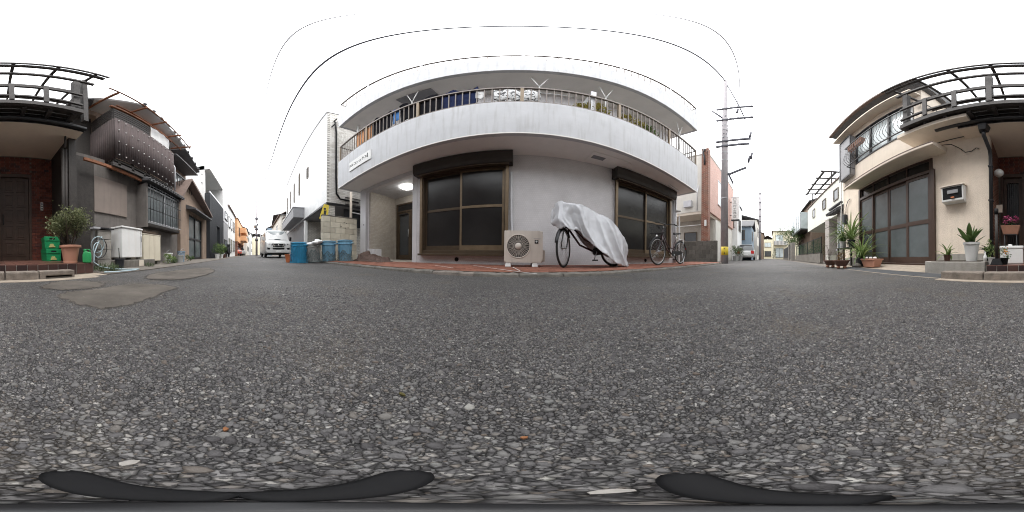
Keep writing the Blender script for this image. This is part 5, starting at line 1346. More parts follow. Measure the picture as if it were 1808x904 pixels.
# crates
def crate(name, label, loc, rz):
    T = thing(name, label, 'crate', loc, rz, 'green bottle crates stacked on the porch')
    w, d, h = 0.135, 0.17, 0.205
    mb = MB()
    mb.add([(-w + .008, -d + .008, 0), (w - .008, -d + .008, 0), (w - .008, d - .008, 0), (-w + .008, d - .008, 0), (-w, -d, h), (w, -d, h), (w, d, h), (-w, d, h), (-w + .012, -d + .012, h), (w - .012, -d + .012, h), (w - .012, d - .012, h), (-w + .012, d - .012, h), (-w + .014, -d + .014, 0.02), (w - .014, -d + .014, 0.02), (w - .014, d - .014, 0.02), (-w + .014, d - .014, 0.02)],
           [(0, 3, 2, 1), (0, 1, 5, 4), (1, 2, 6, 5), (2, 3, 7, 6), (3, 0, 4, 7), (4, 5, 9, 8), (5, 6, 10, 9), (6, 7, 11, 10), (7, 4, 8, 11), (8, 9, 13, 12), (9, 10, 14, 13), (10, 11, 15, 14), (11, 8, 12, 15), (12, 13, 14, 15)])
    mb.build('body', M['green_crate'], T)
    MB().wall(-w - 0.006, w + 0.006, h - 0.065, h + 0.012, d - 0.002, d + 0.006, holes=[(-0.05, 0.05, h - 0.045, h - 0.018)]).build('rim', M['green_crate'], T, bevel=0.003)
    MB().box(-0.05, 0.05, d - 0.001, d + 0.0006, h - 0.045, h - 0.018).build('hand_hole', M['black'], T)
    for s in (-1, 1): MB().box(s * (w + 0.004), s * (w - 0.004), -d + 0.002, d - 0.004, h - 0.06, h + 0.012).build('rim', M['green_crate'], T, bevel=0.002)
    for x in (-w + 0.008, w - 0.008): MB().box(x - 0.008, x + 0.008, d - 0.006, d + 0.003, 0.005, h - 0.068).build('corner_rib', M['green_crate'], T)
    em_ = MB().prism([(-0.058, 0.025), (0.060, 0.025), (0.058, 0.045), (0.046, 0.052), (0.044, 0.078), (0.024, 0.092), (0.004, 0.082), (-0.012, 0.09), (-0.03, 0.074), (-0.034, 0.052), (-0.054, 0.044)], 'y', d - 0.004, d - 0.001); em_.v = [(x, y + 0.003, z) for x, y, z in em_.v]
    eo = em_.build('emblem', M['emblem'], T)
crate('bottle_crate', 'green plastic bottle crate with yellow emblem, lower of the two stacked', (-0.93, -2.90, 0.147), R(2))
crate('bottle_crate', 'green plastic bottle crate with yellow emblem, upper of the two stacked', (-0.925, -2.905, 0.147 + 0.222), R(-5))
# shrub in terracotta pot
T = thing('potted_shrub', 'bushy variegated shrub in a large terracotta coloured pot on the porch edge', 'plant', (-0.93, -2.02, 0.147))
pot(T, 'pot', [(0, 0), (0.098, 0), (0.10, 0.022), (0.096, 0.024), (0.128, 0.205), (0.15, 0.207), (0.154, 0.222), (0.150, 0.238), (0.132, 0.240), (0.12, 0.2), (0, 0.195)], M['terracotta'], soil=(0.122, 0.205), n=32)
mb = MB(); rnd = random.Random(2)
tips = []
for k in range(11):
    a = k * 2.4; r1_ = rnd.uniform(0.10, 0.25); p = [Vector((rnd.uniform(-0.03, 0.03), rnd.uniform(-0.03, 0.03), 0.2))]
    e_ = Vector((math.cos(a) * r1_, math.sin(a) * r1_, rnd.uniform(0.42, 0.62)))
    m1 = p[0].lerp(e_, 0.5) + Vector((rnd.uniform(-.03, .03), rnd.uniform(-.03, .03), 0))
    mb.tube([p[0], m1, e_], [0.009, 0.006, 0.003], 6); tips.append(e_)
    for j in range(2):
        q = m1 + Vector((rnd.uniform(-.12, .12), rnd.uniform(-.12, .12), rnd.uniform(.1, .2))); mb.tube([m1, q], [0.004, 0.002], 5); tips.append(q)
mb.build('stems', M['bark'], T, smooth=True)
mb = MB()
for k in range(3400):
    c = tips[rnd.randrange(len(tips))]; q = c + Vector((rnd.gauss(0, .055), rnd.gauss(0, .055), rnd.gauss(0.015, .05)))
    if q.z < 0.27: continue
    leaf_mesh(mb, q, (rnd.gauss(0, 1), rnd.gauss(0, 1), rnd.gauss(0.6, .6)), rnd.uniform(0.028, 0.048), rnd.uniform(0.014, 0.022), rnd, rnd.random())
mb.build('foliage', M['leaf_shrub'], T)
# green jerrycan
T = thing('watering_can', 'green plastic can with round cap beside the terracotta pot', 'can', (-1.12, -1.90, 0.147), R(-28))
MB().prism([(-0.055, 0), (0.055, 0), (0.06, 0.02), (0.06, 0.11), (0.045, 0.145), (0.02, 0.155), (-0.05, 0.14), (-0.06, 0.11), (-0.06, 0.02)], 'y', -0.05, 0.05).build('body', M['green_can'], T, bevel=0.014, smooth=True)
MB().tube([(0.028, 0, 0.145), (0.03, 0, 0.185)], 0.02, 12).build('cap', M['green_can'], T, smooth=True)
MB().tube([(-0.045, 0, 0.13), (-0.04, 0, 0.175), (0.0, 0, 0.18), (0.012, 0, 0.15)], 0.009, 8).build('handle', M['green_can'], T, smooth=True)

# ================================================================== generic window / house helpers (world coordinates)
def win(parent, face, plane, out, a0, a1, z0, z1, fm, pm, split=1, hbars=0, sill=True, depth=0.04):
    """window on a wall: face 'y' = wall of constant y, running along x; out = +1/-1 outward direction"""
    g0, g1 = plane + out * 0.003, plane + out * depth
    b = 0.045; holes = []
    w = (a1 - a0 - b) / split
    for k in range(split):
        h0, h1 = a0 + b + k * w, a0 + (k + 1) * w
        n = hbars + 1; hh = (z1 - z0 - b) / n
        for j in range(n): holes.append((h0, h1, z0 + b + j * hh, z0 + (j + 1) * hh))
    ax = 'x' if face == 'y' else 'y'
    f = MB().wall(a0, a1, z0, z1, min(g0, g1), max(g0, g1), holes=holes, axis=ax).build('window', fm, parent, wc=True)
    m = MB(); p0, p1 = plane + out * 0.004, plane + out * 0.012
    if face == 'y': m.box(a0 + 0.02, a1 - 0.02, p0, p1, z0 + 0.02, z1 - 0.02)
    else: m.box(p0, p1, a0 + 0.02, a1 - 0.02, z0 + 0.02, z1 - 0.02)
    m.build('pane', pm, f, wc=True)
    if sill:
        m = MB(); q0, q1 = plane + out * 0.002, plane + out * (depth + 0.05)
        if face == 'y': m.box(a0 - 0.04, a1 + 0.04, q0, q1, z0 - 0.05, z0 - 0.002)
        else: m.box(q0, q1, a0 - 0.04, a1 + 0.04, z0 - 0.05, z0 - 0.002)
        m.build('sill', fm, f, wc=True)
    return f

def gable_x(parent, x0, x1, y0, y1, ze, zr, m_, name='roof', over=0.25, t=0.1):
    """gable roof whose ridge runs along x"""
    ym = (y0 + y1) / 2; k = (zr - ze) / ((y1 - y0) / 2)
    yo0, yo1 = y0 - over, y1 + over; zo = ze - over * k
    return MB().prism([(yo0, zo), (ym, zr), (yo1, zo), (yo1, zo + t), (ym, zr + t), (yo0, zo + t)], 'x', x0 - over, x1 + over).build(name, m_, parent, wc=True)

def gable_y(parent, x0, x1, y0, y1, ze, zr, m_, xr=None, name='roof', over=0.25, t=0.1):
    """gable roof whose ridge runs along y (gable faces the street)"""
    xm = xr if xr is not None else (x0 + x1) / 2
    k0 = (zr - ze) / (xm - x0); k1 = (zr - ze) / (x1 - xm)
    return MB().prism([(x0 - over, ze - over * k0), (xm, zr), (x1 + over, ze - over * k1), (x1 + over, ze - over * k1 + t), (xm, zr + t), (x0 - over, ze - over * k0 + t)], 'y', y0 - over, y1 + over).build(name, m_, parent, wc=True)

# ================================================================== OLD WOODEN HOUSE (corrugated balcony)
OW = thing('wooden_house', 'old dark wooden house with a corrugated metal balcony and barred window', 'house', (-4.0, -2.8, 0))
def ob(mb, name, m_, parent=None, **k): return mb.build(name, m_, parent or OW, wc=True, **k)
M['grey_plaster'] = mat('grey_plaster', (0.13, 0.118, 0.11), 0.85, 0.2, 4, 0.3, 50, streak=0.4)
WY = -2.85
ob(MB().box(-5.55, -1.40, WY - 0.2, WY, 0, 2.6), 'lower_wall', M['grey_plaster'])
ob(MB().box(-7.0, -2.2, WY - 0.9, WY - 0.35, 2.6, 4.75), 'upper_wall', M['brown_render'])
ob(MB().box(-2.25, -1.45, -6, -3.45, 2.6, 5.0), 'upper_side_wall', M['wood_dark'])
ob(MB().prism([(-7.2, 4.75), (-2.0, 4.75), (-2.0, 5.1), (-3.3, 5.75)], 'y', WY - 0.80, WY - 0.40), 'gable_wall', M['brown_render'])
rf = gable_y(OW, -7.3, -1.6, -9, -2.95, 4.72, 5.85, M['roof_grey'], xr=-3.4)
for k in range(11):                    # tile rolls along the street-side verge
    s = k / 10; x = -3.4 - 3.95 * s; z = 5.85 - 1.13 * s * 4.15 / 3.9
    MB().tube([(x, -2.66, z + 0.13), (x, -3.1, z + 0.13)], 0.07, 8).build('verge_tile', M['roof_grey'], rf, wc=True, smooth=True)
# board leaning flat against the wall
ob(MB().box(-2.80, -1.86, WY + 0.002, WY + 0.03, 1.18, 2.04), 'wall_panel', mat('grey_beige_board', (0.20, 0.165, 0.145), 0.6, 0.1, 3, streak=0.3), label='plain beige panel fixed to the dark wall')
ob(MB().box(-1.86, -1.40, WY + 0.002, WY + 0.02, 0.0, 2.5), 'board_cladding', M['wood_dark'])
# barred bay window
ob(MB().box(-4.95, -3.22, WY + 0.002, -2.52, 0.98, 1.06), 'bay_floor', M['wood_dark'])
ob(MB().box(-3.22, -3.16, WY + 0.002, -2.50, 0.95, 2.16), 'bay_side', M['grey_plaster'])
ob(MB().box(-5.01, -4.95, WY + 0.002, -2.50, 0.95, 2.16), 'bay_side', M['brown_render'])
bw_ = ob(MB().wall(-4.95, -3.22, 1.06, 2.10, -2.60, -2.55, holes=[(-4.90, -4.12, 1.11, 2.05), (-4.06, -3.27, 1.11, 2.05)]), 'window', M['steel'])
MB().box(-4.93, -3.24, -2.585, -2.578, 1.08, 2.08).build('pane', M['glass_grey'], bw_, wc=True)
gl = ob(MB().box(-4.97, -3.20, -2.47, -2.45, 1.08, 1.10), 'window_grille', M['pale_metal'])
for z in (1.42, 1.75, 2.08): MB().box(-4.97, -3.20, -2.47, -2.45, z, z + 0.018).build('rail', M['dark_metal'], gl, wc=True)
for k in range(13): MB().tube([(-3.24 - k * 0.14, -2.44, 1.08), (-3.24 - k * 0.14, -2.44, 2.12)], 0.008, 6).build('bar', M['dark_metal'], gl, wc=True, smooth=True)
pr = ob(MB().prism([(WY, 2.42), (-2.38, 2.24), (-2.38, 2.19), (WY, 2.30)], 'x', -5.10, -3.10), 'window_hood', M['roof_grey'])
for k in range(14): MB().tube([(-3.15 - k * 0.145, -2.36, 2.235), (-3.15 - k * 0.145, WY, 2.43)], 0.035, 8).build('roof_tile', M['roof_grey'], pr, wc=True, smooth=True)
ob(MB().beam((-1.5, -2.62, 2.28), (-3.1, -2.62, 2.24), 0.05, 0.07), 'rusty_beam', M['rust'])
# balcony of corrugated sheet
def corrugated(p0, p1, z0, z1, pitch=0.075, amp=0.011, mat_=M['corr']):
    p0, p1 = Vector(p0), Vector(p1); L = (p1 - p0).length; d = (p1 - p0) / L; n = Vector((-d.y, d.x)); N_ = int(L / pitch * 6)
    return MB().grid(lambda s, t: tuple(p0 + d * L * s + n * amp * math.sin(s * L / pitch * 6.283)) + (z0 + (z1 - z0) * t,), N_, 1)
cb_ = ob(corrugated((-2.16, -2.50), (-4.56, -2.50), 2.50, 3.95), 'corrugated_sheet', M['corr'], smooth=True); cb_.modifiers.new('t', 'SOLIDIFY').thickness = 0.003
cs_ = ob(corrugated((-2.16, -3.45), (-2.16, -2.50), 2.50, 3.95), 'corrugated_sheet', M['corr'], smooth=True); cs_.modifiers.new('t', 'SOLIDIFY').thickness = 0.003
bme_ = MB().lathe([(0, 0.02), (0.014, 0.015), (0.019, 0)], (0, 0, 0), 8, Matrix.Rotation(R(-90), 3, 'X')).mesh('bolt_cap', M['white_metal'], smooth=True)
OWI = FR[OW].inverted()
for z in (2.62, 3.05, 3.48, 3.86):
    for k in range(12): piece('bolt_cap', bme_, OW, OWI @ Vector((-2.26 - k * 0.2, -2.486, z)))
ob(MB().box(-4.54, -2.18, -3.4, -2.53, 2.44, 2.50), 'balcony_floor', M['wood_dark'])
for k in range(6): ob(MB().box(-2.35 - k * 0.42, -2.28 - k * 0.42, -3.0, -2.54, 2.34, 2.438), 'joist', M['wood_dark'])
ob(MB().box(-4.60, -2.14, -2.62, -2.54, 2.30, 2.40), 'balcony_beam', M['timber'])
for k in range(6):
    ob(MB().box(-3.42, -2.20, -2.60, -2.575, 3.95 + k * 0.095, 4.025 + k * 0.095), 'slat', M['timber'])
    ob(MB().box(-2.20, -2.175, -3.40, -2.60, 3.95 + k * 0.095, 4.025 + k * 0.095), 'slat', M['timber'])
for x in (-2.22, -2.8, -3.42, -4.5): ob(MB().box(x - 0.03, x + 0.03, -2.66, -2.602, 2.5, 4.62), 'balcony_post', M['timber'])
cp = ob(MB().grid(lambda s, t: (-3.44 - 0.95 * s, -2.565 + 0.008 * math.sin(s * 17 + t * 3) + 0.006 * math.sin(t * 11 - s * 5), 3.85 + 0.75 * t), 24, 16), 'plastic_sheet', M['cloth_white'], smooth=True)
ob(MB().box(-4.55, -2.12, -2.62, -2.55, 4.56, 4.62), 'balcony_rail', M['rust'])
# lean-to roof of clear sheet on rusty pipes
ar = ob(MB().add([(-1.75, -2.15, 4.72), (-5.3, -2.28, 4.60), (-5.3, -3.3, 4.86), (-1.75, -3.3, 5.02)], [(0, 1, 2, 3)]), 'awning_sheet', M['clear_sheet'])
for a, b in (((-1.72, -2.12, 4.74), (-5.35, -2.26, 4.62)), ((-2.3, -2.6, 4.78), (-5.3, -2.62, 4.66))): ob(MB().tube([a, b], 0.022, 8), 'awning_pipe', M['rust'], smooth=True)
for k in range(5):
    x = -1.95 - k * 0.8; ob(MB().beam((x, -2.14, 4.69 - 0.03 * k), (x, -3.3, 4.96 - 0.03 * k), 0.05, 0.05), 'awning_rafter', M['rust'])
# upper window with hood and small green railing
uw = win(OW, 'y', WY - 0.35, 1, -6.5, -5.15, 3.05, 4.0, M['steel'], M['glass_blue'], 2)
ob(MB().prism([(WY - 0.35, 4.42), (-2.55, 4.16), (-2.55, 4.10), (WY - 0.35, 4.22)], 'x', -6.9, -4.85), 'window_hood', M['roof_grey'])
ob(MB().box(-6.6, -5.05, -2.75, -2.70, 3.40, 3.45), 'guard_rail', M['green_can'] if False else M['dark_metal'])
for k in range(9): ob(MB().box(-6.58 + k * 0.188, -6.56 + k * 0.188, -2.74, -2.72, 2.95, 3.40), 'guard_bar', M['dark_metal'])
ob(MB().box(-4.80, -4.62, -3.0, -2.62, 2.9, 3.35), 'air_duct', M['white_metal'], bevel=0.02)
ob(MB().tube([(-5.0, -2.70, 2.6), (-5.0, -2.70, 3.6), (-4.85, -2.85, 4.0)], 0.03, 8), 'downpipe', M['pale_metal'], smooth=True)
# entry wing with glass sliding doors
ob(MB().wall(-8.65, -5.45, 0, 2.45, -2.95, -2.72, holes=[(-8.0, -6.25, -0.01, 1.98)]), 'entry_wall', M['brown_render'])
ed = ob(MB().wall(-8.0, -6.25, 0.03, 1.98, -2.86, -2.78, holes=[(-7.93, -7.16, 0.12, 0.9), (-7.09, -6.32, 0.12, 0.9), (-7.93, -7.16, 0.98, 1.92), (-7.09, -6.32, 0.98, 1.92)]), 'entry_door', M['dark_metal'])
MB().box(-7.96, -6.29, -2.83, -2.82, 0.08, 1.95).build('pane', M['glass_grey'], ed, wc=True)
ob(MB().prism([(-2.72, 2.32), (-2.30, 2.12), (-2.30, 2.06), (-2.72, 2.14)], 'x', -8.4, -5.95), 'entry_hood', M['roof_grey'])
eg = gable_y(OW, -8.6, -5.2, -4.5, -2.72, 2.45, 3.35, M['roof_brown'], xr=-5.9, over=0.3)
ob(MB().prism([(-8.6, 2.452), (-5.3, 2.452), (-5.45, 2.7), (-5.9, 3.30)], 'y', -2.90, -2.75), 'entry_gable', M['brown_render'])
# ------------------------------------------------------------------ things along the old house
T = thing('block_pillar', 'short grey concrete block pillar with a loose hose hung on it', 'pillar', (-1.70, -2.38, 0))
for k in range(4):
    MB().box(-0.15 + random.uniform(-.006, .006), 0.15, -0.11, 0.11, 0.006 + k * 0.172, 0.168 + k * 0.172).build('block', M['concrete'], T, bevel=0.006)
MB().box(-0.2, 0.22, -0.14, 0.14, 0.702, 0.725).build('cap_slab', M['dark_metal'], T, bevel=0.004)
T = thing('concrete_plinth', 'stained concrete plinth carrying the white metal cabinet', 'plinth', (-2.35, -2.35, 0))
MB().box(-0.62, 0.48, -0.22, 0.23, 0.0, 0.15).build('slab', M['concrete_dark'], T, bevel=0.012)
MB().box(-0.22, -0.08, 0.231, 0.236, 0.02, 0.14).build('paint_patch', M['cream_smooth'], T)
T = thing('metal_cabinet', 'white enamel metal cabinet on short feet beside the block pillar', 'cabinet', (-2.30, -2.38, 0.152), R(1))
MB().box(-0.30, 0.28, -0.2, 0.2, 0.045, 0.60).build('body', M['appliance'], T, bevel=0.012)
MB().box(-0.315, 0.295, -0.215, 0.215, 0.602, 0.635).build('lid', M['appliance'], T, bevel=0.008)
for x in (-0.24, 0.22):
    for y in (-0.14, 0.14): MB().box(x - 0.035, x + 0.035, y - 0.035, y + 0.035, 0, 0.044).build('foot', M['concrete'], T, bevel=0.004)
MB().box(-0.262, -0.254, 0.2, 0.206, 0.08, 0.58).build('door_seam', M['grey_panel'], T)
MB().tube([(-0.24, 0.215, 0.35), (-0.24, 0.235, 0.37), (-0.24, 0.235, 0.47), (-0.24, 0.215, 0.49)], 0.007, 6).build('handle', M['steel'], T, smooth=True)
T = thing('metal_cabinet', 'cream stained metal cabinet with a tangle of twigs on top', 'cabinet', (-3.06, -2.46, 0.0), R(-2))
MB().box(-0.34, 0.30, -0.2, 0.2, 0.10, 0.70).build('body', M['cream_box'], T, bevel=0.012)
MB().box(-0.35, 0.31, -0.205, 0.205, 0.702, 0.72).build('lid', M['cream_box'], T, bevel=0.004)
for x in (-0.28, 0.24): MB().box(x - 0.05, x + 0.05, -0.18, 0.18, 0, 0.099).build('foot', M['concrete_dark'], T)
T = thing('twig_heap', 'dry grey twigs heaped on the cream metal cabinet', 'twigs', (-3.08, -2.46, 0.722))
mb = MB(); rnd = random.Random(12)
for k in range(70):
    a = Vector((rnd.uniform(-.26, .2), rnd.uniform(-.14, .14), 0.008)); mb.tube([a, a + Vector((rnd.gauss(0, .06), rnd.gauss(0, .05), rnd.uniform(.01, .07))), a + Vector((rnd.gauss(0, .12), rnd.gauss(0, .08), rnd.uniform(.03, .13)))], 0.004, 4)
mb.build('twigs', M['bark'], T, kind='stuff')
T = thing('garden_hose', 'pale grey garden hose looped from a standpipe down to the kerb', 'hose', (-1.55, -2.15, 0))
mb = MB(); mb.tube([(-1.62, -2.24, 0.56), (-1.52, -2.20, 0.46), (-1.40, -2.15, 0.28), (-1.36, -2.1, 0.14), (-1.42, -2.0, 0.07), (-1.55, -1.9, 0.04), (-1.75, -1.78, 0.025), (-1.95, -1.70, 0.02), (-1.80, -1.66, 0.018), (-1.45, -1.68, 0.018), (-1.30, -1.75, 0.02)], 0.010, 8)
mb.build('hose_run', M['hose'], T, wc=True, smooth=True)
for k, (cx, cz, rr) in enumerate(((-1.52, 0.42, 0.13), (-1.56, 0.36, 0.16), (-1.50, 0.33, 0.12))):
    MB().torus((cx, -2.22 + 0.015 * k, cz), rr, 0.008, Matrix.Rotation(R(80 + 6 * k), 3, 'X') @ Matrix.Rotation(R(10 * k), 3, 'Y'), 32, 6).build('hose_loop', M['hose'] if k != 1 else M['dark_metal'], T, wc=True, smooth=True)
MB().tube([(-1.48, -2.28, 0.0), (-1.48, -2.28, 0.68), (-1.48, -2.20, 0.70)], 0.016, 8).build('standpipe', M['pale_metal'], T, wc=True, smooth=True)
MB().box(-1.55, -1.42, -2.30, -2.18, 0.68, 0.71).build('tap', M['pale_metal'], T, wc=True)
T = thing('bucket', 'small dark bucket with an upright handle beside the block pillar', 'bucket', (-1.93, -2.14, 0.012)); pot(T, 'body', cuppot(0.07, 0.085, 0.17), M['char']); MB().tube([(0, 0, 0.14), (0.01, -0.01, 0.36)], 0.008, 6).build('handle', M['black'], T, smooth=True)
def tuft(mb, c, n, h, rad, rnd):
    for k in range(n):
        a = rnd.uniform(0, 6.28); r_ = rad * math.sqrt(rnd.random()); strap(mb, Vector(c) + Vector((math.cos(a) * r_, math.sin(a) * r_, 0)), rnd.uniform(0, 6.28), h * rnd.uniform(.5, 1.1), 0.006, rnd.uniform(.8, 1.5), rnd.uniform(.3, 1.6), 4)
rnd = random.Random(21)
mb = MB()
for p in ((-1.42, -1.92, 0.012), (-1.55, -1.84, 0.012), (-1.68, -2.0, 0.012), (-1.35, -2.1, 0.012), (-1.62, -2.16, 0.012), (-2.6, -1.98, 0.012)): tuft(mb, p, 60, 0.14, 0.10, rnd)
tag(mb.build('grass', M['grassm']), 'thin grass growing along the foot of the block pillar', 'grass', kind='stuff')
for k, (x, y, h, lab, mm) in enumerate(((-3.55, -2.12, 0.24, 'yellow green weed clump below the barred window', 'leaf_strap'), (-3.95, -2.2, 0.2, 'low green weed beside the grey buckets', 'leaf_green'), (-5.3, -2.3, 0.22, 'small green weed by the entry of the old house', 'leaf_green'))):
    T = thing('weed', lab, 'plant', (x, y, 0.012)); mb = MB(); foliage(mb, (0, 0, h * 0.45), (0.22, 0.14, h * 0.5), 260, 0.06, 0.022, 30 + k); mb.build('leaves', M[mm], T)
for k, (x, y, r_, h, mm, lab) in enumerate(((-4.25, -2.15, 0.11, 0.22, 'grey_bin', 'dented grey bucket of odds and ends below the barred window'), (-4.55, -2.25, 0.12, 0.34, 'blue_wall', 'blue grey pail standing by the brown wall'), (-4.0, -2.4, 0.13, 0.28, 'white_plastic', 'pale plastic basin under the barred window'))):
    T = thing('bucket', lab, 'bucket', (x, y, 0.012)); pot(T, 'body', cuppot(r_ * 0.8, r_, h), M[mm])
    MB().torus((0, 0, h * 0.9), r_ * 1.02, 0.004, Matrix.Rotation(R(60), 3, 'X'), 20, 5).build('handle', M['steel'], T, smooth=True)

# ================================================================== modern charcoal house, white house, orange block farther down the left street
MH = thing('modern_house', 'charcoal clad modern house with a white side wall and recessed balcony', 'house', (-11, -2.6, 0))
def part(T, mb, name, m_, **k): return mb.build(name, m_, T, wc=True, **k)
part(MH, MB().wall(-12.6, -8.80, 0, 3.9, -2.85, -2.55, holes=[(-11.3, -10.5, -0.01, 2.15)]), 'front_wall', M['char'])
for k in range(30): part(MH, MB().box(-8.83 - k * 0.13, -8.82 - k * 0.13, -2.549, -2.54, 2.2 if -11.3 < -8.83 - k * 0.13 < -10.5 else 0.02, 3.88), 'cladding_rib', M['char'])
part(MH, MB().box(-8.95, -8.80, -8, -2.86, 0, 5.85), 'side_wall', M['white_render'])
part(MH, MB().box(-12.6, -8.952, -8, -4.0, 3.9, 5.85), 'upper_wall', M['pale_wall'])
part(MH, MB().box(-12.6, -8.80, -4.0, -2.55, 5.55, 5.85), 'roof_band', M['white_render'])
part(MH, MB().box(-12.6, -12.4, -4.0, -2.55, 3.9, 5.55), 'fin_wall', M['white_render'])
part(MH, MB().box(-12.6, -8.80, -2.60, -2.54, 3.902, 4.0), 'balcony_cap', M['pale_metal'])
part(MH, MB().box(-11.3, -10.5, -3.6, -3.5, 0, 2.15), 'entry_door', M['black'])
win(MH, 'y', -4.0, 1, -11.6, -9.6, 3.95, 5.3, M['dark_metal'], M['glass_blue'], 2)
for k, z in enumerate((4.6, 5.2)): part(MH, MB().tube([(-8.79, -3.0, z), (-8.70, -3.0, z)], 0.025, 8), 'insulator', M['dark_metal'], smooth=True)
part(MH, MB().box(-15.0, -12.61, -8, -2.62, 0, 5.1), 'wing', M['grey_panel'])
part(MH, MB().box(-15.0, -12.61, -2.618, -2.60, 3.0, 5.1), 'wing_panel', M['pale_metal'])
win(MH, 'y', -2.60, 1, -14.6, -13.4, 3.3, 4.0, M['dark_metal'], M['glass_clear'])
win(MH, 'y', -2.62, 1, -14.6, -13.2, 0.6, 1.5, M['dark_metal'], M['glass_clear'])
WH = thing('white_house', 'narrow white house with dark windows beyond the charcoal house', 'house', (-17.5, -2.6, 0))
part(WH, MB().box(-20.0, -15.02, -8, -2.60, 0, 4.9), 'wall', M['white_render'])
part(WH, MB().box(-20.1, -14.95, -8, -2.45, 4.9, 5.05), 'roof', M['roof_brown'])
for a in (-19.4, -17.6, -16.2):
    win(WH, 'y', -2.60, 1, a, a + 0.9, 2.9, 4.0, M['dark_metal'], M['glass_clear']); win(WH, 'y', -2.60, 1, a, a + 0.9, 0.6, 1.8, M['dark_metal'], M['glass_clear'])
OB = thing('orange_house', 'orange tiled house with stacked balconies at the far left end of the street', 'house', (-26, -2.4, 0))
part(OB, MB().box(-31, -20.6, -9, -2.35, 1.9, 4.9), 'upper_wall', M['orange_tile'])
part(OB, MB().box(-31, -20.6, -9, -4.6, 0, 1.898), 'lower_wall', M['pale_wall'])
part(OB, MB().box(-31, -20.5, -9, -2.25, 4.9, 5.0), 'roof', M['roof_brown'])
for z in (2.3, 3.5): part(OB, MB().box(-30, -24.5, -2.349, -1.55, z, z + 0.75), 'balcony', M['orange_tile'])
win(OB, 'y', -2.35, 1, -23.8, -22.0, 2.9, 4.0, M['bronze'], M['glass_clear'], 2); win(OB, 'x', -20.6, 1, -4.2, -3.0, 2.9, 4.0, M['bronze'], M['glass_clear'])
for x in (-21.0, -26.0, -30.6): part(OB, MB().box(x - 0.2, x + 0.2, -2.8, -2.4, 0, 1.898), 'column', M['red_brick'])
for k, (x0, x1, y0, y1, z, mm, lab) in enumerate(((-44, -33, -8, -1.9, 5.5, 'pale_wall', 'pale far house beyond the orange house'), (-58, -46, -8, -1.4, 6.2, 'white_render', 'white far house closing the left street'),
                                              (-46, -34, 2.4, 9, 5.8, 'blue_wall', 'grey far house behind the distant pole on the left street'), (-70, -60, -6, 6, 6.5, 'pale_yellow', 'cream far house at the very end of the left street'))):
    T = thing('far_house', lab, 'house', ((x0 + x1) / 2, (y0 + y1) / 2, 0), 0, 'far houses on the left street')
    part(T, MB().box(x0, x1, y0, y1, 0, z), 'wall', M[mm]); gable_x(T, x0, x1, y0, y1, z, z + 1.4, M['roof_grey'])
    sd_y = y1 if y1 < 2 else y0
    for j in range(3):
        for zz in (0.9, 3.4): win(T, 'y', sd_y, 1 if sd_y < 2 else -1, x0 + 1 + j * 3, x0 + 2.4 + j * 3, zz, zz + 1.1, M['dark_metal'], M['glass_clear'], sill=False)
    for zz in (0.9, 3.4): win(T, 'x', x1, 1, y0 + 0.8, y0 + 2.2, zz, zz + 1.1, M['dark_metal'], M['glass_clear'], sill=False)
# pots before the charcoal house
for k, (x, y, r_, h, mm, lm, lab) in enumerate(((-8.9, -2.15, 0.14, 0.26, 'white_plastic', 'leaf_green', 'feathery plant in a white pot before the charcoal house'), (-9.7, -2.1, 0.13, 0.24, 'white_plastic', 'leaf_strap', 'yellow green bushy plant before the charcoal house'),
                                               (-10.6, -2.1, 0.13, 0.24, 'clay_dark', 'leaf_green', 'green shrub in a brown pot farther along the charcoal house'))):
    T = thing('potted_plant', lab, 'plant', (x, y, 0.012)); pot(T, 'pot', cuppot(r_ * .75, r_, h), M[mm], soil=(r_ * .8, h * .84))
    mb = MB(); foliage(mb, (0, 0, h + 0.3), (0.36, 0.3, 0.33), 420, 0.10, 0.03, 50 + k); mb.build('leaves', M[lm], T)
T = thing('kick_scooter', 'dark covered scooter standing beside the potted plants', 'scooter', (-11.9, -2.1, 0.012))
for x in (-0.6, 0.6): MB().torus((x, 0, 0.22), 0.17, 0.05, Matrix.Rotation(R(90), 3, 'X'), 20, 8).build('wheel', M['rubber'], T, smooth=True)
MB().prism([(-0.75, 0.35), (-0.5, 0.5), (-0.45, 0.95), (-0.35, 0.98), (-0.2, 0.4), (0.1, 0.35), (0.15, 0.7), (0.75, 0.78), (0.8, 0.5), (0.5, 0.3), (-0.4, 0.25)], 'y', -0.14, 0.14).build('body', M['black'], T, bevel=0.04, smooth=True)
MB().tube([(-0.40, -0.3, 1.02), (-0.42, 0, 0.98), (-0.40, 0.3, 1.02)], 0.015, 8).build('handlebar', M['dark_metal'], T, smooth=True)

# ================================================================== WHITE BRICK BUILDING left of the apartment block
WB = thing('brick_building', 'white brick and white tiled building with slit windows and an open ground floor corner', 'building', (-6.5, 3.0, 0), R(-2.75))
ZB, ZT = 2.62, 8.75
MB().box(-12.8, -0.012, 0.0, 6.0, ZB, ZT).build('upper_wall', M['white_tile'], WB)
eb = MB().box(-0.011, 0.0, 0.003, 6.0, ZB + 0.003, ZT - 0.003).build('end_wall', M['white_brick_m'], WB)
M['wbrick'] = objmat('white_brick', [(0, (0.50, 0.48, 0.44)), (0.5, (0.60, 0.58, 0.545)), (1, (0.66, 0.65, 0.62))], 0.75, 0.12, 18, 0.35, 80)
M['wbrick_i'] = islandmat('white_brick_far', [(0, (0.50, 0.48, 0.44)), (0.5, (0.60, 0.58, 0.545)), (1, (0.66, 0.65, 0.62))], 0.75, 0.12, 18, 0.35, 80)
me4 = MB().box(0.0, 0.014, -0.108, 0.108, -0.036, 0.036).mesh('brick', M['wbrick'], bevel=0.003)
bl = []
r_ = 0; z = ZB + 0.042
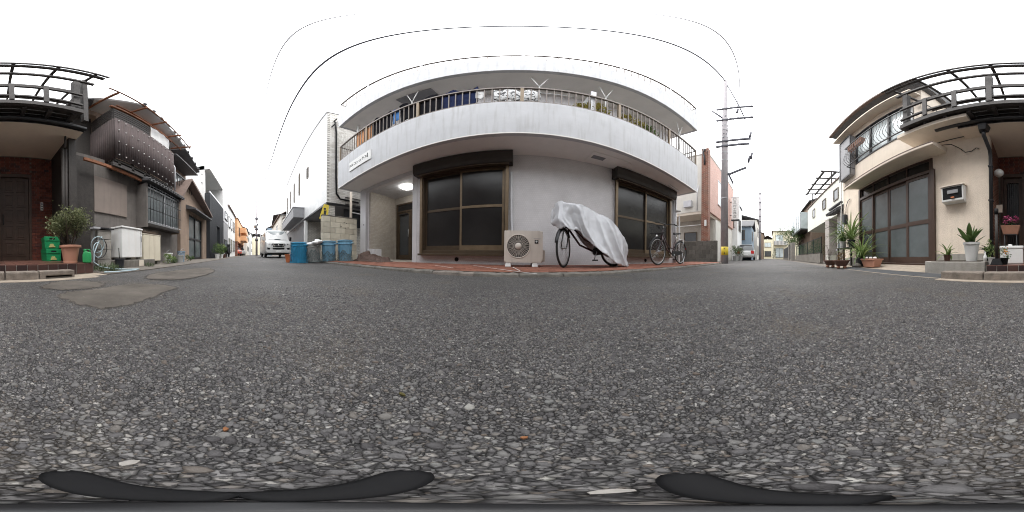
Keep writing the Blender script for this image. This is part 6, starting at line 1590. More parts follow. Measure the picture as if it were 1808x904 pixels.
while z < ZT - 0.03:
    y = 0.115 + (0.112 if r_ % 2 else 0.0)
    while y < 2.35: bl.append((z * 0.9 + y, y, z)); y += 0.226
    z += 0.0835; r_ += 1
bl.sort()
for _, y, z in bl[:300]: piece('brick', me4, eb, (0, y, z))
mb = MB()
for _, y, z in bl[300:]: mb.box(0.0, 0.014, y - 0.108, y + 0.108, z - 0.036, z + 0.036)
mb.build('brick', M['wbrick_i'], eb, kind='stuff')
MB().box(-12.85, 0.05, -0.05, 6.05, ZT, ZT + 0.08).build('roof_edge', M['pale_metal'], WB)
rl = MB().tube([(-12.8, 0.05, ZT + 0.45), (0.0, 0.05, ZT + 0.45), (0.0, 3.0, ZT + 0.45)], 0.022, 8).build('roof_rail', M['pale_metal'], WB, smooth=True)
for k in range(8): MB().tube([(-k * 1.8, 0.05, ZT + 0.08), (-k * 1.8, 0.05, ZT + 0.45)], 0.016, 6).build('rail_post', M['pale_metal'], rl, smooth=True)
for x, a, b in ((-3.15, 5.35, 6.2), (-5.5, 4.95, 6.9), (-7.6, 4.95, 6.9), (-9.7, 4.95, 6.9), (-11.8, 4.95, 6.9)):
    f = MB().wall(x - 0.17, x + 0.17, a, b, -0.05, -0.002, holes=[(x - 0.13, x + 0.13, a + 0.05, b - 0.05)]).build('window', M['bronze'], WB)
    MB().box(x - 0.14, x + 0.14, -0.012, -0.003, a + 0.04, b - 0.04).build('pane', M['glass_dark'], f)
MB().box(-4.0, 0.03, -0.03, 4.0, ZB - 0.10, ZB - 0.001).build('floor_edge', M['dark_metal'], WB)
MB().box(-4.0, 0.0, 0.02, 4.0, ZB - 0.115, ZB - 0.101).build('soffit', M['grey_panel'], WB)
MB().box(-0.42, -0.03, 0.02, 0.42, 0.0, ZB - 0.12).build('corner_column', brickmat('white_brick_tile', [(0.60, 0.58, 0.545), (0.52, 0.50, 0.46)], (0.32, 0.31, 0.29), 0.23, 0.083, 0.75, 0.6, msize=0.07), WB)
wbm = bpy.data.materials['white_brick_tile']
MB().box(-4.0, 0.0, 2.0, 2.2, 0.0, ZB - 0.12).build('recess_wall', wbm, WB)
MB().box(-4.1, -3.95, 0.0, 2.0, 0.0, ZB - 0.12).build('recess_wall', wbm, WB)
MB().box(-3.94, -3.70, -0.03, 0.15, 0.0, ZB - 0.12).build('pier', M['white_render'], WB)
MB().box(-12.8, -4.1, 0.05, 0.2, 0.0, ZB).build('shutter_wall', M['grey_panel'], WB)
sh = bpy.data.objects['shutter_wall']
for k in range(26): MB().box(-9.0, -4.3, 0.035, 0.0495, 0.06 + k * 0.094, 0.14 + k * 0.094).build('shutter_slat', M['grey_panel'], WB)
MB().box(-10.5, -4.0, -0.75, -0.002, 2.75, 3.45).build('canopy', M['grey_panel'], WB, bevel=0.01)
MB().box(-10.55, -3.95, -0.80, -0.002, 3.452, 3.50).build('canopy_cap', M['pale_metal'], WB)
# cables and meter on the brick end
MB().tube([(0.06, 0.35, 7.9), (0.05, 0.42, 7.0), (0.05, 0.42, 4.0), (0.05, 0.45, 3.1), (0.07, 0.62, 2.85), (0.07, 1.6, 2.82)], 0.045, 8).build('cable_riser', M['black'], WB, smooth=True)
for k, (y, z) in enumerate(((0.30, 7.95), (0.55, 7.7), (0.2, 7.4))): MB().tube([(0.03, y, z), (0.25, y + 0.05, z + 0.08)], 0.035, 8).build('cable_clamp', M['dark_metal'], WB, smooth=True)
MB().tube([(0.06, 0.30, 7.9), (0.08, 1.2, 7.6), (0.1, 2.4, 7.7)], 0.014, 6).build('cable', M['black'], WB, smooth=True)
gr_ = MB().box(0.02, 0.05, 0.9, 2.4, 2.98, 3.01).build('grille', M['dark_metal'], WB)
MB().box(0.02, 0.05, 0.9, 2.4, 2.63, 2.66).build('rail', M['dark_metal'], gr_)
for k in range(14): MB().box(0.028, 0.042, 0.93 + k * 0.11, 0.942 + k * 0.11, 2.661, 2.979).build('bar', M['dark_metal'], gr_)
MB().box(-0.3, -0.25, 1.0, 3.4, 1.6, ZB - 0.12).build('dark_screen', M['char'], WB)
MB().tube([(0.30, 1.05, 1.1), (0.30, 1.05, 3.2)], 0.055, 12).build('vent_pipe', M['cream_smooth'], WB, smooth=True)
MB().tube([(0.30, 1.05, 2.2), (0.35, 2.0, 2.12)], 0.03, 8).build('vent_pipe', M['pale_metal'], WB, smooth=True)
# yellow hanging sign
T = thing('warning_sign', 'yellow tilted sign with a dark figure hanging under the brick building corner', 'sign', (-6.30, 2.78, 1.78), R(70))
MB().prism([(-0.20, 0.0), (0.17, 0.0), (0.21, 0.62), (0.0, 0.66), (-0.06, 0.5)], 'y', -0.008, 0.008).build('plate', M['yellow'], T)
MB().lathe([(0, 0), (0.05, 0), (0.05, 0.003), (0, 0.003)], (0.04, -0.0105, 0.44), 14, Matrix.Rotation(R(90), 3, 'X')).build('figure', M['black_ink'], T)
MB().prism([(-0.02, 0.16), (0.08, 0.16), (0.11, 0.37), (0.0, 0.37)], 'y', -0.0125, -0.0095).build('figure', M['black_ink'], T)
for k in range(2): MB().box(-0.12, 0.10, -0.0125, -0.0095, 0.05 + k * 0.045, 0.07 + k * 0.045).build('lettering', M['black_ink'], T)
MB().tube([(0.0, 0, 0.6), (0.0, 0, 0.74)], 0.006, 6).build('hanger', M['dark_metal'], T)
# concrete counter with dark planting
T = thing('concrete_counter', 'low concrete counter with dark creeping plants in front of the brick recess', 'planter', (-7.1, 3.1, 0))
MB().box(-0.75, 0.75, -0.12, 0.12, 0.80, 0.92).build('slab', M['concrete'], T, bevel=0.008)
for x in (-0.6, 0.6): MB().box(x - 0.1, x + 0.1, -0.10, 0.10, 0, 0.799).build('leg', M['concrete'], T)
mb = MB(); rnd = random.Random(8)
for k in range(8): foliage(mb, (-0.65 + k * 0.18, 0, 0.99), (0.13, 0.11, 0.08), 60, 0.06, 0.022, 70 + k)
mb.build('leaves', M['leaf_dark'], T)

# cream block wall between the two plots
T = thing('block_wall', 'stained cream concrete block wall behind the rubbish bins', 'wall', (-5.10, 2.2, 0), R(0))
MB().box(-0.12, -0.006, 0.0, 1.42, 0, 1.60).build('core', M['white_brick_m'], T)
M['cblock'] = objmat('cream_block', [(0, (0.40, 0.36, 0.29)), (0.6, (0.50, 0.46, 0.37)), (1, (0.55, 0.51, 0.42))], 0.85, 0.2, 6, 0.4, 60)
for j in range(8):
    for i in range(4):
        y0 = 0.30 + i * 0.395 - (0.2 if j % 2 else 0); y1 = min(y0 + 0.387, 1.41); y0 = max(y0, 0.30)
        if y1 - y0 < 0.06: continue
        MB().box(-0.01, 0.012, y0, y1, 0.004 + j * 0.20, 0.196 + j * 0.20).build('block', M['cblock'], T, bevel=0.004)
for j in range(8): MB().box(-0.14, 0.014, -0.004, 0.292, 0.004 + j * 0.20, 0.196 + j * 0.20).build('block', M['cblock'], T, bevel=0.004)
MB().box(-0.15, 0.02, -0.01, 1.42, 1.602, 1.64).build('coping', M['concrete_dark'], T, bevel=0.006)
for y, z in ((0.85, 1.42), (0.95, 1.40), (0.9, 1.22), (1.02, 1.24), (0.72, 1.26)): MB().obox((0.013, y, z), (0.006, 0.05, 0.025)).build('spall', M['concrete_dark'], T)

# gabled pale house behind the van
T = thing('gabled_house', 'pale gabled house with projecting bay behind the white van', 'house', (-24, 5, 0))
part(T, MB().box(-30, -19.8, 3.0, 9, 0, 5.2), 'wall', M['pale_wall'])
gable_y(T, -30, -19.8, 3.0, 9, 5.2, 6.6, M['roof_grey'], xr=-26)
gable_x(T, -30, -19.8, 3.0, 9, 5.2, 6.9, M['roof_brown'])
part(T, MB().box(-19.798, -19.0, 3.3, 5.6, 2.4, 4.6), 'bay', M['pale_wall']); part(T, MB().box(-19.8, -18.9, 3.2, 5.7, 4.602, 4.72), 'bay_roof', M['roof_brown'])
win(T, 'x', -19.0, 1, 3.6, 5.3, 3.0, 4.2, M['bronze'], M['glass_blue'], 2)
win(T, 'y', 3.0, -1, -24, -22.4, 3.2, 4.3, M['bronze'], M['glass_clear'], 2)

# ================================================================== WHITE VAN
def van():
    T = thing('van', 'white delivery van parked facing the camera beside the grey canopy', 'van', (-10.4, 1.45, 0.0), R(180 + 3))
    # local: front at x=0, body towards +x (away from the camera after the turn), width along y
    st = [  # x, half width low, half width high, z bottom, z belt, z roof
        (0.00, 0.66, 0.60, 0.42, 0.88, 0.90), (0.05, 0.78, 0.70, 0.34, 0.98, 1.00), (0.16, 0.83, 0.74, 0.30, 1.06, 1.08), (0.36, 0.845, 0.76, 0.28, 1.12, 1.20),
        (0.62, 0.85, 0.75, 0.28, 1.14, 1.52), (0.95, 0.85, 0.735, 0.28, 1.14, 1.86), (1.15, 0.85, 0.73, 0.28, 1.14, 1.95), (1.6, 0.85, 0.73, 0.28, 1.14, 1.98), (4.3, 0.85, 0.73, 0.28, 1.14, 1.97), (4.6, 0.84, 0.72, 0.32, 1.14, 1.93), (4.66, 0.80, 0.68, 0.40, 1.12, 1.85)]
    vs_ = []; n = 12
    for x, wl, wh, zb, zm, zr in st:
        e = min(0.09, (zr - zm) * 0.5 + 0.01)
        sec = [(wl - 0.06, zb), (wl, zb + 0.10), (wl + 0.005, (zb + zm) / 2), (wl, zm), (wh + 0.02, zr - e), (wh - 0.10, zr - 0.005 + 0.0)]
        ring = [(x, y, z) for y, z in sec] + [(x, -y, z) for y, z in reversed(sec)]
        vs_ += ring
    fs = [(i * n + k, i * n + (k + 1) % n, (i + 1) * n + (k + 1) % n, (i + 1) * n + k) for i in range(len(st) - 1) for k in range(n)] + [tuple(range(n)), tuple((len(st) - 1) * n + k for k in range(n - 1, -1, -1))]
    body = MB().add(vs_, fs).build('body', M['van_paint'], T, smooth=True); body.modifiers.new('e', 'EDGE_SPLIT').split_angle = R(40)
    # windscreen following the slope, standing 6 mm off the body
    def ws(s, t):
        y = (s - 0.5) * 2; x = 0.40 + 0.55 * t - 0.02; z = 1.20 + 0.655 * t
        hw = 0.735 - 0.05 * t
        return (x - 0.008 + 0.05 * abs(y) ** 3, y * hw, z + 0.012)
    o = MB().grid(ws, 16, 6).build('windscreen', glassmat('windscreen_glass', (0.16, 0.18, 0.185), 0.06, 4, 0.01), T, smooth=True); o.modifiers.new('t', 'SOLIDIFY').thickness = 0.006
    MB().tube([(0.365, -0.6, 1.205), (0.35, 0.0, 1.20), (0.365, 0.6, 1.205)], 0.012, 6).build('wiper', M['black'], T, smooth=True)
    for a, b in ((-0.45, 0.02), (0.15, 0.60)): MB().tube([(0.40, a, 1.235), (0.44, b, 1.27)], 0.008, 6).build('wiper', M['black'], T, smooth=True)
    g = MB().prism([(-0.43, 0.93), (0.43, 0.93), (0.36, 0.72), (-0.36, 0.72)], 'x', -0.030, 0.03).build('grille', M['black'], T, bevel=0.008)
    for z in (0.785, 0.83): MB().box(-0.036, -0.031, -0.34, 0.34, z, z + 0.015).build('grille_bar', M['steel'], g)
    MB().lathe([(0, 0.01), (0.045, 0.008), (0.055, 0.0)], (-0.034, 0, 0.825), 16, Matrix.Rotation(R(-90), 3, 'Y')).build('badge', M['chrome'], g, smooth=True)
    for s in (-1, 1): MB().prism([(s * 0.40, 0.905), (s * 0.30, 0.905), (s * 0.22, 0.75), (s * 0.32, 0.75)], 'x', -0.042, -0.031).build('grille_wing', M['chrome'], g)
    MB().prism([(-0.40, 0.66), (0.40, 0.66), (0.36, 0.55), (-0.36, 0.55)], 'x', -0.028, 0.03).build('air_intake', M['black'], T, bevel=0.006)
    bp_ = MB().prism([(-0.80, 0.50), (-0.70, 0.54), (0.70, 0.54), (0.80, 0.50), (0.78, 0.34), (-0.78, 0.34)], 'x', -0.04, 0.10).build('bumper', M['van_paint'], T, bevel=0.02)
    MB().box(-0.052, -0.041, -0.17, 0.17, 0.385, 0.49).build('number_plate', M['white_plastic'], bp_)
    for s in (-1, 1):
        hl = MB().add([(-0.012, s * 0.44, 0.90), (0.10, s * 0.80, 1.0), (0.08, s * 0.81, 0.80), (-0.010, s * 0.46, 0.76), (0.2, s * 0.44, 0.90), (0.2, s * 0.78, 1.0), (0.2, s * 0.78, 0.80), (0.2, s * 0.46, 0.76)], [(0, 1, 2, 3), (4, 7, 6, 5), (0, 4, 5, 1), (1, 5, 6, 2), (2, 6, 7, 3), (3, 7, 4, 0)]).build('headlight', M['lamp_glass'], T)
        MB().lathe([(0, 0.0), (0.05, 0.0), (0.05, 0.02), (0, 0.02)], (0.02, s * 0.60, 0.88), 14, Matrix.Rotation(R(-90), 3, 'Y')).build('lens', M['chrome'], hl)
        fl = MB().prism([(s * 0.54, 0.64), (s * 0.74, 0.68), (s * 0.72, 0.54), (s * 0.58, 0.54)], 'x', -0.02, 0.06).build('fog_lamp', M['black'], T, bevel=0.004)
        m_ = MB().box(0.50, 0.58, s * 0.86, s * 1.00, 1.16, 1.42).build('wing_mirror', M['van_paint'] if s > 0 else M['black'], T, bevel=0.02)
        for x in (0.78, 3.35):
            w = MB().torus((x, s * 0.76, 0.32), 0.235, 0.085, Matrix.Rotation(R(90), 3, 'X'), 28, 10).build('wheel', M['rubber'], T, smooth=True)
            MB().lathe([(0, 0.05), (0.10, 0.04), (0.18, 0.06), (0.19, 0)], (x, s * 0.79, 0.32), 18, Matrix.Rotation(R(-90 * s), 3, 'X')).build('rim', M['steel'], w, smooth=True)
        def sw(s_, t):
            x = 0.95 + 0.9 * s_ + (0 if True else 0); z = 1.20 + 0.55 * t
            return (x + 0.0, s * (0.852 - 0.11 * (z - 1.14) / 0.84 + 0.004), z)
        for x0, x1 in ((0.85, 1.75), (1.85, 2.95), (3.05, 4.4)):
            o = MB().grid(lambda a, t: (x0 + (x1 - x0) * a + (0.30 * t if x0 < 1 and a < 0.05 else 0), s * (0.862 - 0.105 * (1.20 + 0.5 * t - 1.14) / 0.72), 1.20 + 0.5 * t), 6, 3).build('side_window', M['glass_clear'], T); o.modifiers.new('t', 'SOLIDIFY').thickness = 0.006
    MB().box(0.10, 4.5, -0.70, 0.70, 0.20, 0.30).build('underbody', M['black'], T)
    # seats seen through the screen are hidden by reflections
van()

def car(name, label, loc, rz, paint, tail=False, grp=None):
    T = thing(name, label, 'car', loc, rz, grp)
    low = [(-2.0, 0.30), (-2.05, 0.55), (-1.95, 0.80), (-1.0, 0.92), (1.75, 0.95), (2.0, 0.85), (2.05, 0.45), (1.95, 0.28)]
    MB().prism(low, 'y', -0.82, 0.82).build('body', paint, T, bevel=0.07, smooth=True)
    MB().add([(-1.05, -0.74, 0.90), (1.85, -0.74, 0.92), (1.85, 0.74, 0.92), (-1.05, 0.74, 0.90), (-0.35, -0.60, 1.46), (1.35, -0.60, 1.46), (1.35, 0.60, 1.46), (-0.35, 0.60, 1.46)], [(0, 3, 2, 1), (0, 1, 5, 4), (1, 2, 6, 5), (2, 3, 7, 6), (3, 0, 4, 7), (4, 5, 6, 7)]).build('cabin', M['glass_clear'], T, bevel=0.05, smooth=True)
    MB().box(-0.40, 1.40, -0.60, 0.60, 1.45, 1.50).build('roof', paint, T, bevel=0.02)
    for x in (-1.3, 1.3):
        for y in (-0.78, 0.78):
            w = MB().torus((x, y, 0.30), 0.21, 0.09, Matrix.Rotation(R(90), 3, 'X'), 22, 8).build('wheel', M['rubber'], T, smooth=True)
            MB().tube([(x, y - 0.06, 0.3), (x, y + 0.06, 0.3)], 0.15, 14).build('rim', M['steel'], w)
    for y in (-0.62, 0.62):
        MB().box(-2.06, -1.9, y - 0.16, y + 0.16, 0.60, 0.74).build('headlight', M['lamp_glass'], T, bevel=0.02)
        MB().box(1.92, 2.06, y - 0.14, y + 0.14, 0.62, 0.90).build('tail_light', M['tail'], T, bevel=0.02)
    MB().box(2.04, 2.07, -0.2, 0.2, 0.48, 0.60).build('number_plate', M['white_plastic'], T); MB().box(-2.07, -2.04, -0.2, 0.2, 0.42, 0.53).build('number_plate', M['white_plastic'], T)
    return T
car('car', 'red car parked under the orange house at the far left end of the street', (-24.5, -3.3, 0.0), R(195), M['red_paint'], grp='far parked cars')
car('car', 'white car parked behind the red one at the far left end', (-29.0, -2.9, 0.0), R(190), M['van_paint'], grp='far parked cars')

# ================================================================== RIGHT STREET, building side
RB = thing('brick_shop_house', 'brick and cream building with a red brick corner pillar over an open porch', 'building', (8.4, 3.3, 0), R(0))
part(RB, MB().box(8.40, 8.55, 3.62, 7.0, 2.95, 6.9), 'end_wall', M['pale_wall'])
part(RB, MB().wall(8.42, 15.0, 2.95, 6.9, 3.25, 3.40, holes=[(10.2, 12.4, 3.9, 5.8)]), 'street_wall', M['pink_brick'])
part(RB, MB().box(8.28, 8.60, 3.20, 3.60, 1.12, 7.35), 'brick_pillar', M['red_brick'])
part(RB, MB().box(8.43, 15.0, 3.41, 7.0, 2.80, 2.949), 'soffit', M['cream_smooth'])
part(RB, MB().box(8.40, 15.0, 3.24, 7.0, 6.902, 7.05), 'roof', M['concrete'])
win(RB, 'y', 3.27, -1, 10.2, 12.4, 3.9, 5.8, M['pale_metal'], M['glass_blue'], 2)
part(RB, MB().box(9.9, 10.05, 3.5, 8.0, 0, 2.79), 'porch_wall', M['beige_tile'])
part(RB, MB().box(10.06, 15, 3.35, 3.5, 0, 2.79), 'lower_wall', M['pale_wall'])
win(RB, 'x', 9.9, -1, 4.6, 5.6, 0.9, 2.0, M['bronze'], M['glass_clear'])
part(RB, MB().box(8.18, 8.39, 4.2, 4.7, 3.25, 3.65), 'vent_box', M['pale_metal'], bevel=0.01)
part(RB, MB().tube([(8.36, 3.9, 3.0), (8.34, 3.9, 4.0), (8.33, 3.8, 4.6)], 0.03, 8), 'cable', M['pale_metal'], smooth=True)
part(RB, MB().tube([(8.24, 3.4, 7.3), (8.22, 3.5, 7.0), (8.24, 3.42, 6.6), (8.25, 3.4, 6.0)], 0.05, 8), 'cable_bundle', M['dark_metal'], smooth=True)
for k in range(4): part(RB, MB().tube([(8.2, 3.2 + 0.1 * k, 6.7 + 0.15 * k), (7.9, 3.1 + 0.12 * k, 6.8 + 0.14 * k)], 0.018, 6), 'insulator', M['dark_metal'], smooth=True)
part(RB, MB().box(8.22, 8.27, 3.28, 3.40, 2.0, 2.35), 'meter_box', M['white_metal'], bevel=0.01)
part(RB, MB().tube([(8.3, 3.2, 2.1), (8.5, 4.5, 2.15), (8.6, 6.0, 2.2)], 0.02, 6), 'conduit', M['white_metal'], smooth=True)
# concrete block wall in front of it
T = thing('block_wall', 'dark weathered concrete block wall beneath the brick pillar', 'wall', (8.05, 2.6, 0), R(6))
MB().box(0.006, 0.14, 0, 2.9, 0, 1.10).build('core', M['concrete_dark'], T)
M['dblock'] = objmat('grey_block', [(0, (0.075, 0.068, 0.06)), (0.6, (0.092, 0.085, 0.075)), (1, (0.115, 0.105, 0.094))], 0.9, 0.35, 8, 0.6, 50)
for j in range(5):
    for i in range(8):
        y0 = 0.0 + i * 0.395 - (0.2 if j % 2 else 0); y1 = min(y0 + 0.387, 2.9); y0 = max(y0, 0)
        if y1 - y0 > 0.05: MB().box(-0.008, 0.012, y0, y1, 0.004 + j * 0.22, 0.215 + j * 0.22).build('block', M['dblock'], T, bevel=0.004)
MB().box(-0.01, 0.15, -0.004, 2.9, 1.102, 1.15).build('coping', M['concrete_dark'], T, bevel=0.006)
MB().torus((-0.012, 0.25, 0.80), 0.12, 0.012, Matrix.Rotation(R(90), 3, 'Y'), 24, 6).build('cast_ring', M['concrete_dark'], T, smooth=True)
# white sheet door at the end of the forecourt
T = thing('white_screen', 'bright white screen panel standing at the end of the brick pavement', 'screen', (5.86, 3.55, PZ - 0.01), R(30))
MB().box(-0.45, 0.45, -0.015, 0.015, 0.02, 1.85).build('panel', M['white_plastic'], T, bevel=0.004)
for x in (-0.46, 0.46): MB().box(x - 0.018, x + 0.018, -0.022, 0.022, 0, 1.88).build('post', M['pale_metal'], T)

# next buildings down the right street
def simple(name, label, x0, x1, y0, y1, z, mm, roofm, wins, ridge='x', rise=0.9, cat='house', grp=None, flat=False):
    T = thing(name, label, cat, ((x0 + x1) / 2, (y0 + y1) / 2, 0), 0, grp)
    part(T, MB().box(x0, x1, y0, y1, 0, z), 'wall', M[mm])
    if flat: part(T, MB().box(x0 - 0.1, x1 + 0.1, y0 - 0.1, y1 + 0.1, z, z + 0.12), 'roof', M[roofm])
    else: (gable_x if ridge == 'x' else gable_y)(T, x0, x1, y0, y1, z, z + rise, M[roofm])
    for w in wins: win(T, *w)
    return T
Wd = (M['bronze'], M['glass_clear']); Wb = (M['bronze'], M['glass_blue'])
T = simple('narrow_house', 'narrow white house behind the vertical shop sign', 15.2, 17.8, 2.9, 8, 5.6, 'white_render', 'roof_grey', [('x', 15.2, -1, 3.2, 4.2, 3.2, 4.6, *Wd), ('y', 2.9, -1, 15.8, 17.0, 3.0, 4.2, *Wd, 2)], flat=True)
T = simple('blue_house', 'blue grey house with a curved dark roof edge and a small window', 18.2, 21.5, 1.9, 7, 3.9, 'blue_wall', 'roof_grey', [('x', 18.2, -1, 2.6, 3.4, 2.3, 3.4, *Wd), ('y', 1.9, -1, 19.0, 19.8, 2.3, 3.4, *Wd)], 'y', 0.9)
simple('grey_house', 'two storey grey house beyond the thin pole on the right street', 22.5, 28, 1.5, 8, 5.6, 'pale_wall', 'roof_grey', [('x', 22.5, -1, 2.0, 3.2, 3.4, 4.6, *Wb), ('x', 22.5, -1, 2.0, 3.2, 0.7, 1.9, *Wd), ('y', 1.5, -1, 23.2, 24.8, 3.4, 4.6, *Wb, 2), ('y', 1.5, -1, 23.2, 24.8, 0.7, 2.0, *Wd, 2)], 'x', 1.0)
simple('red_trim_house', 'small house with reddish trim farther along the right street', 30, 36, 0.9, 7, 4.8, 'brown_render', 'roof_brown', [('x', 30, -1, 1.4, 2.6, 2.9, 3.9, *Wd), ('y', 0.9, -1, 30.8, 32.4, 0.6, 1.8, *Wd, 2), ('x', 30, -1, 1.4, 2.6, 0.5, 1.7, *Wd)], 'x', 0.8)
simple('cream_house', 'cream two storey house with green net balcony closing the right street', 42, 50, -1.6, 1.9, 5.0, 'pale_yellow', 'roof_brown', [('x', 42, -1, -0.8, 0.9, 3.0, 4.2, *Wb, 2), ('x', 42, -1, -0.8, 0.9, 0.6, 2.0, *Wd, 2)], 'x', 1.0)
T = simple('beige_house', 'beige house with a balcony at the bend of the right street', 30.5, 37, -6.5, -1.0, 5.3, 'pale_yellow', 'roof_brown', [('x', 30.5, -1, -2.9, -1.4, 3.3, 4.6, *Wb, 2), ('x', 30.5, -1, -2.9, -1.4, 0.3, 2.1, *Wb, 2), ('y', -1.0, 1, 31, 33, 3.2, 4.4, *Wb, 2)], 'y', 0.35)
part(T, MB().box(29.7, 30.498, -3.6, -1.1, 2.6, 3.4), 'balcony', M['pale_wall'])
for k in range(10): part(T, MB().box(29.68, 29.70, -3.55 + k * 0.25, -3.40 + k * 0.25, 2.65, 3.38), 'balcony_slat', M['grey_panel'])
# shop sign
T = thing('shop_sign', 'white vertical shop sign with dark characters fixed to the brick building', 'sign', (13.6, 3.05, 3.55), R(0))
MB().box(-0.12, 0.12, -0.62, 0.02, 0.0, 2.05).build('box', M['white_plastic'], T, bevel=0.02)
MB().box(-0.14, 0.14, -0.66, 0.06, -0.10, -0.002).build('base', M['dark_metal'], T); MB().box(-0.13, 0.13, -0.64, 0.04, 2.052, 2.10).build('top_trim', M['pale_metal'], T)
for k, ch in enumerate('口三村工務店'):
    piece('lettering', text_mesh(ch, 0.30, M['black_ink']), T, (-0.124, -0.26, 1.85 - k * 0.32), (R(90), 0, R(-90)))
for z in (0.4, 1.6): MB().box(-0.02, 0.02, 0.021, 0.22, z, z + 0.04).build('bracket', M['dark_metal'], T)
# plants and car by the narrow house
for k, (x, y, hh, lab) in enumerate(((13.0, 2.6, 0.75, 'leafy shrub in a grey pot at the foot of the shop sign'), (14.0, 2.45, 0.6, 'small leafy plant in a pot beside the parked car'))):
    T = thing('potted_plant', lab, 'plant', (x, y, 0.002)); pot(T, 'pot', cuppot(0.2, 0.26, 0.4), M['grey_bin'], soil=(0.2, 0.33)); mb = MB(); foliage(mb, (0, 0, 0.45 + hh / 2), (0.5, 0.45, hh * .6), 420, 0.13, 0.05, 90 + k); mb.build('leaves', M['leaf_tree'], T)
car('car', 'white hatchback with red tail lights parked before the blue house', (16.6, 2.2, 0.0), R(185), M['van_paint'])

# ================================================================== RIGHT STREET, opposite side: white house with small windows
WH2 = thing('white_corner_house', 'white two storey house with three small square windows and a stone pillar', 'house', (8.5, -3.1, 0))
part(WH2, MB().box(5.75, 12.2, -8, -3.05, 2.25, 4.05), 'upper_wall', M['white_green'])
part(WH2, MB().box(5.70, 12.25, -3.12, -3.0, 4.052, 4.12), 'parapet_cap', M['roof_brown'])
part(WH2, MB().box(5.75, 12.2, -8, -4.6, 0, 2.248), 'lower_wall', M['pale_wall'])
for x in (6.55, 8.15, 10.2): win(WH2, 'y', -3.05, 1, x, x + 0.55, 3.0, 3.6, *Wd, sill=False)
part(WH2, MB().prism([(-8, 5.9), (-3.3, 4.5), (-3.3, 4.42), (-8, 5.2)], 'x', 5.6, 12.0), 'roof', M['roof_grey'])
part(WH2, MB().box(5.8, 12.0, -8, -4.2, 4.121, 5.2), 'attic_wall', M['white_green'])
for y, z in ((-2.75, 4.95), (-3.4, 5.05)): part(WH2, MB().box(7.6, 11.4, y - 0.05, y + 0.05, z, z + 0.09), 'pergola_beam', M['wood_dark'])
for k in range(5): part(WH2, MB().beam((7.7 + k * 0.9, -2.6, 5.03), (7.7 + k * 0.9, -4.2, 5.25), 0.08, 0.07), 'rafter', M['wood_dark'])
for x in (7.7, 11.3): part(WH2, MB().box(x - 0.03, x + 0.03, -3.2, -3.14, 4.13, 5.05), 'pergola_post', M['wood_dark'])
part(WH2, MB().add([(7.6, -2.6, 5.09), (11.4, -2.6, 5.09), (11.4, -4.2, 5.31), (7.6, -4.2, 5.31)], [(0, 1, 2, 3)]), 'roof_pane', M['poly'])
sp_ = part(WH2, MB().box(6.62, 7.08, -3.04, -2.62, 0, 1.98), 'stone_pillar', M['concrete_dark'])
for j in range(5):
    for i in range(1): MB().box(6.60, 7.10, -3.06, -2.60, 0.01 + j * 0.40, 0.40 + j * 0.40).build('stone', M['granite'], sp_, wc=True, bevel=0.012)
# little tiled roof over a window at the gap
part(WH2, MB().box(5.46, 6.3, -3.4, -2.85, 0, 2.2), 'gap_wall', M['pale_wall'])
win(WH2, 'y', -2.85, 1, 5.55, 6.2, 1.2, 1.75, M['pale_metal'], M['glass_blue']); win(WH2, 'y', -2.85, 1, 5.55, 6.2, 0.6, 1.05, M['pale_metal'], M['glass_grey'])
tr = part(WH2, MB().prism([(-2.86, 2.35), (-2.45, 2.10), (-2.45, 2.05), (-2.86, 2.15)], 'x', 5.40, 6.55), 'tiled_hood', M['roof_grey'])
for k in range(8): MB().tube([(5.45 + k * 0.15, -2.43, 2.10), (5.45 + k * 0.15, -2.86, 2.37)], 0.045, 8).build('roof_tile', M['roof_grey'], tr, wc=True, smooth=True)
MB().tube([(5.38, -2.62, 2.38), (6.58, -2.62, 2.38)], 0.06, 8).build('ridge_tile', M['roof_grey'], tr, wc=True, smooth=True)
part(WH2, MB().tube([(5.42, -2.62, 0.0), (5.42, -2.62, 4.2)], 0.03, 8), 'downpipe', M['white_metal'], smooth=True)
part(H, MB().box(5.05, 5.22, HF + 0.002, HF + 0.14, 1.45, 1.80), 'meter_box', M['char'], bevel=0.02)
part(H, MB().tube([(5.1, HF + 0.05, 1.80), (5.08, HF + 0.05, 2.1), (4.95, HF + 0.04, 2.3), (4.8, HF + 0.04, 2.32)], 0.015, 8), 'conduit', M['grey_panel'], smooth=True)
# wall and green fence in front of it
T = thing('garden_fence', 'green mesh fence on a low block wall beside the stone pillar', 'fence', (9.5, -2.45, 0))
MB().box(-2.3, 4.5, -0.07, 0.07, 0, 0.45).build('base_wall', M['concrete_dark'], T)
for z in (0.48, 1.20): MB().box(-2.3, 4.5, -0.015, 0.015, z, z + 0.03).build('rail', M['leaf_dark'] if False else M['dark_metal'], T)
for k in range(6): MB().box(-2.3 + k * 1.34, -2.26 + k * 1.34, -0.02, 0.02, 0.45, 1.25).build('post', M['dark_metal'], T)
mb = MB()
for k in range(68): mb.box(-2.28 + k * 0.1, -2.272 + k * 0.1, -0.004, 0.004, 0.51, 1.20)
mb.build('wires', mat('green_wire', (0.03, 0.09, 0.06), 0.5, 0.1, 6), T, kind='stuff')
T = thing('hedge', 'dark green shrubs growing behind the green mesh fence', 'hedge', (9.5, -3.2, 0)); mb = MB()
for k in range(9): foliage(mb, (-2 + k * 0.75, 0, 0.75), (0.5, 0.35, 0.6), 150, 0.10, 0.04, 200 + k)
mb.build('leaves', M['leaf_dark'], T)
T = thing('gate_post', 'grey block gate post with a dark gate beyond the green fence', 'gate', (15.6, -2.4, 0))
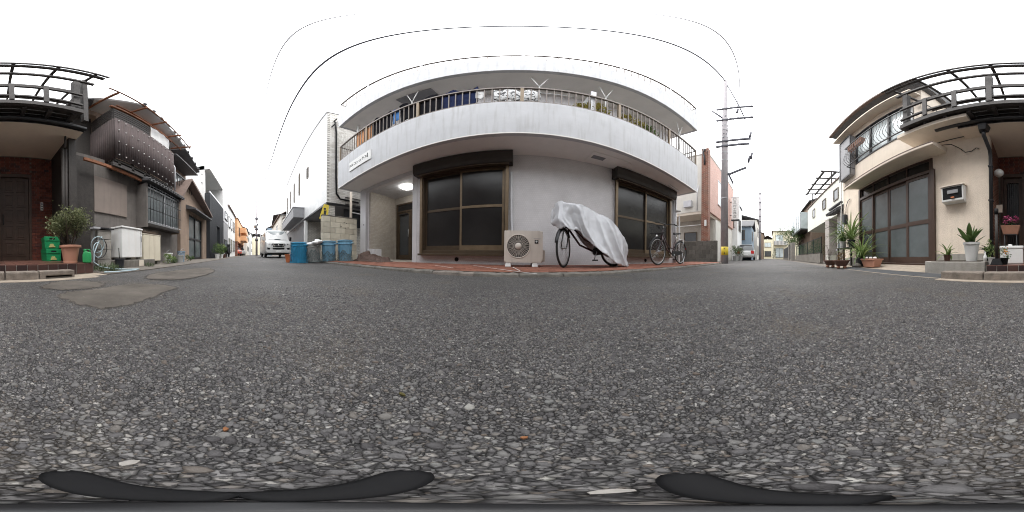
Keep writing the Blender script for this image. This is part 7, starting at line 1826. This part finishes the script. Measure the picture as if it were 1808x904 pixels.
MB().box(-0.2, 0.2, -0.2, 0.2, 0, 1.7).build('post', M['concrete'], T, bevel=0.01); MB().box(1.8, 2.2, -0.2, 0.2, 0, 1.7).build('post', M['concrete'], T, bevel=0.01)
for k in range(14): MB().box(0.26 + k * 0.11, 0.29 + k * 0.11, -0.02, 0.02, 0.1, 1.5).build('gate_bar', M['black'], T)
for z in (0.15, 1.45): MB().box(0.22, 1.78, -0.025, 0.025, z, z + 0.04).build('gate_rail', M['black'], T)
T = simple('balcony_house', 'pale house with a glazed upper balcony behind the small tree', 13.2, 19, -9, -3.6, 5.2, 'brown_render', 'roof_grey', [('x', 13.2, -1, -4.8, -3.9, 3.2, 4.4, *Wb)], 'x', 1.2)
part(T, MB().box(13.4, 18, -3.598, -2.7, 2.6, 2.75), 'balcony_floor', M['dark_metal']); part(T, MB().box(13.4, 18, -2.74, -2.70, 2.752, 4.2), 'balcony_glass', M['glass_blue']); part(T, MB().box(13.38, 13.42, -3.598, -2.7, 2.752, 4.2), 'balcony_glass', M['glass_blue'])
for k in range(6): part(T, MB().box(13.4 + k * 0.92, 13.45 + k * 0.92, -2.698, -2.66, 2.75, 4.25), 'balcony_post', M['pale_metal'])
simple('far_block', 'pale far building seen above the small tree', 52, 64, -12, -4, 6.0, 'pale_wall', 'roof_grey', [('x', 52, -1, -7, -5, 3, 4.4, *Wd, 2)], 'x', 1.2)
# small tree
def tree(name, label, loc, h, rad, seed, leaf):
    T = thing(name, label, 'tree', loc); rnd = random.Random(seed); mb = MB()
    mb.tube([(0, 0, 0), (0.05, 0.02, h * 0.25), (-0.03, 0.05, h * 0.5), (0.04, 0, h * 0.75)], [0.09, 0.075, 0.055, 0.025], 8)
    tips = []
    for k in range(12):
        a = k * 2.4; z = h * (0.35 + 0.4 * k / 12); e_ = Vector((math.cos(a) * rad * rnd.uniform(.5, .9), math.sin(a) * rad * rnd.uniform(.5, .9), z + h * rnd.uniform(.1, .28)))
        mb.tube([(0, 0, z), Vector((0, 0, z)).lerp(e_, .5) + Vector((0, 0, .1)), e_], [0.03, 0.02, 0.008], 6); tips.append(e_)
    mb.build('trunk', M['bark'], T, smooth=True); mb = MB()
    for k, e_ in enumerate(tips): foliage(mb, e_, (rad * .42, rad * .42, h * .14), 190, 0.16, 0.07, seed * 10 + k)
    mb.build('crown', M[leaf], T); return T
tree('garden_tree', 'small leafy tree overhanging the dark fence on the right street', (18.6, -2.7, 0), 4.2, 2.0, 6, 'leaf_tree')
tree('garden_tree', 'tree growing behind the gate beside the balcony house', (16.6, -3.3, 0), 3.1, 1.2, 16, 'leaf_green')
T = thing('dark_fence', 'dark panel fence under the small tree', 'fence', (20.5, -2.3, 0))
for k in range(7): MB().box(-2.6 + k * 0.8, -1.84 + k * 0.8, -0.03, 0.03, 0.25, 1.5).build('panel', M['char'], T)
MB().box(-2.7, 3.0, -0.08, 0.08, 0, 0.248).build('base_wall', M['concrete_dark'], T)
T = thing('conifer', 'small dark conical bush before the beige house', 'bush', (28.5, -1.2, 0)); mb = MB()
for k in range(5): foliage(mb, (0, 0, 0.4 + k * 0.32), (0.5 - k * 0.09, 0.5 - k * 0.09, 0.25), 120, 0.12, 0.04, 300 + k)
mb.build('leaves', M['leaf_dark'], T)
# pots in front of the town house's far end
def shallow(r, h): return [(0, 0.03), (r * 0.62, 0.03), (r * 0.72, 0.05), (r * 0.95, h * 0.85), (r * 1.05, h * 0.87), (r * 1.05, h), (r * 0.93, h), (r * 0.85, h * 0.75), (0, h * 0.72)]
for k, (px, py, Zb, r_, h, mm, lab) in enumerate(((1466, 474, 0, 0.17, 0.15, 'clay_dark', 'brown shallow bonsai pot on stone feet, first in the row'), (1486, 476, 0, 0.19, 0.16, 'clay_dark', 'brown shallow bonsai pot in front of the flower stand'))):
    p = at(px, py, Z=0.004); p = Vector((p.x * 1.12, p.y * 1.12, 0.004)); T = thing('bonsai_pot', lab, 'pot', p, 0, 'pots at the roadside'); 
    pot(T, 'pot', shallow(r_, h), M[mm], c=(0, 0, 0.03), soil=(r_ * .85, h * .78))
    for a in (0.3, 1.9, 3.5, 5.0): MB().lathe([(0, 0.0), (0.035, 0.005), (0.042, 0.03), (0.03, 0.055), (0, 0.06)], (math.cos(a) * r_ * .55, math.sin(a) * r_ * .55, 0), 10).build('foot_stone', M['clay'], T, smooth=True)
    mb = MB(); rnd = random.Random(k)
    for j in range(9): mb.tube([(rnd.uniform(-.06, .06), rnd.uniform(-.06, .06), h), (rnd.uniform(-.1, .1), rnd.uniform(-.1, .1), h + rnd.uniform(.15, .42))], 0.004, 5)
    mb.build('stems', M['bark'], T, kind='stuff')
PT = thing('planter_box', 'orange clay rectangular planter with shells beside the strap leaved plant', 'planter', (2.98, -2.20, 0.035), R(8))
MB().add([(-0.16, -0.10, 0), (0.16, -0.10, 0), (0.16, 0.10, 0), (-0.16, 0.10, 0), (-0.22, -0.13, 0.16), (0.22, -0.13, 0.16), (0.22, 0.13, 0.16), (-0.22, 0.13, 0.16)], [(0, 3, 2, 1), (4, 5, 6, 7), (0, 1, 5, 4), (1, 2, 6, 5), (2, 3, 7, 6), (3, 0, 4, 7)]).build('trough', M['terracotta'], PT, bevel=0.008)
MB().box(-0.235, 0.235, -0.145, 0.145, 0.161, 0.185).build('rim', M['terracotta'], PT, bevel=0.006)
for k in range(5): MB().lathe([(0, 0), (0.03, 0.006), (0.034, 0.022), (0.018, 0.042), (0, 0.046)], (-0.14 + k * 0.07, 0.02 * (-1) ** k, 0.186), 10).build('shell', M['cloth_white'], PT, smooth=True)
T = bladed('strap_plant', 'large arching strap leaved plant in a grey pot before the sliding doors', 'plant', (3.42, -2.22, 0.02), cuppot(0.10, 0.13, 0.22), M['char'], 80, 0.85, 0.040, 31, M['leaf_strap'], (0.11, 0.18), (0.5, 1.5), (0.6, 2.6))
T = thing('plant_bench', 'rough wooden bench holding two pots of arching plants', 'bench', (4.35, -2.3, 0.0))
MB().box(-0.5, 0.5, -0.14, 0.14, 0.52, 0.555).build('top', M['timber'], T, bevel=0.004)
for x in (-0.42, 0.42):
    for y in (-0.1, 0.1): MB().box(x - 0.025, x + 0.025, y - 0.025, y + 0.025, 0, 0.519).build('leg', M['timber'], T)
bladed('strap_plant', 'arching plant in a dark green pot on the wooden bench', 'plant', (4.10, -2.3, 0.556), cuppot(0.08, 0.11, 0.2), M['leaf_dark'] if False else M['char'], 80, 1.05, 0.040, 32, M['leaf_strap'], (0.09, 0.165), (0.6, 1.5), (0.6, 2.4))
bladed('strap_plant', 'fine leaved plant in a white pot on the wooden bench', 'plant', (4.62, -2.3, 0.556), cuppot(0.085, 0.115, 0.2), M['white_plastic'], 110, 0.75, 0.022, 33, M['leaf_green'], (0.095, 0.165), (0.6, 1.5), (0.6, 2.4))
T = thing('storage_crate', 'pale green plastic tub at the foot of the stone pillar', 'tub', (6.2, -2.55, 0.0)); pot(T, 'body', cuppot(0.17, 0.2, 0.34), M['white_green'])
T = thing('dry_plant', 'dried yellow brown plant under the wooden bench', 'plant', (4.45, -2.15, 0.0)); pot(T, 'pot', cuppot(0.07, 0.09, 0.12), M['clay'], soil=(0.07, 0.1)); mb = MB(); foliage(mb, (0, 0, 0.30), (0.16, 0.12, 0.18), 200, 0.09, 0.012, 77); mb.build('leaves', leafmat('dry_leaf', (0.14, 0.08, 0.03), (0.3, 0.19, 0.07)), T)
T = thing('rock', 'rounded grey stone between the roadside pots', 'rock', (3.28, -1.98, 0.004))
mb = MB(); mb.grid(lambda s, t: (0.14 * math.cos(s * 6.283) * math.sin(t * math.pi) * (1 + .12 * math.sin(s * 19)), 0.10 * math.sin(s * 6.283) * math.sin(t * math.pi) * (1 + .1 * math.cos(s * 13)), 0.055 - 0.06 * math.cos(t * math.pi) * -1 * (1 + .1 * math.sin(s * 12.566))), 24, 12); mb.build('body', M['concrete_dark'], T, smooth=True)
# yellow climbing plants on the apartment balcony
for k, (px, n, lab) in enumerate(((1050, 700, 'yellowing climbing plant on the balcony next to the partition'), (1120, 420, 'sparse yellow plant on the balcony past the second rail post'), (1150, 320, 'thin green plant near the balcony end'))):
    p = FR[AP] @ Vector((ap(px, 440, 0.25).x, 0.24, 2.96))
    T = thing('balcony_plant', lab, 'plant', p, 0, 'plants on the balcony'); mb = MB(); foliage(mb, (0, 0, 1.32), (0.42, 0.09, 0.36), n, 0.09, 0.04, 400 + k); mb.build('leaves', M['leaf_yellow'] if k < 2 else M['leaf_strap'], T)
    st_ = MB(); rnd = random.Random(k)
    for j in range(7): st_.tube([(rnd.uniform(-.3, .3), 0, 0.2), (rnd.uniform(-.35, .35), rnd.uniform(-.05, .05), 1.6)], 0.006, 5)
    st_.build('canes', M['pale_metal'], T, kind='stuff'); pot(T, 'pot', cuppot(0.12, 0.15, 0.24), M['clay_dark'], soil=(.12, .2))

# ================================================================== POLES AND WIRES
def pole(name, label, loc, h, r0, r1, grp='utility poles'):
    T = thing(name, label, 'pole', loc, 0, grp)
    MB().tube([(0, 0, -0.01), (0, 0, h)], [r0, r1], 20).build('shaft', M['concrete_pole'], T, smooth=True); return T
P1 = pole('utility_pole', 'tall concrete utility pole with yellow plate beside the end of the brick pavement', (6.78, 1.86, 0), 13.6, 0.17, 0.10)
yp = MB()
yp.grid(lambda s, t: (0.172 * math.cos(R(145 + 130 * s)), 0.172 * math.sin(R(145 + 130 * s)), 0.36 + 0.36 * t), 10, 2)
o = yp.build('yellow_plate', M['yellow'], P1, smooth=True); o.modifiers.new('t', 'SOLIDIFY').thickness = 0.004
for z0, z1, a0, a1 in ((0.62, 0.645, 185, 205), (0.655, 0.67, 188, 210), (0.40, 0.48, 192, 199)):
    m_ = MB().grid(lambda s, t: (0.178 * math.cos(R(a0 + (a1 - a0) * s)), 0.178 * math.sin(R(a0 + (a1 - a0) * s)), z0 + (z1 - z0) * t), 4, 1).build('mark', M['black_ink'], P1); m_.modifiers.new('t', 'SOLIDIFY').thickness = 0.002
for z in (2.9, 5.0, 5.5, 6.0, 6.6, 7.2, 7.6, 8.1): MB().torus((0, 0, z), 0.17 - z * 0.005, 0.018, None, 20, 6).build('band', M['steel'], P1, smooth=True)
for z, x1 in ((9.15, 1.25), (8.0, 1.25), (6.2, 1.15), (5.85, 1.1)): MB().box(-0.17, -0.09, -x1, 0.35, z, z + 0.10).build('crossarm', M['wire'], P1)
for z in (9.22, 8.07):
    for k in range(4): MB().lathe([(0, 0), (0.05, 0), (0.06, 0.05), (0.03, 0.07), (0.05, 0.1), (0.03, 0.16), (0, 0.17)], (-0.13, -0.3 - k * 0.29, z), 10).build('insulator', M['pale_metal'], P1, smooth=True)
for x, z in ((0.55, 8.6), (1.1, 6.35), (1.15, 4.9), (1.05, 4.7)): MB().tube([(-0.12, -x, z), (-0.10, -x - 0.05, z + 0.40)], 0.05, 8).build('cable_joint', M['wire'], P1, smooth=True)
MB().tube([(0.0, 0, 8.2), (-0.2, 0.55, 9.1)], 0.05, 8).build('stay_arm', M['wire'], P1, smooth=True)
MB().tube([(0, 0, 13.3), (-0.1, -0.35, 11.0), (-0.13, -0.9, 7.9)], 0.028, 6).build('riser_cable', M['wire'], P1, smooth=True)
MB().beam((0.0, -0.15, 4.15), (-0.05, -0.95, 4.45), 0.05, 0.10).build('signal_arm', M['wire'], P1); MB().beam((0.0, -0.15, 4.25), (0.0, -0.38, 3.65), 0.05, 0.08).build('signal_arm', M['wire'], P1)
tr_ = MB()
for k in range(9): tr_.tube([(0.14 * math.cos(k), 0.14 * math.sin(k), 6.0 + k * 0.27), (0.15 * math.cos(k + 2), 0.15 * math.sin(k + 2), 6.3 + k * 0.27)], 0.03, 6)
tr_.build('cable_coils', M['wire'], P1, smooth=True, kind='stuff')
P2 = pole('utility_pole', 'thin grey utility pole farther down the right street before the grey house', (19.2, 0.95, 0), 11.5, 0.16, 0.09)
for z in (6.8, 7.6): MB().box(-0.1, 1.3, 0.1, 0.16, z, z + 0.06).build('crossarm', M['steel'], P2)
for z in (3.3, 4.6, 5.2, 6.1, 7.0, 8.2): MB().torus((0, 0, z), 0.16, 0.035, None, 16, 6).build('band', M['wire'], P2, smooth=True)
P3 = pole('utility_pole', 'far utility pole with crossarms on the left street beyond the van', (-27.0, 0.10, 0), 10.5, 0.18, 0.11)
for z in (9.2, 7.2, 6.9): MB().box(-0.06, 0.06, -2.2 if z > 9 else -1.2, 0.6, z, z + 0.09).build('crossarm', M['steel'], P3)
for k in range(4): MB().tube([(0, -2.0 + k * 0.6, 9.29), (0, -2.0 + k * 0.6, 9.65)], 0.06, 8).build('insulator', M['steel'], P3, smooth=True)
for z in (2.6, 3.4, 4.4, 5.2, 6.2): MB().lathe([(0.2, -0.2), (0.3, 0), (0.2, 0.2)], (0, 0, z), 12).build('band', M['wire'], P3, smooth=True)
MB().tube([(0.25, -0.2, 4.6), (0.25, -0.2, 5.4)], 0.25, 12).build('transformer', M['steel'], P3, smooth=True)
P4 = pole('utility_pole', 'very distant thin pole behind the far left crossarms', (-44.0, 1.2, 0), 9.5, 0.18, 0.11)
MB().box(-0.06, 0.06, -1.0, 1.0, 8.2, 8.3).build('crossarm', M['steel'], P4)

def wire(name, label, pts, r, m_, grp='overhead wires'):
    P = [Vector(p) for p in pts]; out = []
    for i in range(len(P) - 1):
        p0 = P[max(i - 1, 0)]; p1 = P[i]; p2 = P[i + 1]; p3 = P[min(i + 2, len(P) - 1)]
        for k in range(10):
            s = k / 10; out.append(0.5 * ((2 * p1) + (p2 - p0) * s + (2 * p0 - 5 * p1 + 4 * p2 - p3) * s * s + (3 * p1 - p0 - 3 * p2 + p3) * s ** 3))
    out.append(P[-1]); tag(MB().tube(out, r, 6).build(name, m_, smooth=True), label, 'cable', grp)
wire('overhead_cable', 'thick dark cable sagging from the tall pole over the apartment parapet', [(6.78, 1.86, 13.5), (4.5, 1.75, 12.2), (2.0, 1.65, 10.9), (0, 1.6, 10.1), (-3, 1.55, 9.7), (-7, 1.5, 9.4), (-14, 1.2, 8.9), (-27, 0.4, 9.3)], 0.036, M['wire'])
wire('overhead_cable', 'thin pale cable high overhead above the middle of the road', [(8.5, 1.95, 9.0), (5, 0.9, 9.6), (0, 0.52, 9.9), (-5, 0.42, 9.7), (-14, 0.1, 9.2), (-27, -1.3, 9.3)], 0.015, M['wire_pale'])
wire('overhead_cable', 'thin cable joining the tall pole to the distant right pole, upper', [(8.2, 1.98, 9.0), (13, 1.5, 8.2), (19.2, 1.05, 7.7)], 0.010, M['wire_pale'])
wire('overhead_cable', 'cable joining the tall pole to the distant right pole, lower', [(8.3, 1.98, 5.7), (13, 1.5, 5.2), (19.2, 1.05, 5.2)], 0.012, M['wire_pale'])
wire('overhead_cable', 'service cable from the white brick corner to the apartment balcony', [(-6.3, 3.4, 7.9), (-5.8, 3.2, 7.1), (-5.2, 3.1, 6.8)], 0.012, M['wire'])

# ================================================================== the little tripod standing under the camera
TP = thing('mini_tripod', 'small black tripod with three flat feet standing on the road stones', 'tripod', (0, 0, 0.0))
for az, sg in ((-160, -1), (-34, 1), (62, -1)):
    a = R(90 - az); d = Vector((math.cos(a), math.sin(a), 0)); s = Vector((-math.sin(a), math.cos(a), 0))
    def lg(u, t):
        r_ = 0.008 + 0.049 * u; w = 0.0042 + 0.0048 * u
        w *= math.sqrt(max(0.0, 1 - max(0, (u - 0.70) / 0.30) ** 2)) + 0.001
        q = (t - 0.5) * 2
        return d * r_ + s * (q * w + sg * 0.016 * (1 - u) ** 1.3) + Vector((0, 0, 0.018 - 0.007 * u - 0.002 * q * q))
    o = MB().grid(lg, 16, 6).build('foot', M['black'], TP, smooth=True); o.modifiers.new('t', 'SOLIDIFY').thickness = 0.006
MB().lathe([(0, 0.004), (0.012, 0.004), (0.012, 0.022), (0.010, 0.025), (0, 0.026)], (0, 0, 0), 24).build('hub', M['dark_metal'], TP, smooth=True)
